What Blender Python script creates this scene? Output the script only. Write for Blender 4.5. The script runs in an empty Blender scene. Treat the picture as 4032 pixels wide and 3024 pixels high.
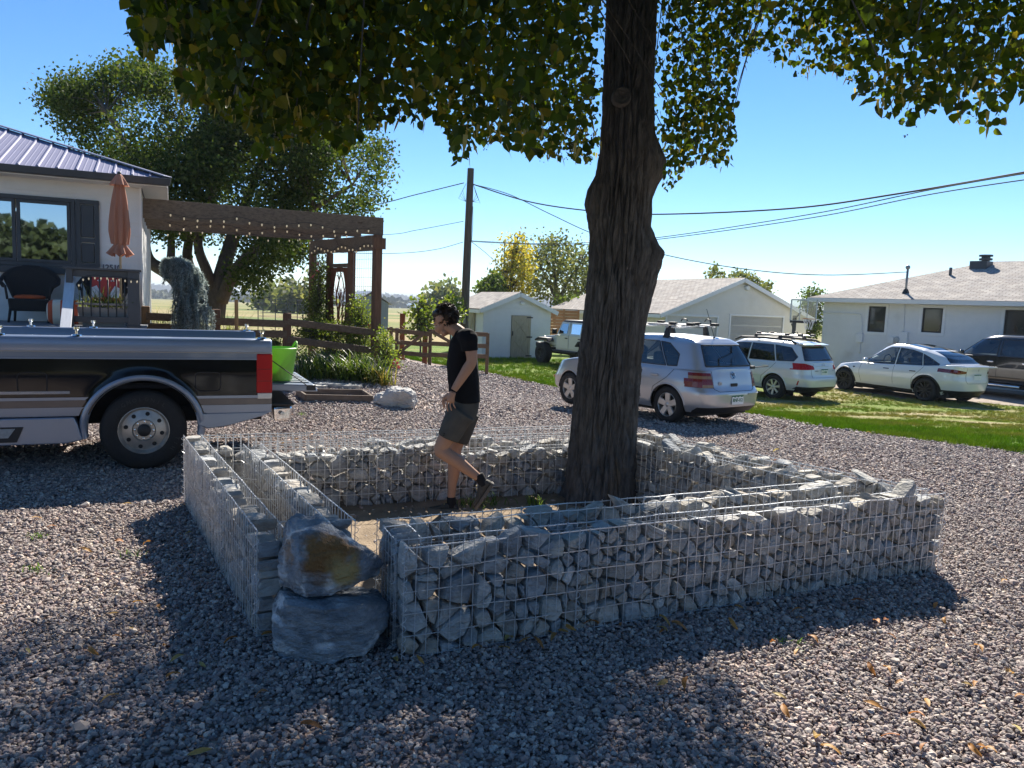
import bpy, bmesh, math, random
import numpy as np
from mathutils import Vector, Matrix, noise as mnoise
from mathutils.bvhtree import BVHTree
rad = math.radians
PI = math.pi
SC = bpy.context.scene
COL = SC.collection
random.seed(7)
RNG = np.random.default_rng(7)

# ---------------------------------------------------------------- camera
F_PX, CAM_H, PITCH, ROLL = 3029.0, 1.87, rad(5.95), rad(2.2)   # pixels of the 4032 wide photograph
_f = np.array([0, math.cos(PITCH), -math.sin(PITCH)]); _r = np.array([1.0, 0, 0]); _u = np.cross(_r, _f)
CR = math.cos(ROLL)*_r + math.sin(ROLL)*_u
CU = -math.sin(ROLL)*_r + math.cos(ROLL)*_u
CF = _f
cd = bpy.data.cameras.new('camera'); cam = bpy.data.objects.new('camera', cd); COL.objects.link(cam)
cd.sensor_fit = 'HORIZONTAL'; cd.sensor_width = 36.0; cd.lens = 36.0*F_PX/4032.0
cd.clip_start = 0.05; cd.clip_end = 12000
cam.matrix_world = Matrix(((CR[0], CU[0], -CF[0], 0), (CR[1], CU[1], -CF[1], 0), (CR[2], CU[2], -CF[2], CAM_H), (0, 0, 0, 1)))
SC.camera = cam

# ---------------------------------------------------------------- light
SUN_AZ, SUN_EL = rad(11.6), rad(38.8)         # azimuth to the right of +Y
w = bpy.data.worlds.new('World'); SC.world = w; w.use_nodes = True
nt = w.node_tree; nt.nodes.clear()
sky = nt.nodes.new('ShaderNodeTexSky'); sky.sky_type = 'NISHITA'; sky.sun_disc = False
sky.sun_elevation = SUN_EL; sky.sun_rotation = SUN_AZ
sky.altitude = 1500; sky.air_density = 1.0; sky.dust_density = 0.0; sky.ozone_density = 4.0
bg = nt.nodes.new('ShaderNodeBackground'); bg.inputs['Strength'].default_value = 0.07
wo = nt.nodes.new('ShaderNodeOutputWorld')
hs_ = nt.nodes.new('ShaderNodeHueSaturation'); hs_.inputs['Saturation'].default_value = 1.18; hs_.inputs['Value'].default_value = 1.08
nt.links.new(sky.outputs[0], hs_.inputs['Color']); nt.links.new(hs_.outputs[0], bg.inputs[0]); nt.links.new(bg.outputs[0], wo.inputs[0])
sl = bpy.data.lights.new('sun', 'SUN'); sl.energy = 5.0; sl.angle = rad(0.53); sl.color = (1.0, 0.93, 0.82)
sun = bpy.data.objects.new('sun', sl); COL.objects.link(sun)
SUN_D = Vector((math.sin(SUN_AZ)*math.cos(SUN_EL), math.cos(SUN_AZ)*math.cos(SUN_EL), math.sin(SUN_EL)))
sun.rotation_euler = SUN_D.to_track_quat('Z', 'Y').to_euler()
sun.location = (8, 40, 40)
vs = SC.view_settings; vs.view_transform = 'Standard'; vs.look = 'None'; vs.exposure = 1.15; vs.gamma = 1.0
vs.use_curve_mapping = False
SC.render.engine = 'CYCLES'
SC.cycles.use_denoising = True
SC.cycles.max_bounces = 8; SC.cycles.transparent_max_bounces = 16
SC.cycles.caustics_reflective = False; SC.cycles.caustics_refractive = False
SC.cycles.sample_clamp_indirect = 6.0

# ---------------------------------------------------------------- pixel -> place
S_ = 4032.0/2212.0
def ray(px, py): return (px-2016)/F_PX*CR - (py-1512)/F_PX*CU + CF
def proj(p):
    v = np.asarray(p, float) - np.array([0, 0, CAM_H]); z = v @ CF
    return 2016+F_PX*(v @ CR)/z, 1512-F_PX*(v @ CU)/z
def at(x, y, D):
    """point at depth D (metres along +Y) seen at display pixel x, y (2212 wide)"""
    d = ray(x*S_, y*S_); t = D/d[1]; return Vector(np.array([0, 0, CAM_H])+t*d)
def atz(x, y, z):
    d = ray(x*S_, y*S_); t = (z-CAM_H)/d[2]; return Vector(np.array([0, 0, CAM_H])+t*d)
def sst(t):
    t = np.clip(t, 0, 1); return t*t*(3-2*t)
def gz(x, y):
    """height of the ground"""
    x = np.asarray(x, float); y = np.asarray(y, float)
    z = -0.5*sst((y-11)/11)
    z = z + 0.75*sst((y-10)/8)*sst(-x/3.0)*(1-sst((y-19)/9))
    z = z - 0.009*np.clip(y-40, 0, 900) - 0.02*np.clip(y-900, 0, 60)
    return z
def gh(x, y):
    """ground hit of display pixel"""
    d = ray(x*S_, y*S_); t = 0.5; o = np.array([0, 0, CAM_H])
    while t < 400:
        p = o+t*d
        if p[2] <= gz(p[0], p[1]): break
        t += 0.01+0.002*t
    return Vector((p[0], p[1], float(gz(p[0], p[1]))))

# ---------------------------------------------------------------- materials
def _n(nt, t, **k):
    n = nt.nodes.new(t)
    for a, b in k.items(): setattr(n, a, b)
    return n
def c4(c): return (c[0], c[1], c[2], 1.0)
MATS = {}
def M(name, col, rough=0.6, metal=0.0, var=0.12, scale=6.0, bump=0.0, bscale=60.0, stretch=(1, 1, 1), col2=None,
      spec=0.5, objvar=0.0, trans=0.0, coat=0.0, emit=0.0, det=6.0, tcol=None, contrast=1.0, palette=None, attr=None, dirt=None, dirt2=None):
    if name in MATS: return MATS[name]
    m = bpy.data.materials.new(name); m.use_nodes = True; MATS[name] = m
    nt = m.node_tree; L = nt.links.new
    b = nt.nodes['Principled BSDF']; out = nt.nodes['Material Output']
    b.inputs['Roughness'].default_value = rough; b.inputs['Metallic'].default_value = metal
    b.inputs['Specular IOR Level'].default_value = spec
    b.inputs['Coat Weight'].default_value = coat; b.inputs['Coat Roughness'].default_value = 0.05
    tc = _n(nt, 'ShaderNodeTexCoord'); mp = _n(nt, 'ShaderNodeMapping'); mp.inputs['Scale'].default_value = stretch
    L(tc.outputs['Object'], mp.inputs[0])
    ns = _n(nt, 'ShaderNodeTexNoise'); ns.inputs['Scale'].default_value = scale; ns.inputs['Detail'].default_value = det
    ns.inputs['Roughness'].default_value = 0.62
    L(mp.outputs[0], ns.inputs['Vector'])
    oi = _n(nt, 'ShaderNodeObjectInfo')
    fac = ns.outputs[0]
    cr = _n(nt, 'ShaderNodeValToRGB'); L(fac, cr.inputs[0])
    lo, hi = 0.5-0.22/contrast, 0.5+0.22/contrast
    cr.color_ramp.elements[0].position = lo; cr.color_ramp.elements[1].position = hi
    if col2 is None: ca = [c*(1-var) for c in col]; cb = [min(1, c*(1+var)) for c in col]
    else: ca, cb = col, col2
    cr.color_ramp.elements[0].color = c4(ca); cr.color_ramp.elements[1].color = c4(cb)
    colout = cr.outputs[0]
    rnd = None
    if palette:
        rp = _n(nt, 'ShaderNodeValToRGB'); rp.color_ramp.interpolation = 'LINEAR'
        e = rp.color_ramp.elements
        for i, c in enumerate(palette):
            p = i/(len(palette)-1)
            if i == 0: e[0].position = 0; e[0].color = c4(c)
            elif i == len(palette)-1: e[len(e)-1].position = 1; e[len(e)-1].color = c4(c)
            else:
                q = e.new(p); q.color = c4(c)
        if attr:
            an = _n(nt, 'ShaderNodeAttribute', attribute_name=attr); L(an.outputs['Fac'], rp.inputs[0])
        else:
            L(oi.outputs['Random'], rp.inputs[0])
        mx = _n(nt, 'ShaderNodeMix', data_type='RGBA', blend_type='MULTIPLY'); mx.inputs[0].default_value = 1.0
        L(rp.outputs[0], mx.inputs[6]); L(cr.outputs[0], mx.inputs[7]); colout = mx.outputs[2]
    for dd_ in (dirt, dirt2):
        if not dd_: continue
        dcol, dscale, dlo, dhi = dd_
        n3 = _n(nt, 'ShaderNodeTexNoise'); n3.inputs['Scale'].default_value = dscale; n3.inputs['Detail'].default_value = 8
        L(mp.outputs[0], n3.inputs['Vector'])
        mr3 = _n(nt, 'ShaderNodeMapRange'); mr3.inputs[1].default_value = dlo; mr3.inputs[2].default_value = dhi
        L(n3.outputs[0], mr3.inputs[0])
        md = _n(nt, 'ShaderNodeMix', data_type='RGBA'); L(mr3.outputs[0], md.inputs[0])
        L(colout, md.inputs[6]); md.inputs[7].default_value = c4(dcol); colout = md.outputs[2]
    if objvar:
        hs = _n(nt, 'ShaderNodeHueSaturation'); mr = _n(nt, 'ShaderNodeMapRange')
        mr.inputs[3].default_value = 1-objvar; mr.inputs[4].default_value = 1+objvar
        L(oi.outputs['Random'], mr.inputs[0]); L(mr.outputs[0], hs.inputs['Value']); L(colout, hs.inputs['Color']); colout = hs.outputs[0]
    L(colout, b.inputs['Base Color'])
    if bump:
        n2 = _n(nt, 'ShaderNodeTexNoise'); n2.inputs['Scale'].default_value = bscale; n2.inputs['Detail'].default_value = 8
        L(mp.outputs[0], n2.inputs['Vector'])
        bp = _n(nt, 'ShaderNodeBump'); bp.inputs['Strength'].default_value = bump; bp.inputs['Distance'].default_value = 0.02
        L(n2.outputs[0], bp.inputs['Height']); L(bp.outputs[0], b.inputs['Normal'])
    if trans:
        tr = _n(nt, 'ShaderNodeBsdfTranslucent'); ms = _n(nt, 'ShaderNodeMixShader'); ms.inputs[0].default_value = trans
        if tcol:
            mt = _n(nt, 'ShaderNodeMix', data_type='RGBA', blend_type='MULTIPLY'); mt.inputs[0].default_value = 1.0
            L(colout, mt.inputs[6]); mt.inputs[7].default_value = c4(tcol); L(mt.outputs[2], tr.inputs[0])
        else: L(colout, tr.inputs[0])
        L(b.outputs[0], ms.inputs[1]); L(tr.outputs[0], ms.inputs[2]); L(ms.outputs[0], out.inputs[0])
    if emit:
        b.inputs['Emission Color'].default_value = c4(col); b.inputs['Emission Strength'].default_value = emit
    return m
def glass(name, tint=(0.6, 0.66, 0.66), alpha=0.55, rough=0.02):
    """thin pane: part see-through, part mirror"""
    if name in MATS: return MATS[name]
    m = bpy.data.materials.new(name); m.use_nodes = True; MATS[name] = m
    nt = m.node_tree; L = nt.links.new; nt.nodes.clear()
    out = _n(nt, 'ShaderNodeOutputMaterial'); tp = _n(nt, 'ShaderNodeBsdfTransparent'); gl = _n(nt, 'ShaderNodeBsdfGlossy')
    df = _n(nt, 'ShaderNodeBsdfDiffuse'); df.inputs[0].default_value = (0.01, 0.012, 0.014, 1)
    gl.inputs['Roughness'].default_value = rough; gl.inputs[0].default_value = (0.95, 0.97, 1, 1)
    tp.inputs[0].default_value = c4(tint)
    fr = _n(nt, 'ShaderNodeFresnel'); fr.inputs[0].default_value = 1.9
    m1 = _n(nt, 'ShaderNodeMixShader'); m1.inputs[0].default_value = alpha
    L(df.outputs[0], m1.inputs[1]); L(tp.outputs[0], m1.inputs[2])
    m2 = _n(nt, 'ShaderNodeMixShader'); L(fr.outputs[0], m2.inputs[0]); L(m1.outputs[0], m2.inputs[1]); L(gl.outputs[0], m2.inputs[2])
    L(m2.outputs[0], out.inputs[0])
    return m

# ---------------------------------------------------------------- mesh helpers
def link(o, parent=None):
    COL.objects.link(o)
    if parent is not None: o.parent = parent
    return o
def tag(o, label=None, cat=None, group=None, kind=None):
    if label: o['label'] = label
    if cat: o['category'] = cat
    if group: o['group'] = group
    if kind: o['kind'] = kind
    return o
def thing(name, label, cat, loc=(0, 0, 0), rz=0.0, group=None):
    o = bpy.data.objects.new(name, None); COL.objects.link(o); o.empty_display_size = 0.2
    o.location = loc; o.rotation_euler = (0, 0, rz)
    return tag(o, label, cat, group)
def copy_tree(o, parent=None):
    c = o.copy(); COL.objects.link(c); c.parent = parent
    for ch in list(o.children): copy_tree(ch, c)
    return c
class MB:
    def __init__(s): s.v = []; s.f = []
    def add(s, vs, fs):
        k = len(s.v); s.v += [tuple(p) for p in vs]; s.f += [tuple(i+k for i in f) for f in fs]; return s
    def hexa(s, p):   # 8 points: bottom 4 ccw, top 4
        return s.add(p, [(3, 2, 1, 0), (4, 5, 6, 7), (0, 1, 5, 4), (1, 2, 6, 5), (2, 3, 7, 6), (3, 0, 4, 7)])
    def box(s, x0, x1, y0, y1, z0, z1):
        return s.hexa([(x0, y0, z0), (x1, y0, z0), (x1, y1, z0), (x0, y1, z0), (x0, y0, z1), (x1, y0, z1), (x1, y1, z1), (x0, y1, z1)])
    def cbox(s, c, size, R=None):
        R = R or Matrix.Identity(3); c = Vector(c); h = [q/2 for q in size]
        pts = [c+R @ Vector((sx*h[0], sy*h[1], sz*h[2])) for sz in (-1, 1) for sx, sy in ((-1, -1), (1, -1), (1, 1), (-1, 1))]
        return s.hexa(pts)
    def bar(s, a, b, wd, ht, up=(0, 0, 1)):
        """beam from a to b with width wd (sideways) and height ht (along up)"""
        a = Vector(a); b = Vector(b); d = (b-a).normalized(); u = Vector(up)
        sd = d.cross(u)
        if sd.length < 1e-4: sd = d.cross(Vector((1, 0, 0)))
        sd.normalize(); u = sd.cross(d).normalized()
        pts = []
        for p in (a, b):
            pts += [p-sd*wd/2-u*ht/2, p+sd*wd/2-u*ht/2, p+sd*wd/2+u*ht/2, p-sd*wd/2+u*ht/2]
        return s.add(pts, [(0, 1, 2, 3), (7, 6, 5, 4), (0, 4, 5, 1), (1, 5, 6, 2), (2, 6, 7, 3), (3, 7, 4, 0)])
    def tube(s, pts, r, seg=6, cap=True):
        pts = [Vector(p) for p in pts]; n = len(pts)
        rr = r if hasattr(r, '__len__') else [r]*n
        vs = []; prev = None
        for i, p in enumerate(pts):
            t = (pts[min(i+1, n-1)]-pts[max(i-1, 0)])
            if t.length < 1e-9: t = Vector((0, 0, 1))
            t.normalize()
            if prev is None: a = t.orthogonal().normalized()
            else:
                a = prev-t*prev.dot(t)
                a = a.normalized() if a.length > 1e-6 else t.orthogonal().normalized()
            prev = a; b = t.cross(a)
            for k in range(seg):
                an = 2*PI*k/seg; vs.append(p+(a*math.cos(an)+b*math.sin(an))*rr[i])
        fs = []
        for i in range(n-1):
            for k in range(seg):
                q = (k+1) % seg; fs.append((i*seg+k, i*seg+q, (i+1)*seg+q, (i+1)*seg+k))
        if cap: fs.append(tuple(range(seg-1, -1, -1))); fs.append(tuple((n-1)*seg+k for k in range(seg)))
        return s.add(vs, fs)
    def lathe(s, prof, seg=24, c=(0, 0, 0), axis='Z', a0=0.0, a1=2*PI):
        """prof: list of (radius, height along axis)"""
        full = abs(a1-a0-2*PI) < 1e-6; n = len(prof); vs = []; fs = []
        m = seg if full else seg+1
        for k in range(m):
            an = a0+(a1-a0)*k/seg; ca, sa = math.cos(an), math.sin(an)
            for r, h in prof:
                p = {'Z': (r*ca, r*sa, h), 'Y': (r*ca, h, r*sa), 'X': (h, r*ca, r*sa)}[axis]
                vs.append((p[0]+c[0], p[1]+c[1], p[2]+c[2]))
        for k in range(seg):
            q = (k+1) % m
            for i in range(n-1): fs.append((k*n+i, q*n+i, q*n+i+1, k*n+i+1))
        return s.add(vs, fs)
    def prism(s, poly, a, b, axis='Y'):
        """polygon extruded; axis Y: poly is (x,z); axis X: (y,z); axis Z: (x,y)"""
        n = len(poly); mk = {'Y': lambda p, q: (p[0], q, p[1]), 'X': lambda p, q: (q, p[0], p[1]), 'Z': lambda p, q: (p[0], p[1], q)}[axis]
        vs = [mk(p, a) for p in poly]+[mk(p, b) for p in poly]
        fs = [tuple(range(n)), tuple(range(2*n-1, n-1, -1))]
        for i in range(n): j = (i+1) % n; fs.append((i, i+n, j+n, j))
        return s.add(vs, fs)
    def grid(s, fn, nu, nv, wrapu=False):
        vs = [fn(i, j) for i in range(nu) for j in range(nv)]; fs = []
        for i in range(nu if wrapu else nu-1):
            q = (i+1) % nu
            for j in range(nv-1): fs.append((i*nv+j, q*nv+j, q*nv+j+1, i*nv+j+1))
        return s.add(vs, fs)
    def ball(s, c, r, seg=12, rings=8, R=None):
        r = r if hasattr(r, '__len__') else (r, r, r)
        vs = []; c = Vector(c)
        for i in range(rings+1):
            th = PI*i/rings
            for k in range(seg):
                an = 2*PI*k/seg; p = Vector((r[0]*math.sin(th)*math.cos(an), r[1]*math.sin(th)*math.sin(an), r[2]*math.cos(th)))
                vs.append(c+(R @ p if R else p))
        fs = []
        for i in range(rings):
            for k in range(seg):
                q = (k+1) % seg; fs.append((i*seg+k, (i+1)*seg+k, (i+1)*seg+q, i*seg+q))
        return s.add(vs, fs)
    def xf(s, mat):
        s.v = [tuple(mat @ Vector(p)) for p in s.v]; return s
    def build(s, name, mat, parent=None, smooth=False, bevel=0.0, bseg=2, sub=0, fix=True, angle=None):
        me = bpy.data.meshes.new(name); me.from_pydata(s.v, [], s.f)
        if fix:
            bm = bmesh.new(); bm.from_mesh(me)
            bmesh.ops.remove_doubles(bm, verts=bm.verts, dist=1e-6)
            bmesh.ops.recalc_face_normals(bm, faces=bm.faces); bm.to_mesh(me); bm.free()
        me.materials.append(mat); o = bpy.data.objects.new(name, me); link(o, parent)
        if smooth or angle:
            me.polygons.foreach_set('use_smooth', [True]*len(me.polygons))
            if angle: me.set_sharp_from_angle(angle=rad(angle))
        if bevel:
            md = o.modifiers.new('bevel', 'BEVEL'); md.width = bevel; md.segments = bseg; md.limit_method = 'ANGLE'; md.angle_limit = rad(35)
        if sub:
            md = o.modifiers.new('sub', 'SUBSURF'); md.levels = sub; md.render_levels = sub
        return o
def mesh_np(name, V, Fc, mat, parent=None, smooth=False, lv=None):
    """V (n,3), Fc (m,k) numpy"""
    V = np.asarray(V, np.float32); Fc = np.asarray(Fc, np.int32); m, k = Fc.shape
    me = bpy.data.meshes.new(name)
    me.vertices.add(len(V)); me.vertices.foreach_set('co', V.ravel())
    me.loops.add(m*k); me.loops.foreach_set('vertex_index', Fc.ravel())
    me.polygons.add(m); me.polygons.foreach_set('loop_start', np.arange(0, m*k, k, dtype=np.int32))
    if smooth: me.polygons.foreach_set('use_smooth', np.ones(m, bool))
    if lv is not None:
        a = me.attributes.new('lv', 'FLOAT', 'FACE'); a.data.foreach_set('value', np.asarray(lv, np.float32))
    me.update(calc_edges=True); me.validate()
    me.materials.append(mat); o = bpy.data.objects.new(name, me); return link(o, parent)
def rand_rot(n, rng=None, tilt=None):
    """n random rotation matrices"""
    rng = rng or RNG
    q = rng.normal(size=(n, 4)); q /= np.linalg.norm(q, axis=1)[:, None]
    w_, x, y, z = q.T
    return np.stack([1-2*(y*y+z*z), 2*(x*y-z*w_), 2*(x*z+y*w_), 2*(x*y+z*w_), 1-2*(x*x+z*z), 2*(y*z-x*w_), 2*(x*z-y*w_), 2*(y*z+x*w_), 1-2*(x*x+y*y)], 1).reshape(n, 3, 3)
LEAF = {
 'oval': (np.array([(0, 0, 0), (.5, .34, .06), (1, 0, 0), (.5, -.34, .06)], float)-[.0, 0, 0], [(0, 1, 2), (0, 2, 3)]),
 'heart': (np.array([(0, 0, 0), (.02, .27, .05), (.28, .46, .10), (.62, .36, .08), (1.05, 0, -.06), (.62, -.36, .08), (.28, -.46, .10), (.02, -.27, .05), (.5, 0, 0)], float),
           [(0, 1, 8), (1, 2, 8), (2, 3, 8), (3, 4, 8), (4, 5, 8), (5, 6, 8), (6, 7, 8), (7, 0, 8)]),
 'blade': (np.array([(0, .5, 0), (0, -.5, 0), (.5, .4, .0), (.5, -.4, 0), (1, 0, 0)], float), [(0, 1, 3), (0, 3, 2), (2, 3, 4)]),
}
def leaves(name, C, size, mat, parent=None, shape='oval', R=None, aspect=1.0, lv=None, rng=None):
    """leaf mesh: C (n,3) centres, size (n,) lengths"""
    rng = rng or RNG; C = np.asarray(C, float); n = len(C); T, fs = LEAF[shape]; T = T.copy(); T[:, 1] *= aspect; T[:, 2] *= aspect
    if R is None: R = rand_rot(n, rng)
    V = np.einsum('nij,kj->nki', R, T)*np.asarray(size)[:, None, None]+C[:, None, :]
    k = len(T); Fc = (np.array(fs)[None]+(np.arange(n)*k)[:, None, None]).reshape(-1, 3)
    if lv is None: lv = rng.random(n)
    return mesh_np(name, V.reshape(-1, 3), Fc, mat, parent, lv=np.repeat(lv, len(fs)))
def rot_to(D, rng=None):
    """matrices whose x axis is D (n,3), random spin"""
    rng = rng or RNG; D = np.asarray(D, float); D = D/np.linalg.norm(D, axis=1)[:, None]; n = len(D)
    A = rng.normal(size=(n, 3)); Y = np.cross(D, A); Y /= np.linalg.norm(Y, axis=1)[:, None]; Z = np.cross(D, Y)
    return np.stack([D, Y, Z], 2)
def text_mesh(name, txt, size, mat, parent=None, mtx=None, depth=0.002, align='CENTER', bold=0.0):
    cu = bpy.data.curves.new(name, 'FONT'); cu.body = txt; cu.size = size; cu.align_x = align; cu.align_y = 'CENTER'; cu.extrude = depth; cu.offset = bold
    cu.resolution_u = 3
    ob = bpy.data.objects.new(name+'_tmp', cu); COL.objects.link(ob)
    dg = bpy.context.evaluated_depsgraph_get(); dg.update()
    me = bpy.data.meshes.new_from_object(ob.evaluated_get(dg)); bpy.data.objects.remove(ob); bpy.data.curves.remove(cu)
    me.name = name; me.materials.clear(); me.materials.append(mat)
    if mtx is not None: me.transform(mtx)
    o = bpy.data.objects.new(name, me); return link(o, parent)
def points_gn(name, P, scale, mat, builder, rots, parent=None, seed=0):
    """stuff: one instance of a small procedural piece per point"""
    me = bpy.data.meshes.new(name); P = np.asarray(P, np.float32); n = len(P)
    me.vertices.add(n); me.vertices.foreach_set('co', P.ravel())
    a = me.attributes.new('scl', 'FLOAT_VECTOR', 'POINT'); a.data.foreach_set('vector', np.asarray(scale, np.float32).ravel())
    a = me.attributes.new('rot', 'FLOAT_VECTOR', 'POINT'); a.data.foreach_set('vector', np.asarray(rots, np.float32).ravel())
    me.materials.append(mat)
    o = bpy.data.objects.new(name, me); link(o, parent)
    g = bpy.data.node_groups.new(name+'_nodes', 'GeometryNodeTree'); L = g.links.new
    g.interface.new_socket('Geometry', in_out='INPUT', socket_type='NodeSocketGeometry')
    g.interface.new_socket('Geometry', in_out='OUTPUT', socket_type='NodeSocketGeometry')
    gi = g.nodes.new('NodeGroupInput'); go = g.nodes.new('NodeGroupOutput')
    join = g.nodes.new('GeometryNodeJoinGeometry')
    for geo in builder(g):
        ti = g.nodes.new('GeometryNodeGeometryToInstance')
        sm = g.nodes.new('GeometryNodeSetMaterial'); sm.inputs['Material'].default_value = mat
        L(geo, sm.inputs[0]); L(sm.outputs[0], ti.inputs[0]); L(ti.outputs[0], join.inputs[0])
    ip = g.nodes.new('GeometryNodeInstanceOnPoints'); ip.inputs['Pick Instance'].default_value = True
    at_s = g.nodes.new('GeometryNodeInputNamedAttribute'); at_s.data_type = 'FLOAT_VECTOR'; at_s.inputs[0].default_value = 'scl'
    at_r = g.nodes.new('GeometryNodeInputNamedAttribute'); at_r.data_type = 'FLOAT_VECTOR'; at_r.inputs[0].default_value = 'rot'
    rv = g.nodes.new('FunctionNodeRandomValue'); rv.data_type = 'INT'; rv.inputs['Min'].default_value = 0; rv.inputs['Max'].default_value = 50
    for s_ in rv.inputs:
        if s_.name == 'Max' and s_.type == 'INT': s_.default_value = 50
        if s_.name == 'Seed': s_.default_value = seed
    L(gi.outputs[0], ip.inputs['Points']); L(join.outputs[0], ip.inputs['Instance'])
    L(at_s.outputs[0], ip.inputs['Scale'])
    er = g.nodes.new('FunctionNodeEulerToRotation'); L(at_r.outputs[0], er.inputs[0]); L(er.outputs[0], ip.inputs['Rotation'])
    iv = [q for q in rv.outputs if q.type == 'INT'][0]
    L(iv, ip.inputs['Instance Index'])
    L(ip.outputs[0], go.inputs[0])
    md = o.modifiers.new('pieces', 'NODES'); md.node_group = g
    return o
def stone_builder(nvar, sub=2, amp=0.45, nscale=1.4):
    def fn(g):
        outs = []
        for k in range(nvar):
            ico = g.nodes.new('GeometryNodeMeshIcoSphere'); ico.inputs['Radius'].default_value = 0.5; ico.inputs['Subdivisions'].default_value = sub
            sp = g.nodes.new('GeometryNodeSetPosition'); ns = g.nodes.new('ShaderNodeTexNoise'); ns.noise_dimensions = '4D'
            ns.inputs['W'].default_value = 3.7*k+1; ns.inputs['Scale'].default_value = nscale; ns.inputs['Detail'].default_value = 1.0
            sb = g.nodes.new('ShaderNodeVectorMath'); sb.operation = 'SUBTRACT'; sb.inputs[1].default_value = (.5, .5, .5)
            sc = g.nodes.new('ShaderNodeVectorMath'); sc.operation = 'SCALE'; sc.inputs['Scale'].default_value = amp*2
            g.links.new(ns.outputs['Color'], sb.inputs[0]); g.links.new(sb.outputs[0], sc.inputs[0])
            g.links.new(ico.outputs[0], sp.inputs[0]); g.links.new(sc.outputs[0], sp.inputs['Offset'])
            ss = g.nodes.new('GeometryNodeSetShadeSmooth'); ss.inputs['Shade Smooth'].default_value = False
            g.links.new(sp.outputs[0], ss.inputs[0]); outs.append(ss.outputs[0])
        return outs
    return fn
def tuft_builder(nvar, nbl=7):
    """small tufts of grass: cones squashed to blades"""
    def fn(g):
        outs = []; rr = random.Random(5)
        for k in range(nvar):
            jn = g.nodes.new('GeometryNodeJoinGeometry')
            for b in range(nbl):
                co = g.nodes.new('GeometryNodeMeshCone'); co.fill_type = 'NONE'
                co.inputs['Vertices'].default_value = 3; co.inputs['Radius Top'].default_value = 0.0
                co.inputs['Radius Bottom'].default_value = 0.05; co.inputs['Depth'].default_value = rr.uniform(.6, 1.1)
                tr = g.nodes.new('GeometryNodeTransform')
                tr.inputs['Translation'].default_value = (rr.uniform(-.45, .45), rr.uniform(-.45, .45), 0)
                tr.inputs['Rotation'].default_value = (rr.uniform(-.5, .5), rr.uniform(-.5, .5), rr.uniform(0, 6.28))
                g.links.new(co.outputs[0], tr.inputs[0]); g.links.new(tr.outputs[0], jn.inputs[0])
            outs.append(jn.outputs[0])
        return outs
    return fn
GRID = rad(24.0)                                     # house, truck and planter share one direction
GU = Vector((math.cos(GRID), math.sin(GRID), 0)); GN = Vector((math.sin(GRID), -math.cos(GRID), 0))   # along, towards the camera
# ================================================================ ground
def pos_mat(name, rough=0.9):
    m = bpy.data.materials.new(name); m.use_nodes = True; MATS[name] = m
    nt = m.node_tree; b = nt.nodes['Principled BSDF']; b.inputs['Roughness'].default_value = rough
    b.inputs['Specular IOR Level'].default_value = 0.2
    g = _n(nt, 'ShaderNodeNewGeometry')
    return m, nt, b, g.outputs['Position']
def nz(nt, vec, scale, det=5, stretch=None, rough=.6):
    if stretch:
        mp = _n(nt, 'ShaderNodeMapping'); mp.inputs['Scale'].default_value = stretch; nt.links.new(vec, mp.inputs[0]); vec = mp.outputs[0]
    n = _n(nt, 'ShaderNodeTexNoise'); n.inputs['Scale'].default_value = scale; n.inputs['Detail'].default_value = det; n.inputs['Roughness'].default_value = rough
    nt.links.new(vec, n.inputs['Vector']); return n.outputs[0]
def rampn(nt, fac, stops, interp='LINEAR'):
    r = _n(nt, 'ShaderNodeValToRGB'); nt.links.new(fac, r.inputs[0]); e = r.color_ramp.elements; r.color_ramp.interpolation = interp
    for i, (p, c) in enumerate(stops):
        if i == 0: e[0].position = p; e[0].color = c4(c)
        elif i == len(stops)-1: e[len(e)-1].position = p; e[len(e)-1].color = c4(c)
        else: q = e.new(p); q.color = c4(c)
    return r.outputs[0]
def mixc(nt, fac, a, b, bt='MIX'):
    m = _n(nt, 'ShaderNodeMix', data_type='RGBA', blend_type=bt)
    for v, s_ in ((fac, m.inputs[0]), (a, m.inputs[6]), (b, m.inputs[7])):
        if isinstance(v, (int, float)): s_.default_value = v
        elif isinstance(v, tuple): s_.default_value = c4(v)
        else: nt.links.new(v, s_)
    return m.outputs[2]
def bumpn(nt, b, h, strength, dist):
    bp = _n(nt, 'ShaderNodeBump'); bp.inputs['Strength'].default_value = strength; bp.inputs['Distance'].default_value = dist
    nt.links.new(h, bp.inputs['Height']); nt.links.new(bp.outputs[0], b.inputs['Normal'])

# --- far meadow
m_field, nt, b, P = pos_mat('meadow', 1.0)
c1 = rampn(nt, nz(nt, P, 0.02, 6, (0.35, 1.6, 1)), [(.36, (.13, .19, .05)), (.47, (.24, .24, .08)), (.55, (.40, .31, .16)), (.66, (.20, .25, .06))])
c2 = rampn(nt, nz(nt, P, 3.0, 6), [(.3, (.6, .6, .6)), (.7, (1.15, 1.15, 1.1))])
nt.links.new(mixc(nt, 1.0, c1, c2, 'MULTIPLY'), b.inputs['Base Color'])
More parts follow.
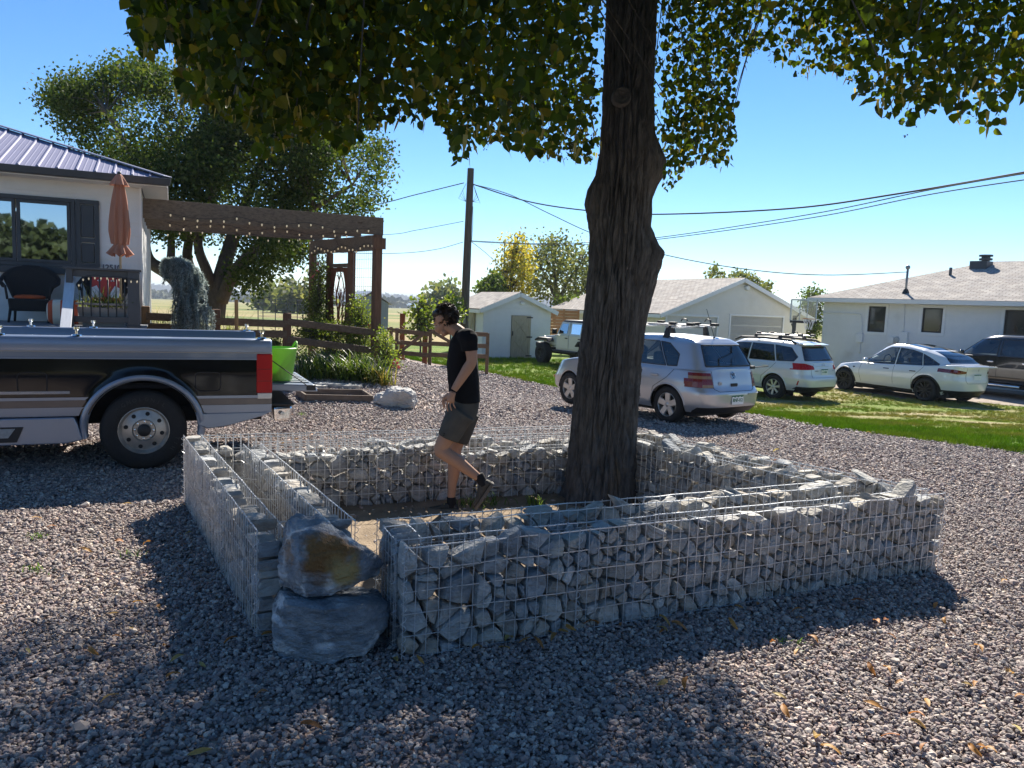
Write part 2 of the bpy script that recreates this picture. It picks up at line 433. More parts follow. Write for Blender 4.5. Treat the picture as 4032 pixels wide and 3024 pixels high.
# --- gravel sheet
m_gravel, nt, b, P = pos_mat('gravel_bed', 0.85)
vo = _n(nt, 'ShaderNodeTexVoronoi'); vo.inputs['Scale'].default_value = 30; nt.links.new(P, vo.inputs['Vector'])
sx = _n(nt, 'ShaderNodeSeparateColor'); nt.links.new(vo.outputs['Color'], sx.inputs[0])
GPAL = [(.27, .215, .205), (.42, .34, .31), (.19, .17, .17), (.50, .41, .35), (.15, .14, .145), (.43, .315, .285), (.68, .60, .52), (.30, .24, .235)]
cg = rampn(nt, sx.outputs[0], [(i/7, c) for i, c in enumerate(GPAL)], 'CONSTANT')
cg2 = rampn(nt, nz(nt, P, 0.5, 5), [(.35, (.8, .78, .78)), (.65, (1.08, 1.05, 1.0))])
leafy = rampn(nt, nz(nt, P, 9.0, 3), [(.66, (0, 0, 0)), (.70, (1, 1, 1))])
cg3 = mixc(nt, 1.0, cg, cg2, 'MULTIPLY')
lf = _n(nt, 'ShaderNodeMath', operation='MULTIPLY'); lf.inputs[1].default_value = 0.55; nt.links.new(leafy, lf.inputs[0])
nt.links.new(mixc(nt, lf.outputs[0], cg3, (.42, .25, .12)), b.inputs['Base Color'])
dv = _n(nt, 'ShaderNodeMath', operation='MULTIPLY'); dv.inputs[1].default_value = -1.0; nt.links.new(vo.outputs['Distance'], dv.inputs[0])
bumpn(nt, b, dv.outputs[0], 1.0, 0.028)
# --- lawn (soil and thatch under the blades)
def lawn_color(nt, P):
    dry = nz(nt, P, 0.55, 6, (0.6, 1.3, 1))
    sp = _n(nt, 'ShaderNodeSeparateXYZ'); nt.links.new(P, sp.inputs[0])
    # the strip beside the drive is watered: greener; the part beside the parked cars is worn
    e = _n(nt, 'ShaderNodeMath', operation='MULTIPLY_ADD'); nt.links.new(sp.outputs[0], e.inputs[0]); e.inputs[1].default_value = 0.60; nt.links.new(sp.outputs[1], e.inputs[2])
    mr = _n(nt, 'ShaderNodeMapRange'); mr.inputs[1].default_value = 17.0; mr.inputs[2].default_value = 20.5; nt.links.new(e.outputs[0], mr.inputs[0])
    mx = _n(nt, 'ShaderNodeMapRange'); mx.inputs[1].default_value = 4.0; mx.inputs[2].default_value = 6.5; nt.links.new(sp.outputs[0], mx.inputs[0])
    mm = _n(nt, 'ShaderNodeMath', operation='MULTIPLY'); nt.links.new(mr.outputs[0], mm.inputs[0]); nt.links.new(mx.outputs[0], mm.inputs[1])
    worn = _n(nt, 'ShaderNodeMath', operation='MULTIPLY_ADD'); nt.links.new(mm.outputs[0], worn.inputs[0]); worn.inputs[1].default_value = 0.16; nt.links.new(dry, worn.inputs[2])
    return worn.outputs[0]
m_lawn, nt, b, P = pos_mat('lawn_soil', 0.95)
f = lawn_color(nt, P)
cl = rampn(nt, f, [(.46, (.13, .21, .025)), (.58, (.18, .24, .04)), (.68, (.25, .25, .08)), (.75, (.42, .35, .22))])
cl2 = rampn(nt, nz(nt, P, 30, 5), [(.3, (.55, .55, .5)), (.7, (1.25, 1.25, 1.1))])
nt.links.new(mixc(nt, 1.0, cl, cl2, 'MULTIPLY'), b.inputs['Base Color'])
bumpn(nt, b, nz(nt, P, 60, 4), 0.9, 0.03)
m_blade, nt, b, P = pos_mat('grass_blades', 0.6)
f = lawn_color(nt, P)
oi = _n(nt, 'ShaderNodeObjectInfo')
cb1 = rampn(nt, f, [(.46, (.27, .42, .03)), (.58, (.33, .43, .06)), (.68, (.42, .42, .14))])
cb2 = rampn(nt, oi.outputs['Random'], [(0, (.65, .7, .6)), (1, (1.35, 1.25, 1.1))])
cc = mixc(nt, 1.0, cb1, cb2, 'MULTIPLY'); nt.links.new(cc, b.inputs['Base Color'])
tr = _n(nt, 'ShaderNodeBsdfTranslucent'); nt.links.new(cc, tr.inputs[0]); ms = _n(nt, 'ShaderNodeMixShader'); ms.inputs[0].default_value = .5
nt.links.new(b.outputs[0], ms.inputs[1]); nt.links.new(tr.outputs[0], ms.inputs[2]); nt.links.new(ms.outputs[0], nt.nodes['Material Output'].inputs[0])

def struct(o): o['kind'] = 'structure'; return o
# --- terrain sheet to the horizon
ax = np.concatenate([np.arange(0, 20, 1.0), np.arange(20, 60, 4.0), np.geomspace(60, 6000, 26)])
xs = np.concatenate([-ax[:0:-1], ax])
ys = np.concatenate([-np.geomspace(6, 400, 8)[::-1], np.arange(-4, 40, 1.0), np.arange(40, 100, 5.0), np.geomspace(100, 880, 16), np.arange(900, 1000, 12.0), np.geomspace(1010, 6000, 10)])
X, Y = np.meshgrid(xs, ys, indexing='ij'); Z = gz(X, Y)-0.07
nx_, ny_ = X.shape; idx = np.arange(nx_*ny_).reshape(nx_, ny_)
Fq = np.stack([idx[:-1, :-1], idx[1:, :-1], idx[1:, 1:], idx[:-1, 1:]], -1).reshape(-1, 4)
struct(mesh_np('ground', np.stack([X, Y, Z], -1).reshape(-1, 3), Fq, m_field, smooth=True))

def sheet(name, poly, mat, off, step=1.0, edge_noise=0.0):
    bm = bmesh.new(); pts = []
    n = len(poly)
    for i in range(n):
        a = Vector(poly[i][:2]); c = Vector(poly[(i+1) % n][:2]); k = max(1, int((c-a).length/0.35)) if edge_noise else 1
        for j in range(k):
            p = a.lerp(c, j/k); e = edge_noise*mnoise.noise(Vector((p.x*1.7, p.y*1.7, 0)))
            pts.append((p.x+e, p.y+e, 0))
    f = bm.faces.new([bm.verts.new(p) for p in pts]); 
    bmesh.ops.triangulate(bm, faces=bm.faces)
    x0 = min(p[0] for p in pts); x1 = max(p[0] for p in pts); y0 = min(p[1] for p in pts); y1 = max(p[1] for p in pts)
    for ax_, lo, hi in ((0, x0, x1), (1, y0, y1)):
        q = math.floor(lo)+step
        while q < hi:
            co = (q, 0, 0) if ax_ == 0 else (0, q, 0); no = (1, 0, 0) if ax_ == 0 else (0, 1, 0)
            bmesh.ops.bisect_plane(bm, geom=list(bm.verts)+list(bm.edges)+list(bm.faces), plane_co=co, plane_no=no); q += step
    for v in bm.verts: v.co.z = float(gz(v.co.x, v.co.y))+off
    bmesh.ops.recalc_face_normals(bm, faces=bm.faces)
    if sum(f.normal.z for f in bm.faces) < 0: bmesh.ops.reverse_faces(bm, faces=bm.faces)
    me = bpy.data.meshes.new(name); bm.to_mesh(me); bm.free(); me.materials.append(mat)
    me.polygons.foreach_set('use_smooth', [True]*len(me.polygons))
    return struct(link(bpy.data.objects.new(name, me)))
LAWN_EDGE = [gh(*q) for q in [(868, 768), (900, 778), (960, 788), (1050, 803), (1200, 835), (1330, 858), (1480, 880), (1660, 898), (1800, 926), (2000, 950), (2212, 978)]]
LE = [(p.x, p.y) for p in LAWN_EDGE]+[(14.0, 7.2), (24, 3.0)]
gpoly = [(-24, -9), (24, -9), (24, 3.0)]+LE[::-1][1:]+[(-3.4, 27.0), (-9, 24), (-24, 14)]
sheet('gravel_driveway', gpoly, m_gravel, -.010, .5)
lpoly = LE+[(40, 4), (40, 44), (-9, 44), (-6, 33)]
sheet('lawn', lpoly, m_lawn, 0.006, 1.0, 0.10)
# strip of hard earth and gravel where the cars stand by the right hand house
m_park = M('packed_earth', (.34, .29, .24), 0.95, var=.25, scale=3.0, bump=.4, bscale=90, spec=.1)
pk = [gh(1790, 838), gh(1950, 862), gh(2130, 872), gh(2212, 880)]
sheet('parking_strip', [(p.x, p.y) for p in pk]+[(22, 17.5), (30, 22), (24, 34), (9, 28.5)], m_park, 0.012, 1.0, 0.15)

# --- loose stones of the drive
def in_poly(px, py, poly):
    c = np.zeros(len(px), bool); n = len(poly)
    for i in range(n):
        x1, y1 = poly[i][0], poly[i][1]; x2, y2 = poly[(i+1) % n][0], poly[(i+1) % n][1]
        if y1 == y2: continue
        k = ((y1 > py) != (y2 > py)) & (px < (x2-x1)*(py-y1)/(y2-y1)+x1); c ^= k
    return c
rg = np.random.default_rng(3)
GP = []; GS = []
for y0, y1, dens, sc in ((1.6, 4.5, 3500, .60), (4.5, 8.0, 2600, .66), (8.0, 12.5, 1300, .80), (12.5, 19.0, 420, 1.1), (19.0, 28.0, 230, 1.4)):
    hw = 0.69*y1+1.6
    n = int(2*hw*(y1-y0)*dens); px = rg.uniform(-hw, hw, n); py = rg.uniform(y0, y1, n)
    k = (np.abs(px) < 0.69*py+1.6) & in_poly(px, py, gpoly); px, py = px[k], py[k]
    s = rg.lognormal(-3.38, 0.30, len(px))*sc
    GP.append(np.stack([px, py, gz(px, py)+s*.16+rg.uniform(-.002, .006, len(px))], 1))
    GS.append(np.stack([s*1.12, s*rg.uniform(.65, 1.0, len(px)), s*rg.uniform(.45, .75, len(px))], 1))
GP = np.concatenate(GP); GS = np.concatenate(GS)
GR = np.stack([rg.normal(0, .38, len(GP)), rg.normal(0, .38, len(GP)), rg.uniform(0, 6.28, len(GP))], 1)
m_stone = M('crushed_stone', (.9, .9, .9), 0.75, var=.16, scale=2.5, bump=.0, palette=GPAL, spec=.35)
tag(points_gn('gravel', GP, GS, m_stone, stone_builder(9, 1, .42, 1.6), GR), 'loose pinkish grey crushed stone spread over the drive', 'gravel', kind='stuff')

# --- blades of the lawn
TP = []; TS = []
rg = np.random.default_rng(4)
for y0, y1, dens, sc in ((9.0, 17.0, 260, 0.085), (17.0, 26.0, 100, 0.11), (26, 34, 40, .13)):
    xa, xb = -4.5, 0.69*y1+1
    n = int((xb-xa)*(y1-y0)*dens); px = rg.uniform(xa, xb, n); py = rg.uniform(y0, y1, n)
    k = (np.abs(px) < 0.69*py+1.0) & in_poly(px, py, lpoly) & ~in_poly(px, py, [(p.x, p.y) for p in pk]+[(22, 17.5), (30, 22), (24, 34), (9, 28.5)])
    px, py = px[k], py[k]
    # bare patches beside the parked cars
    bare = np.array([mnoise.fractal(Vector((a*.33+7, b_*.72, 0)), 1, 2, 4) for a, b_ in zip(px, py)])
    worn = sst((px*.6+py-17.0)/3.5)*sst((px-4)/2.5)
    k = bare < 0.66-0.50*worn; px, py = px[k], py[k]; worn = worn[k]
    s = rg.uniform(.7, 1.2, len(px))*sc*(1-.35*worn)
    TP.append(np.stack([px, py, gz(px, py)+.006], 1)); TS.append(np.stack([s, s, s*rg.uniform(.7, 1.1, len(px))], 1))
# fringe along the drive
for i in range(len(LE)-3):
    a = np.array(LE[i]); c = np.array(LE[i+1]); n = int(np.linalg.norm(c-a)*150)
    t = rg.random(n)[:, None]; q = a+(c-a)*t+rg.normal(0, .09, (n, 2))
    TP.append(np.stack([q[:, 0], q[:, 1], gz(q[:, 0], q[:, 1])+.006], 1)); s = rg.uniform(.06, .11, n); TS.append(np.stack([s, s, s], 1))
TP = np.concatenate(TP); TS = np.concatenate(TS)
TR = np.stack([np.zeros(len(TP)), np.zeros(len(TP)), rg.uniform(0, 6.28, len(TP))], 1)
tag(points_gn('grass', TP, TS, m_blade, tuft_builder(5, 9), TR), 'short bright green lawn grass between the drive and the parked cars', 'grass', kind='stuff')

# --- lake
m_water = M('lake_water', (.10, .16, .22), 0.18, var=.05, scale=.01, bump=.05, bscale=.4, stretch=(1, 4, 1))
lz = float(gz(0, 985))+1.15
lk = MB(); lk.grid(lambda i, j: (-900+i*300, [905, 1000, 1400, 2400, 3300][j], lz), 22, 5)
o = struct(lk.build('lake', m_water, fix=False))
# ================================================================ gabion planter (four arms round the tree)
GAB_H = 0.60
A_ = Vector((-0.52, 3.84)); B_ = Vector((3.23, 5.59)); C_ = Vector((1.12, 8.30)); D_ = Vector((-2.87, 6.69)); L_ = Vector((-1.33, 4.02))
ROCKPAL = [(.40, .42, .44), (.54, .54, .53), (.64, .62, .57), (.46, .45, .43), (.57, .51, .43), (.34, .37, .40), (.70, .68, .64), (.50, .44, .37), (.44, .47, .50)]
m_rock = M('quarry_stone', (.92, .92, .92), 0.85, var=.40, scale=9.0, bump=1.0, bscale=30, palette=ROCKPAL, spec=.25, stretch=(1, 1, 1.8), contrast=1.3, dirt=((.50, .47, .41), 5.0, .56, .70))
m_wire = M('galvanised_wire', (.62, .64, .66), 0.36, metal=.4, var=.1, scale=30)

def clip_poly(poly, p, n):
    """keep the side where (q-p).n <= 0"""
    out = []
    for i in range(len(poly)):
        a = poly[i]; b = poly[(i+1) % len(poly)]
        da = (a[0]-p[0])*n[0]+(a[1]-p[1])*n[1]; db = (b[0]-p[0])*n[0]+(b[1]-p[1])*n[1]
        if da <= 0: out.append(a)
        if (da < 0 < db) or (db < 0 < da):
            t = da/(da-db); out.append((a[0]+(b[0]-a[0])*t, a[1]+(b[1]-a[1])*t))
    return out
def stone_cells(Lw, Hw, size, rr, ztop=None):
    """irregular packing of a wall Lw x Hw: list of polygons (s, z)"""
    pts = []; tries = 0
    target = int(Lw*Hw/(size*size)*1.02)
    while len(pts) < target and tries < 60000:
        tries += 1
        q = (rr.uniform(0, Lw), rr.uniform(0, Hw), rr.choice([.5, .7, .85, 1.0, 1.25, 1.6])*size*.62)
        if all((q[0]-p[0])**2+((q[1]-p[1])*1.25)**2 > ((q[2]+p[2])*.60)**2 for p in pts): pts.append(q)
    cells = []
    for i, a in enumerate(pts):
        top = ztop(a[0]) if ztop else Hw
        poly = [(a[0]-.3, a[1]-.3), (a[0]+.3, a[1]-.3), (a[0]+.3, a[1]+.3), (a[0]-.3, a[1]+.3)]
        for j, b in enumerate(pts):
            if i == j: continue
            dx, dz = b[0]-a[0], b[1]-a[1]; d2 = dx*dx+dz*dz
            if d2 > .36: continue
            w_ = .5+(a[2]**2-b[2]**2)/(2*d2)*1.0; w_ = min(.8, max(.2, w_))
            poly = clip_poly(poly, (a[0]+dx*w_, a[1]+dz*w_), (dx, dz))
            if len(poly) < 3: break
        if len(poly) < 3: continue
        lim = top+rr.uniform(-.05, .035)
        poly = clip_poly(poly, (a[0], lim), (rr.uniform(-.6, .6), 1))
        for pn in (((0, 0), (-1, 0)), ((Lw, 0), (1, 0)), ((0, 0.004), (0, -1))):
            poly = clip_poly(poly, *pn)
            if len(poly) < 3: break
        if len(poly) < 3: continue
        ar = abs(sum(poly[k][0]*poly[(k+1) % len(poly)][1]-poly[(k+1) % len(poly)][0]*poly[k][1] for k in range(len(poly))))/2
        if ar < size*size*.12: continue
        cells.append(poly)
    return cells
def stone_mesh(poly, th, rr, org, du, dn):
    """a rough stone filling polygon poly of a wall of thickness th; du along, dn outward"""
    cx = sum(p[0] for p in poly)/len(poly); cz = sum(p[1] for p in poly)/len(poly)
    # resample to ten rim points with uneven corners
    per = []; n = len(poly); tot = 0
    for i in range(n):
        a, b = poly[i], poly[(i+1) % n]; per.append(math.dist(a, b)); tot += per[-1]
    N = 8; rim = []
    for k in range(N):
        d = tot*(k+rr.uniform(-.3, .3))/N % tot; i = 0
        while d > per[i]: d -= per[i]; i = (i+1) % n
        a, b = poly[i], poly[(i+1) % n]; t = d/per[i] if per[i] else 0
        x = a[0]+(b[0]-a[0])*t; z = a[1]+(b[1]-a[1])*t
        sh = rr.uniform(.88, .985)
        rim.append((cx+(x-cx)*sh, cz+(z-cz)*sh))
    tilt = (rr.uniform(-.35, .35), rr.uniform(-.35, .35)); pf = rr.uniform(.40, .52)*th; pb = -rr.uniform(.40, .52)*th
    rings = [(1.0, rr.uniform(-.05, .05)), (.97, .62), (.80, .92), (.45, 1.02)]
    V = []; Fs = []
    def ringpts(sc, dep, j):
        out = []
        for x, z in rim:
            q = sc*rr.uniform(.93, 1.04) if sc < 1 else 1
            xx = cx+(x-cx)*q; zz = cz+(z-cz)*q
            dd = dep+((xx-cx)*tilt[0]+(zz-cz)*tilt[1])*(1 if sc < 1 else .2)+rr.uniform(-.05, .05)*th*(sc < 1)
            dd = max(-th*.56, min(th*.56, dd))
            out.append(org+du*xx+dn*dd+Vector((0, 0, zz)))
        return out
    lay = [ringpts(.6, pb, 0), ringpts(.95, pb*.75, 1), ringpts(1.0, 0, 2), ringpts(.97, pf*.72, 3), ringpts(.86, pf*.98, 4), ringpts(.40, pf*1.03, 5)]
    for L in lay: V += L
    for r in range(len(lay)-1):
        for k in range(N):
            q = (k+1) % N; Fs.append((r*N+k, r*N+q, (r+1)*N+q, (r+1)*N+k))
    Fs.append(tuple(range(N-1, -1, -1))); Fs.append(tuple((len(lay)-1)*N+k for k in range(N)))
    return V, Fs
def wire_panel(mb, p0, p1, h0, h1, nrow=5, sp=0.0645, rr=None, seg=4, r=.0028):
    """welded mesh between two ground points"""
    p0 = Vector((p0[0], p0[1], 0)); p1 = Vector((p1[0], p1[1], 0)); Lw = (p1-p0).length; n = max(1, round(Lw/sp)); d = (p1-p0)/n
    for i in range(n+1):
        q = p0+d*i; j = rr.uniform(-.003, .003) if rr else 0
        mb.tube([q+Vector((j, 0, .004)), q+Vector((0, 0, (h0+h1)/2+.0)), q+Vector((-j, 0, h1+.012))], r, seg, False)
    dn = Vector((-(p1-p0).y, (p1-p0).x, 0)).normalized()*.0035
    for k in range(nrow+1):
        z = .008+(h1-.008)*k/nrow
        mb.tube([p0.lerp(p1, t)+dn+Vector((0, 0, z+(rr.uniform(-.004, .004) if rr and 0 < t < 1 else 0))) for t in [i/8 for i in range(9)]], r*1.05 if k < nrow else r*1.35, seg, False)
def spiral(mb, p, h, r=.014, turns=11, wr=.0017):
    n = turns*8; mb.tube([(p[0]+r*math.cos(2*PI*i/8), p[1]+r*math.sin(2*PI*i/8), .01+(h-.01)*i/n) for i in range(n+1)], wr, 3, False)

def gabion_arm(label, outer, inner, seed, stone_size, prefer, endcaps=(), ztop=None, panels=4, hollow_low=0.0):
    """outer, inner: (start, end) ground points of the two facing stone leaves; prefer = which leaf shows its stones one by one"""
    rr = random.Random(seed); c = (outer[0]+outer[1])/2
    root = thing('gabion_planter', label, 'stone planter', (c.x, c.y, 0)); off = Vector((c.x, c.y, 0))
    leaves_ = [('o', outer), ('i', inner)]+[('e', e) for e in endcaps]
    mid = ((outer[0]+outer[1])/2 - (inner[0]+inner[1])/2); TH = .13
    stones = []
    for tagn, (a, b) in leaves_:
        d = b-a; Lw = d.length; du = Vector((d.x, d.y, 0))/Lw; dn = Vector((d.y, -d.x, 0))/Lw
        cc = (a+b)/2; ref = c if tagn != 'o' else (inner[0]+inner[1])/2
        for poly in stone_cells(Lw, GAB_H, stone_size, rr, ztop):
            zc = sum(p[1] for p in poly)/len(poly)
            V, Fs = stone_mesh(poly, TH, rr, Vector((a.x, a.y, 0))-off, du, dn)
            # how much of it shows: the face turned to the camera, or the top course
            facing = dn.dot(Vector((-cc.x, -cc.y, 0)).normalized())
            sc = prefer.get(tagn, 0)+.6*(zc > GAB_H-.16)+rr.uniform(0, .1)
            stones.append((sc, V, Fs))
        # welded mesh on both faces of the leaf, split in panels
        npn = max(1, round(Lw/1.03))
        for k in range(npn):
            for sgn in (1, -1):
                mb = MB(); q0 = Vector((a.x, a.y, 0))+du*(Lw*k/npn)+dn*sgn*(TH/2+.006)-off; q1 = Vector((a.x, a.y, 0))+du*(Lw*(k+1)/npn-.004)+dn*sgn*(TH/2+.006)-off
                wire_panel(mb, q0, q1, 0, GAB_H, 5, .0645, rr); mb.build('wire_panel', m_wire, root, fix=False)
        for k in range(npn+1):
            mb = MB(); q = Vector((a.x, a.y, 0))+du*(Lw*k/npn)+dn*(TH/2+.012)-off; spiral(mb, q, GAB_H)
            q = Vector((a.x, a.y, 0))+du*(Lw*k/npn)-dn*(TH/2+.012)-off; spiral(mb, q, GAB_H)
            mb.build('spiral_binder', m_wire, root, fix=False)
    # tie rods across the empty trough
    for k in range(1, 4):
        mb = MB(); a = outer[0].lerp(outer[1], k/4); b = inner[0].lerp(inner[1], k/4)
        mb.tube([(a.x-c.x, a.y-c.y, .42), (b.x-c.x, b.y-c.y, .42)], .0025, 4, False)
        mb.build('tie_rod', m_wire, root, fix=False)
    stones.sort(key=lambda s: -s[0])
    for sc, V, Fs in stones[:295]:
        me = bpy.data.meshes.new('stone'); me.from_pydata([tuple(v) for v in V], [], Fs); me.materials.append(m_rock)
        link(bpy.data.objects.new('stone', me), root)
    if len(stones) > 295:
        mb = MB()
        for sc, V, Fs in stones[295:]: mb.add(V, Fs)
        tag(mb.build('stone_fill', m_rock, root, fix=False), kind='stuff')
    return root
def offs(a, b, d):
    t = (b-a).normalized(); n = Vector((-t.y, t.x)); return a+n*d, b+n*d
def seg_in(a, b, d0, d1, off):
    """line a-b moved inwards by off and shortened"""
    t = (b-a).normalized(); p, q = offs(a, b, off); return p+t*d0, q-t*d1
W_ = 0.53; T2 = .065
# front arm (A-B): inner side is to the left of A->B
tAB = (B_-A_).normalized(); nAB = Vector((-tAB.y, tAB.x))
gabion_arm('longest stone-filled wire gabion trough, its end beside the two stacked boulders', seg_in(A_, B_, 0, 0, T2), seg_in(A_, B_, 0, .45, W_-T2), 11, .100, {'o': 2, 'e': 1.5, 'i': .5},
           [(A_+nAB*(W_-.14)+tAB*T2, A_+nAB*.14+tAB*T2)])
tLD = (D_-L_).normalized(); nLD = Vector((tLD.y, -tLD.x))
gabion_arm('narrow stone-filled wire gabion trough running from the stacked boulders back towards the pickup wheel', seg_in(D_, L_, 0, 0, T2), seg_in(D_, L_, .55, 0, W_-T2), 12, .096, {'o': 1.6, 'e': 2.2, 'i': 1},
           [(L_+nLD*.14+tLD*T2, L_+nLD*(W_-.14)+tLD*T2)], ztop=lambda s: GAB_H-.03)
gabion_arm('stone-filled wire gabion trough behind the walking person, its wire standing above the stones', seg_in(C_, D_, 0, .14, T2), seg_in(C_, D_, .6, .55, W_-T2), 13, .100, {'o': .6, 'i': 2},
           ztop=lambda s: GAB_H-.10-.05*math.sin(s*2.3))
gabion_arm('stone-filled wire gabion trough between the big trunk and the silver hatchback', seg_in(B_, C_, .14, .14, T2), seg_in(B_, C_, .55, .6, W_-T2), 14, .096, {'o': .8, 'i': 2})
# soil inside the ring
m_soil = M('bare_soil', (.27, .21, .15), .95, var=.3, scale=6, bump=.6, bscale=50, spec=.1)
ring = [offs(A_, B_, .56)[0], offs(A_, B_, .56)[1]-tAB*.3, C_+(Vector((.3, 7.0))-C_).normalized()*.6, D_+(Vector((.3, 6.0))-D_).normalized()*.6, L_+nLD*.56]
sheet('planter_soil', [(p.x, p.y) for p in ring], m_soil, 0.022, .5)

# ---------------------------------------------------------------- boulders
def rock(name, label, pts, mat, disp=.035, sub=4, seed=0, cat='boulder', fine=.012):
    """pts in world metres: rough hull, then worn and pitted"""
    base = Vector((sum(p[0] for p in pts)/len(pts), sum(p[1] for p in pts)/len(pts), min(p[2] for p in pts)))
    bm = bmesh.new()
    for p in pts: bm.verts.new(Vector(p)-base)
    r = bmesh.ops.convex_hull(bm, input=bm.verts)
    bmesh.ops.delete(bm, geom=[v for v in bm.verts if not v.link_faces], context='VERTS')
    bmesh.ops.triangulate(bm, faces=bm.faces)
    for k in range(sub):
        bmesh.ops.subdivide_edges(bm, edges=bm.edges, cuts=1, use_grid_fill=True)
        bmesh.ops.triangulate(bm, faces=[f for f in bm.faces if len(f.verts) > 3])
        if k in (1, 2): bmesh.ops.smooth_vert(bm, verts=bm.verts, factor=[.0, .08, .06][k], use_axis_x=True, use_axis_y=True, use_axis_z=True)
    bm.normal_update()
    for v in bm.verts:
        q = v.co*3.2+Vector((seed, seed*.7, 0))
        d = disp*mnoise.fractal(q, 1.0, 2.1, 4)+fine*mnoise.fractal(Vector((q.x*5, q.y*5, q.z*12)), .8, 2, 3)
        vd = mnoise.voronoi(q*1.15)[0]; d += disp*1.5*(min(.5, vd[1]-vd[0])-.22)
        v.co += v.normal*d
    me = bpy.data.meshes.new(name); bm.to_mesh(me); bm.free(); me.materials.append(mat)
    me.polygons.foreach_set('use_smooth', [True]*len(me.polygons)); me.set_sharp_from_angle(angle=rad(28))
    o = bpy.data.objects.new(name, me); o.location = base; link(o); return tag(o, label, cat)
m_bl = M('banded_boulder', (.15, .175, .20), .8, scale=9, bump=1.0, bscale=60, col2=(.36, .39, .42), stretch=(1, 1, 1.9), dirt=((.66, .69, .72), 6.5, .55, .66), contrast=1.4, spec=.3, det=10)
m_bu = M('iron_stained_boulder', (.13, .15, .175), .8, scale=9, bump=1.0, bscale=60, col2=(.34, .36, .39), dirt=((.66, .67, .68), 7.0, .53, .63), contrast=1.4, spec=.3, det=10)
def hullpts(outl, D, depth, frac=.75, back=.9):
    """outline (display px) at depth D becomes a hull with a front face, a widest rim and a back face"""
    P = [at(x, y, D) for x, y in outl]; c = sum(P, Vector())/len(P); out = [tuple(p) for p in P]
    for p in P:
        q = c+(p-c)*frac; out.append((q.x*(1-depth*.40/D), q.y-depth*.40, c.z+(p.z-c.z)*frac))
        q = c+(p-c)*back; out.append((q.x*(1+depth*.6/D), q.y+depth*.6, c.z+(p.z-c.z)*back))
    return out
def bpts(front, back):
    """boulder corners: display pixel and depth of each, front face then back"""
    return [tuple(at(x, y, d)) for x, y, d in front+back]
hb = bpts([(593, 1405, 3.84), (612, 1436, 3.80), (720, 1434, 3.74), (785, 1420, 3.80), (830, 1352, 3.92), (836, 1308, 3.98), (700, 1318, 3.72), (622, 1306, 3.78), (590, 1330, 3.90), (792, 1306, 3.80)],
          [(598, 1264, 4.14), (640, 1266, 4.24), (745, 1268, 4.28), (818, 1272, 4.22), (838, 1300, 4.16), (600, 1370, 4.25), (820, 1372, 4.25), (700, 1385, 4.3)])
hb = [(p[0], p[1], max(-.02, p[2])) for p in hb]
rock('lower_boulder', 'big grey white-streaked boulder on the gravel carrying another boulder', hb, m_bl, .020, 5, 3.0, fine=.009)
hu = bpts([(608, 1262, 3.98), (604, 1190, 3.98), (628, 1150, 3.90), (650, 1215, 3.78), (662, 1296, 3.84), (700, 1288, 3.84), (700, 1165, 3.86), (762, 1182, 3.88), (745, 1262, 3.84), (800, 1240, 3.95), (826, 1214, 4.02), (822, 1240, 4.04), (790, 1258, 3.95), (815, 1196, 4.02), (796, 1186, 3.98)],
          [(616, 1128, 4.08), (638, 1106, 4.12), (688, 1110, 4.12), (712, 1140, 4.12), (780, 1185, 4.18), (640, 1250, 4.22), (770, 1240, 4.2)])
ub = Vector((sum(p[0] for p in hu)/len(hu), sum(p[1] for p in hu)/len(hu), min(p[2] for p in hu)))
nt = m_bu.node_tree; bs = nt.nodes['Principled BSDF']; prev = bs.inputs['Base Color'].links[0].from_socket; tcn = _n(nt, 'ShaderNodeTexCoord')
for (px_, py_, dd), rad_, colr in (((710, 1200, 3.86), .135, (.24, .125, .045)), ((742, 1240, 3.86), .085, (.46, .32, .13)), ((622, 1185, 3.92), .06, (.36, .19, .07))):
    c_ = at(px_, py_, dd)-ub; nv_ = _n(nt, 'ShaderNodeTexNoise'); nv_.inputs['Scale'].default_value = 9; nv_.inputs['Detail'].default_value = 7; nt.links.new(tcn.outputs['Object'], nv_.inputs['Vector'])
    ds = _n(nt, 'ShaderNodeVectorMath', operation='DISTANCE'); ds.inputs[1].default_value = c_; nt.links.new(tcn.outputs['Object'], ds.inputs[0])
    ma = _n(nt, 'ShaderNodeMath', operation='MULTIPLY_ADD'); ma.inputs[1].default_value = .22; nt.links.new(nv_.outputs[0], ma.inputs[0]); nt.links.new(ds.outputs['Value'], ma.inputs[2])
    mr = _n(nt, 'ShaderNodeMapRange'); mr.inputs[1].default_value = rad_+.15; mr.inputs[2].default_value = rad_+.07; nt.links.new(ma.outputs[0], mr.inputs[0])
    mx = _n(nt, 'ShaderNodeMix', data_type='RGBA'); nt.links.new(mr.outputs[0], mx.inputs[0]); nt.links.new(prev, mx.inputs[6]); mx.inputs[7].default_value = c4(colr); prev = mx.outputs[2]
nt.links.new(prev, bs.inputs['Base Color'])
rock('upper_boulder', 'pointed rust-stained grey boulder balanced on top of another boulder', hu, m_bu, .020, 5, 8.0, fine=.010)
g0 = gh(850, 882)
hk = hullpts([(797, 866), (820, 850), (845, 838), (880, 838), (897, 850), (902, 868), (898, 882), (870, 882), (835, 874), (805, 872)], g0.y+.25, .5, .8)
m_bp = M('pale_boulder', (.55, .53, .50), .85, var=.3, scale=3, bump=.9, bscale=20, col2=(.36, .35, .33))
rock('pale_boulder', 'pale flat-topped boulder lying on the gravel beside the low timber frame', hk, m_bp, .05, 4, 5.0)
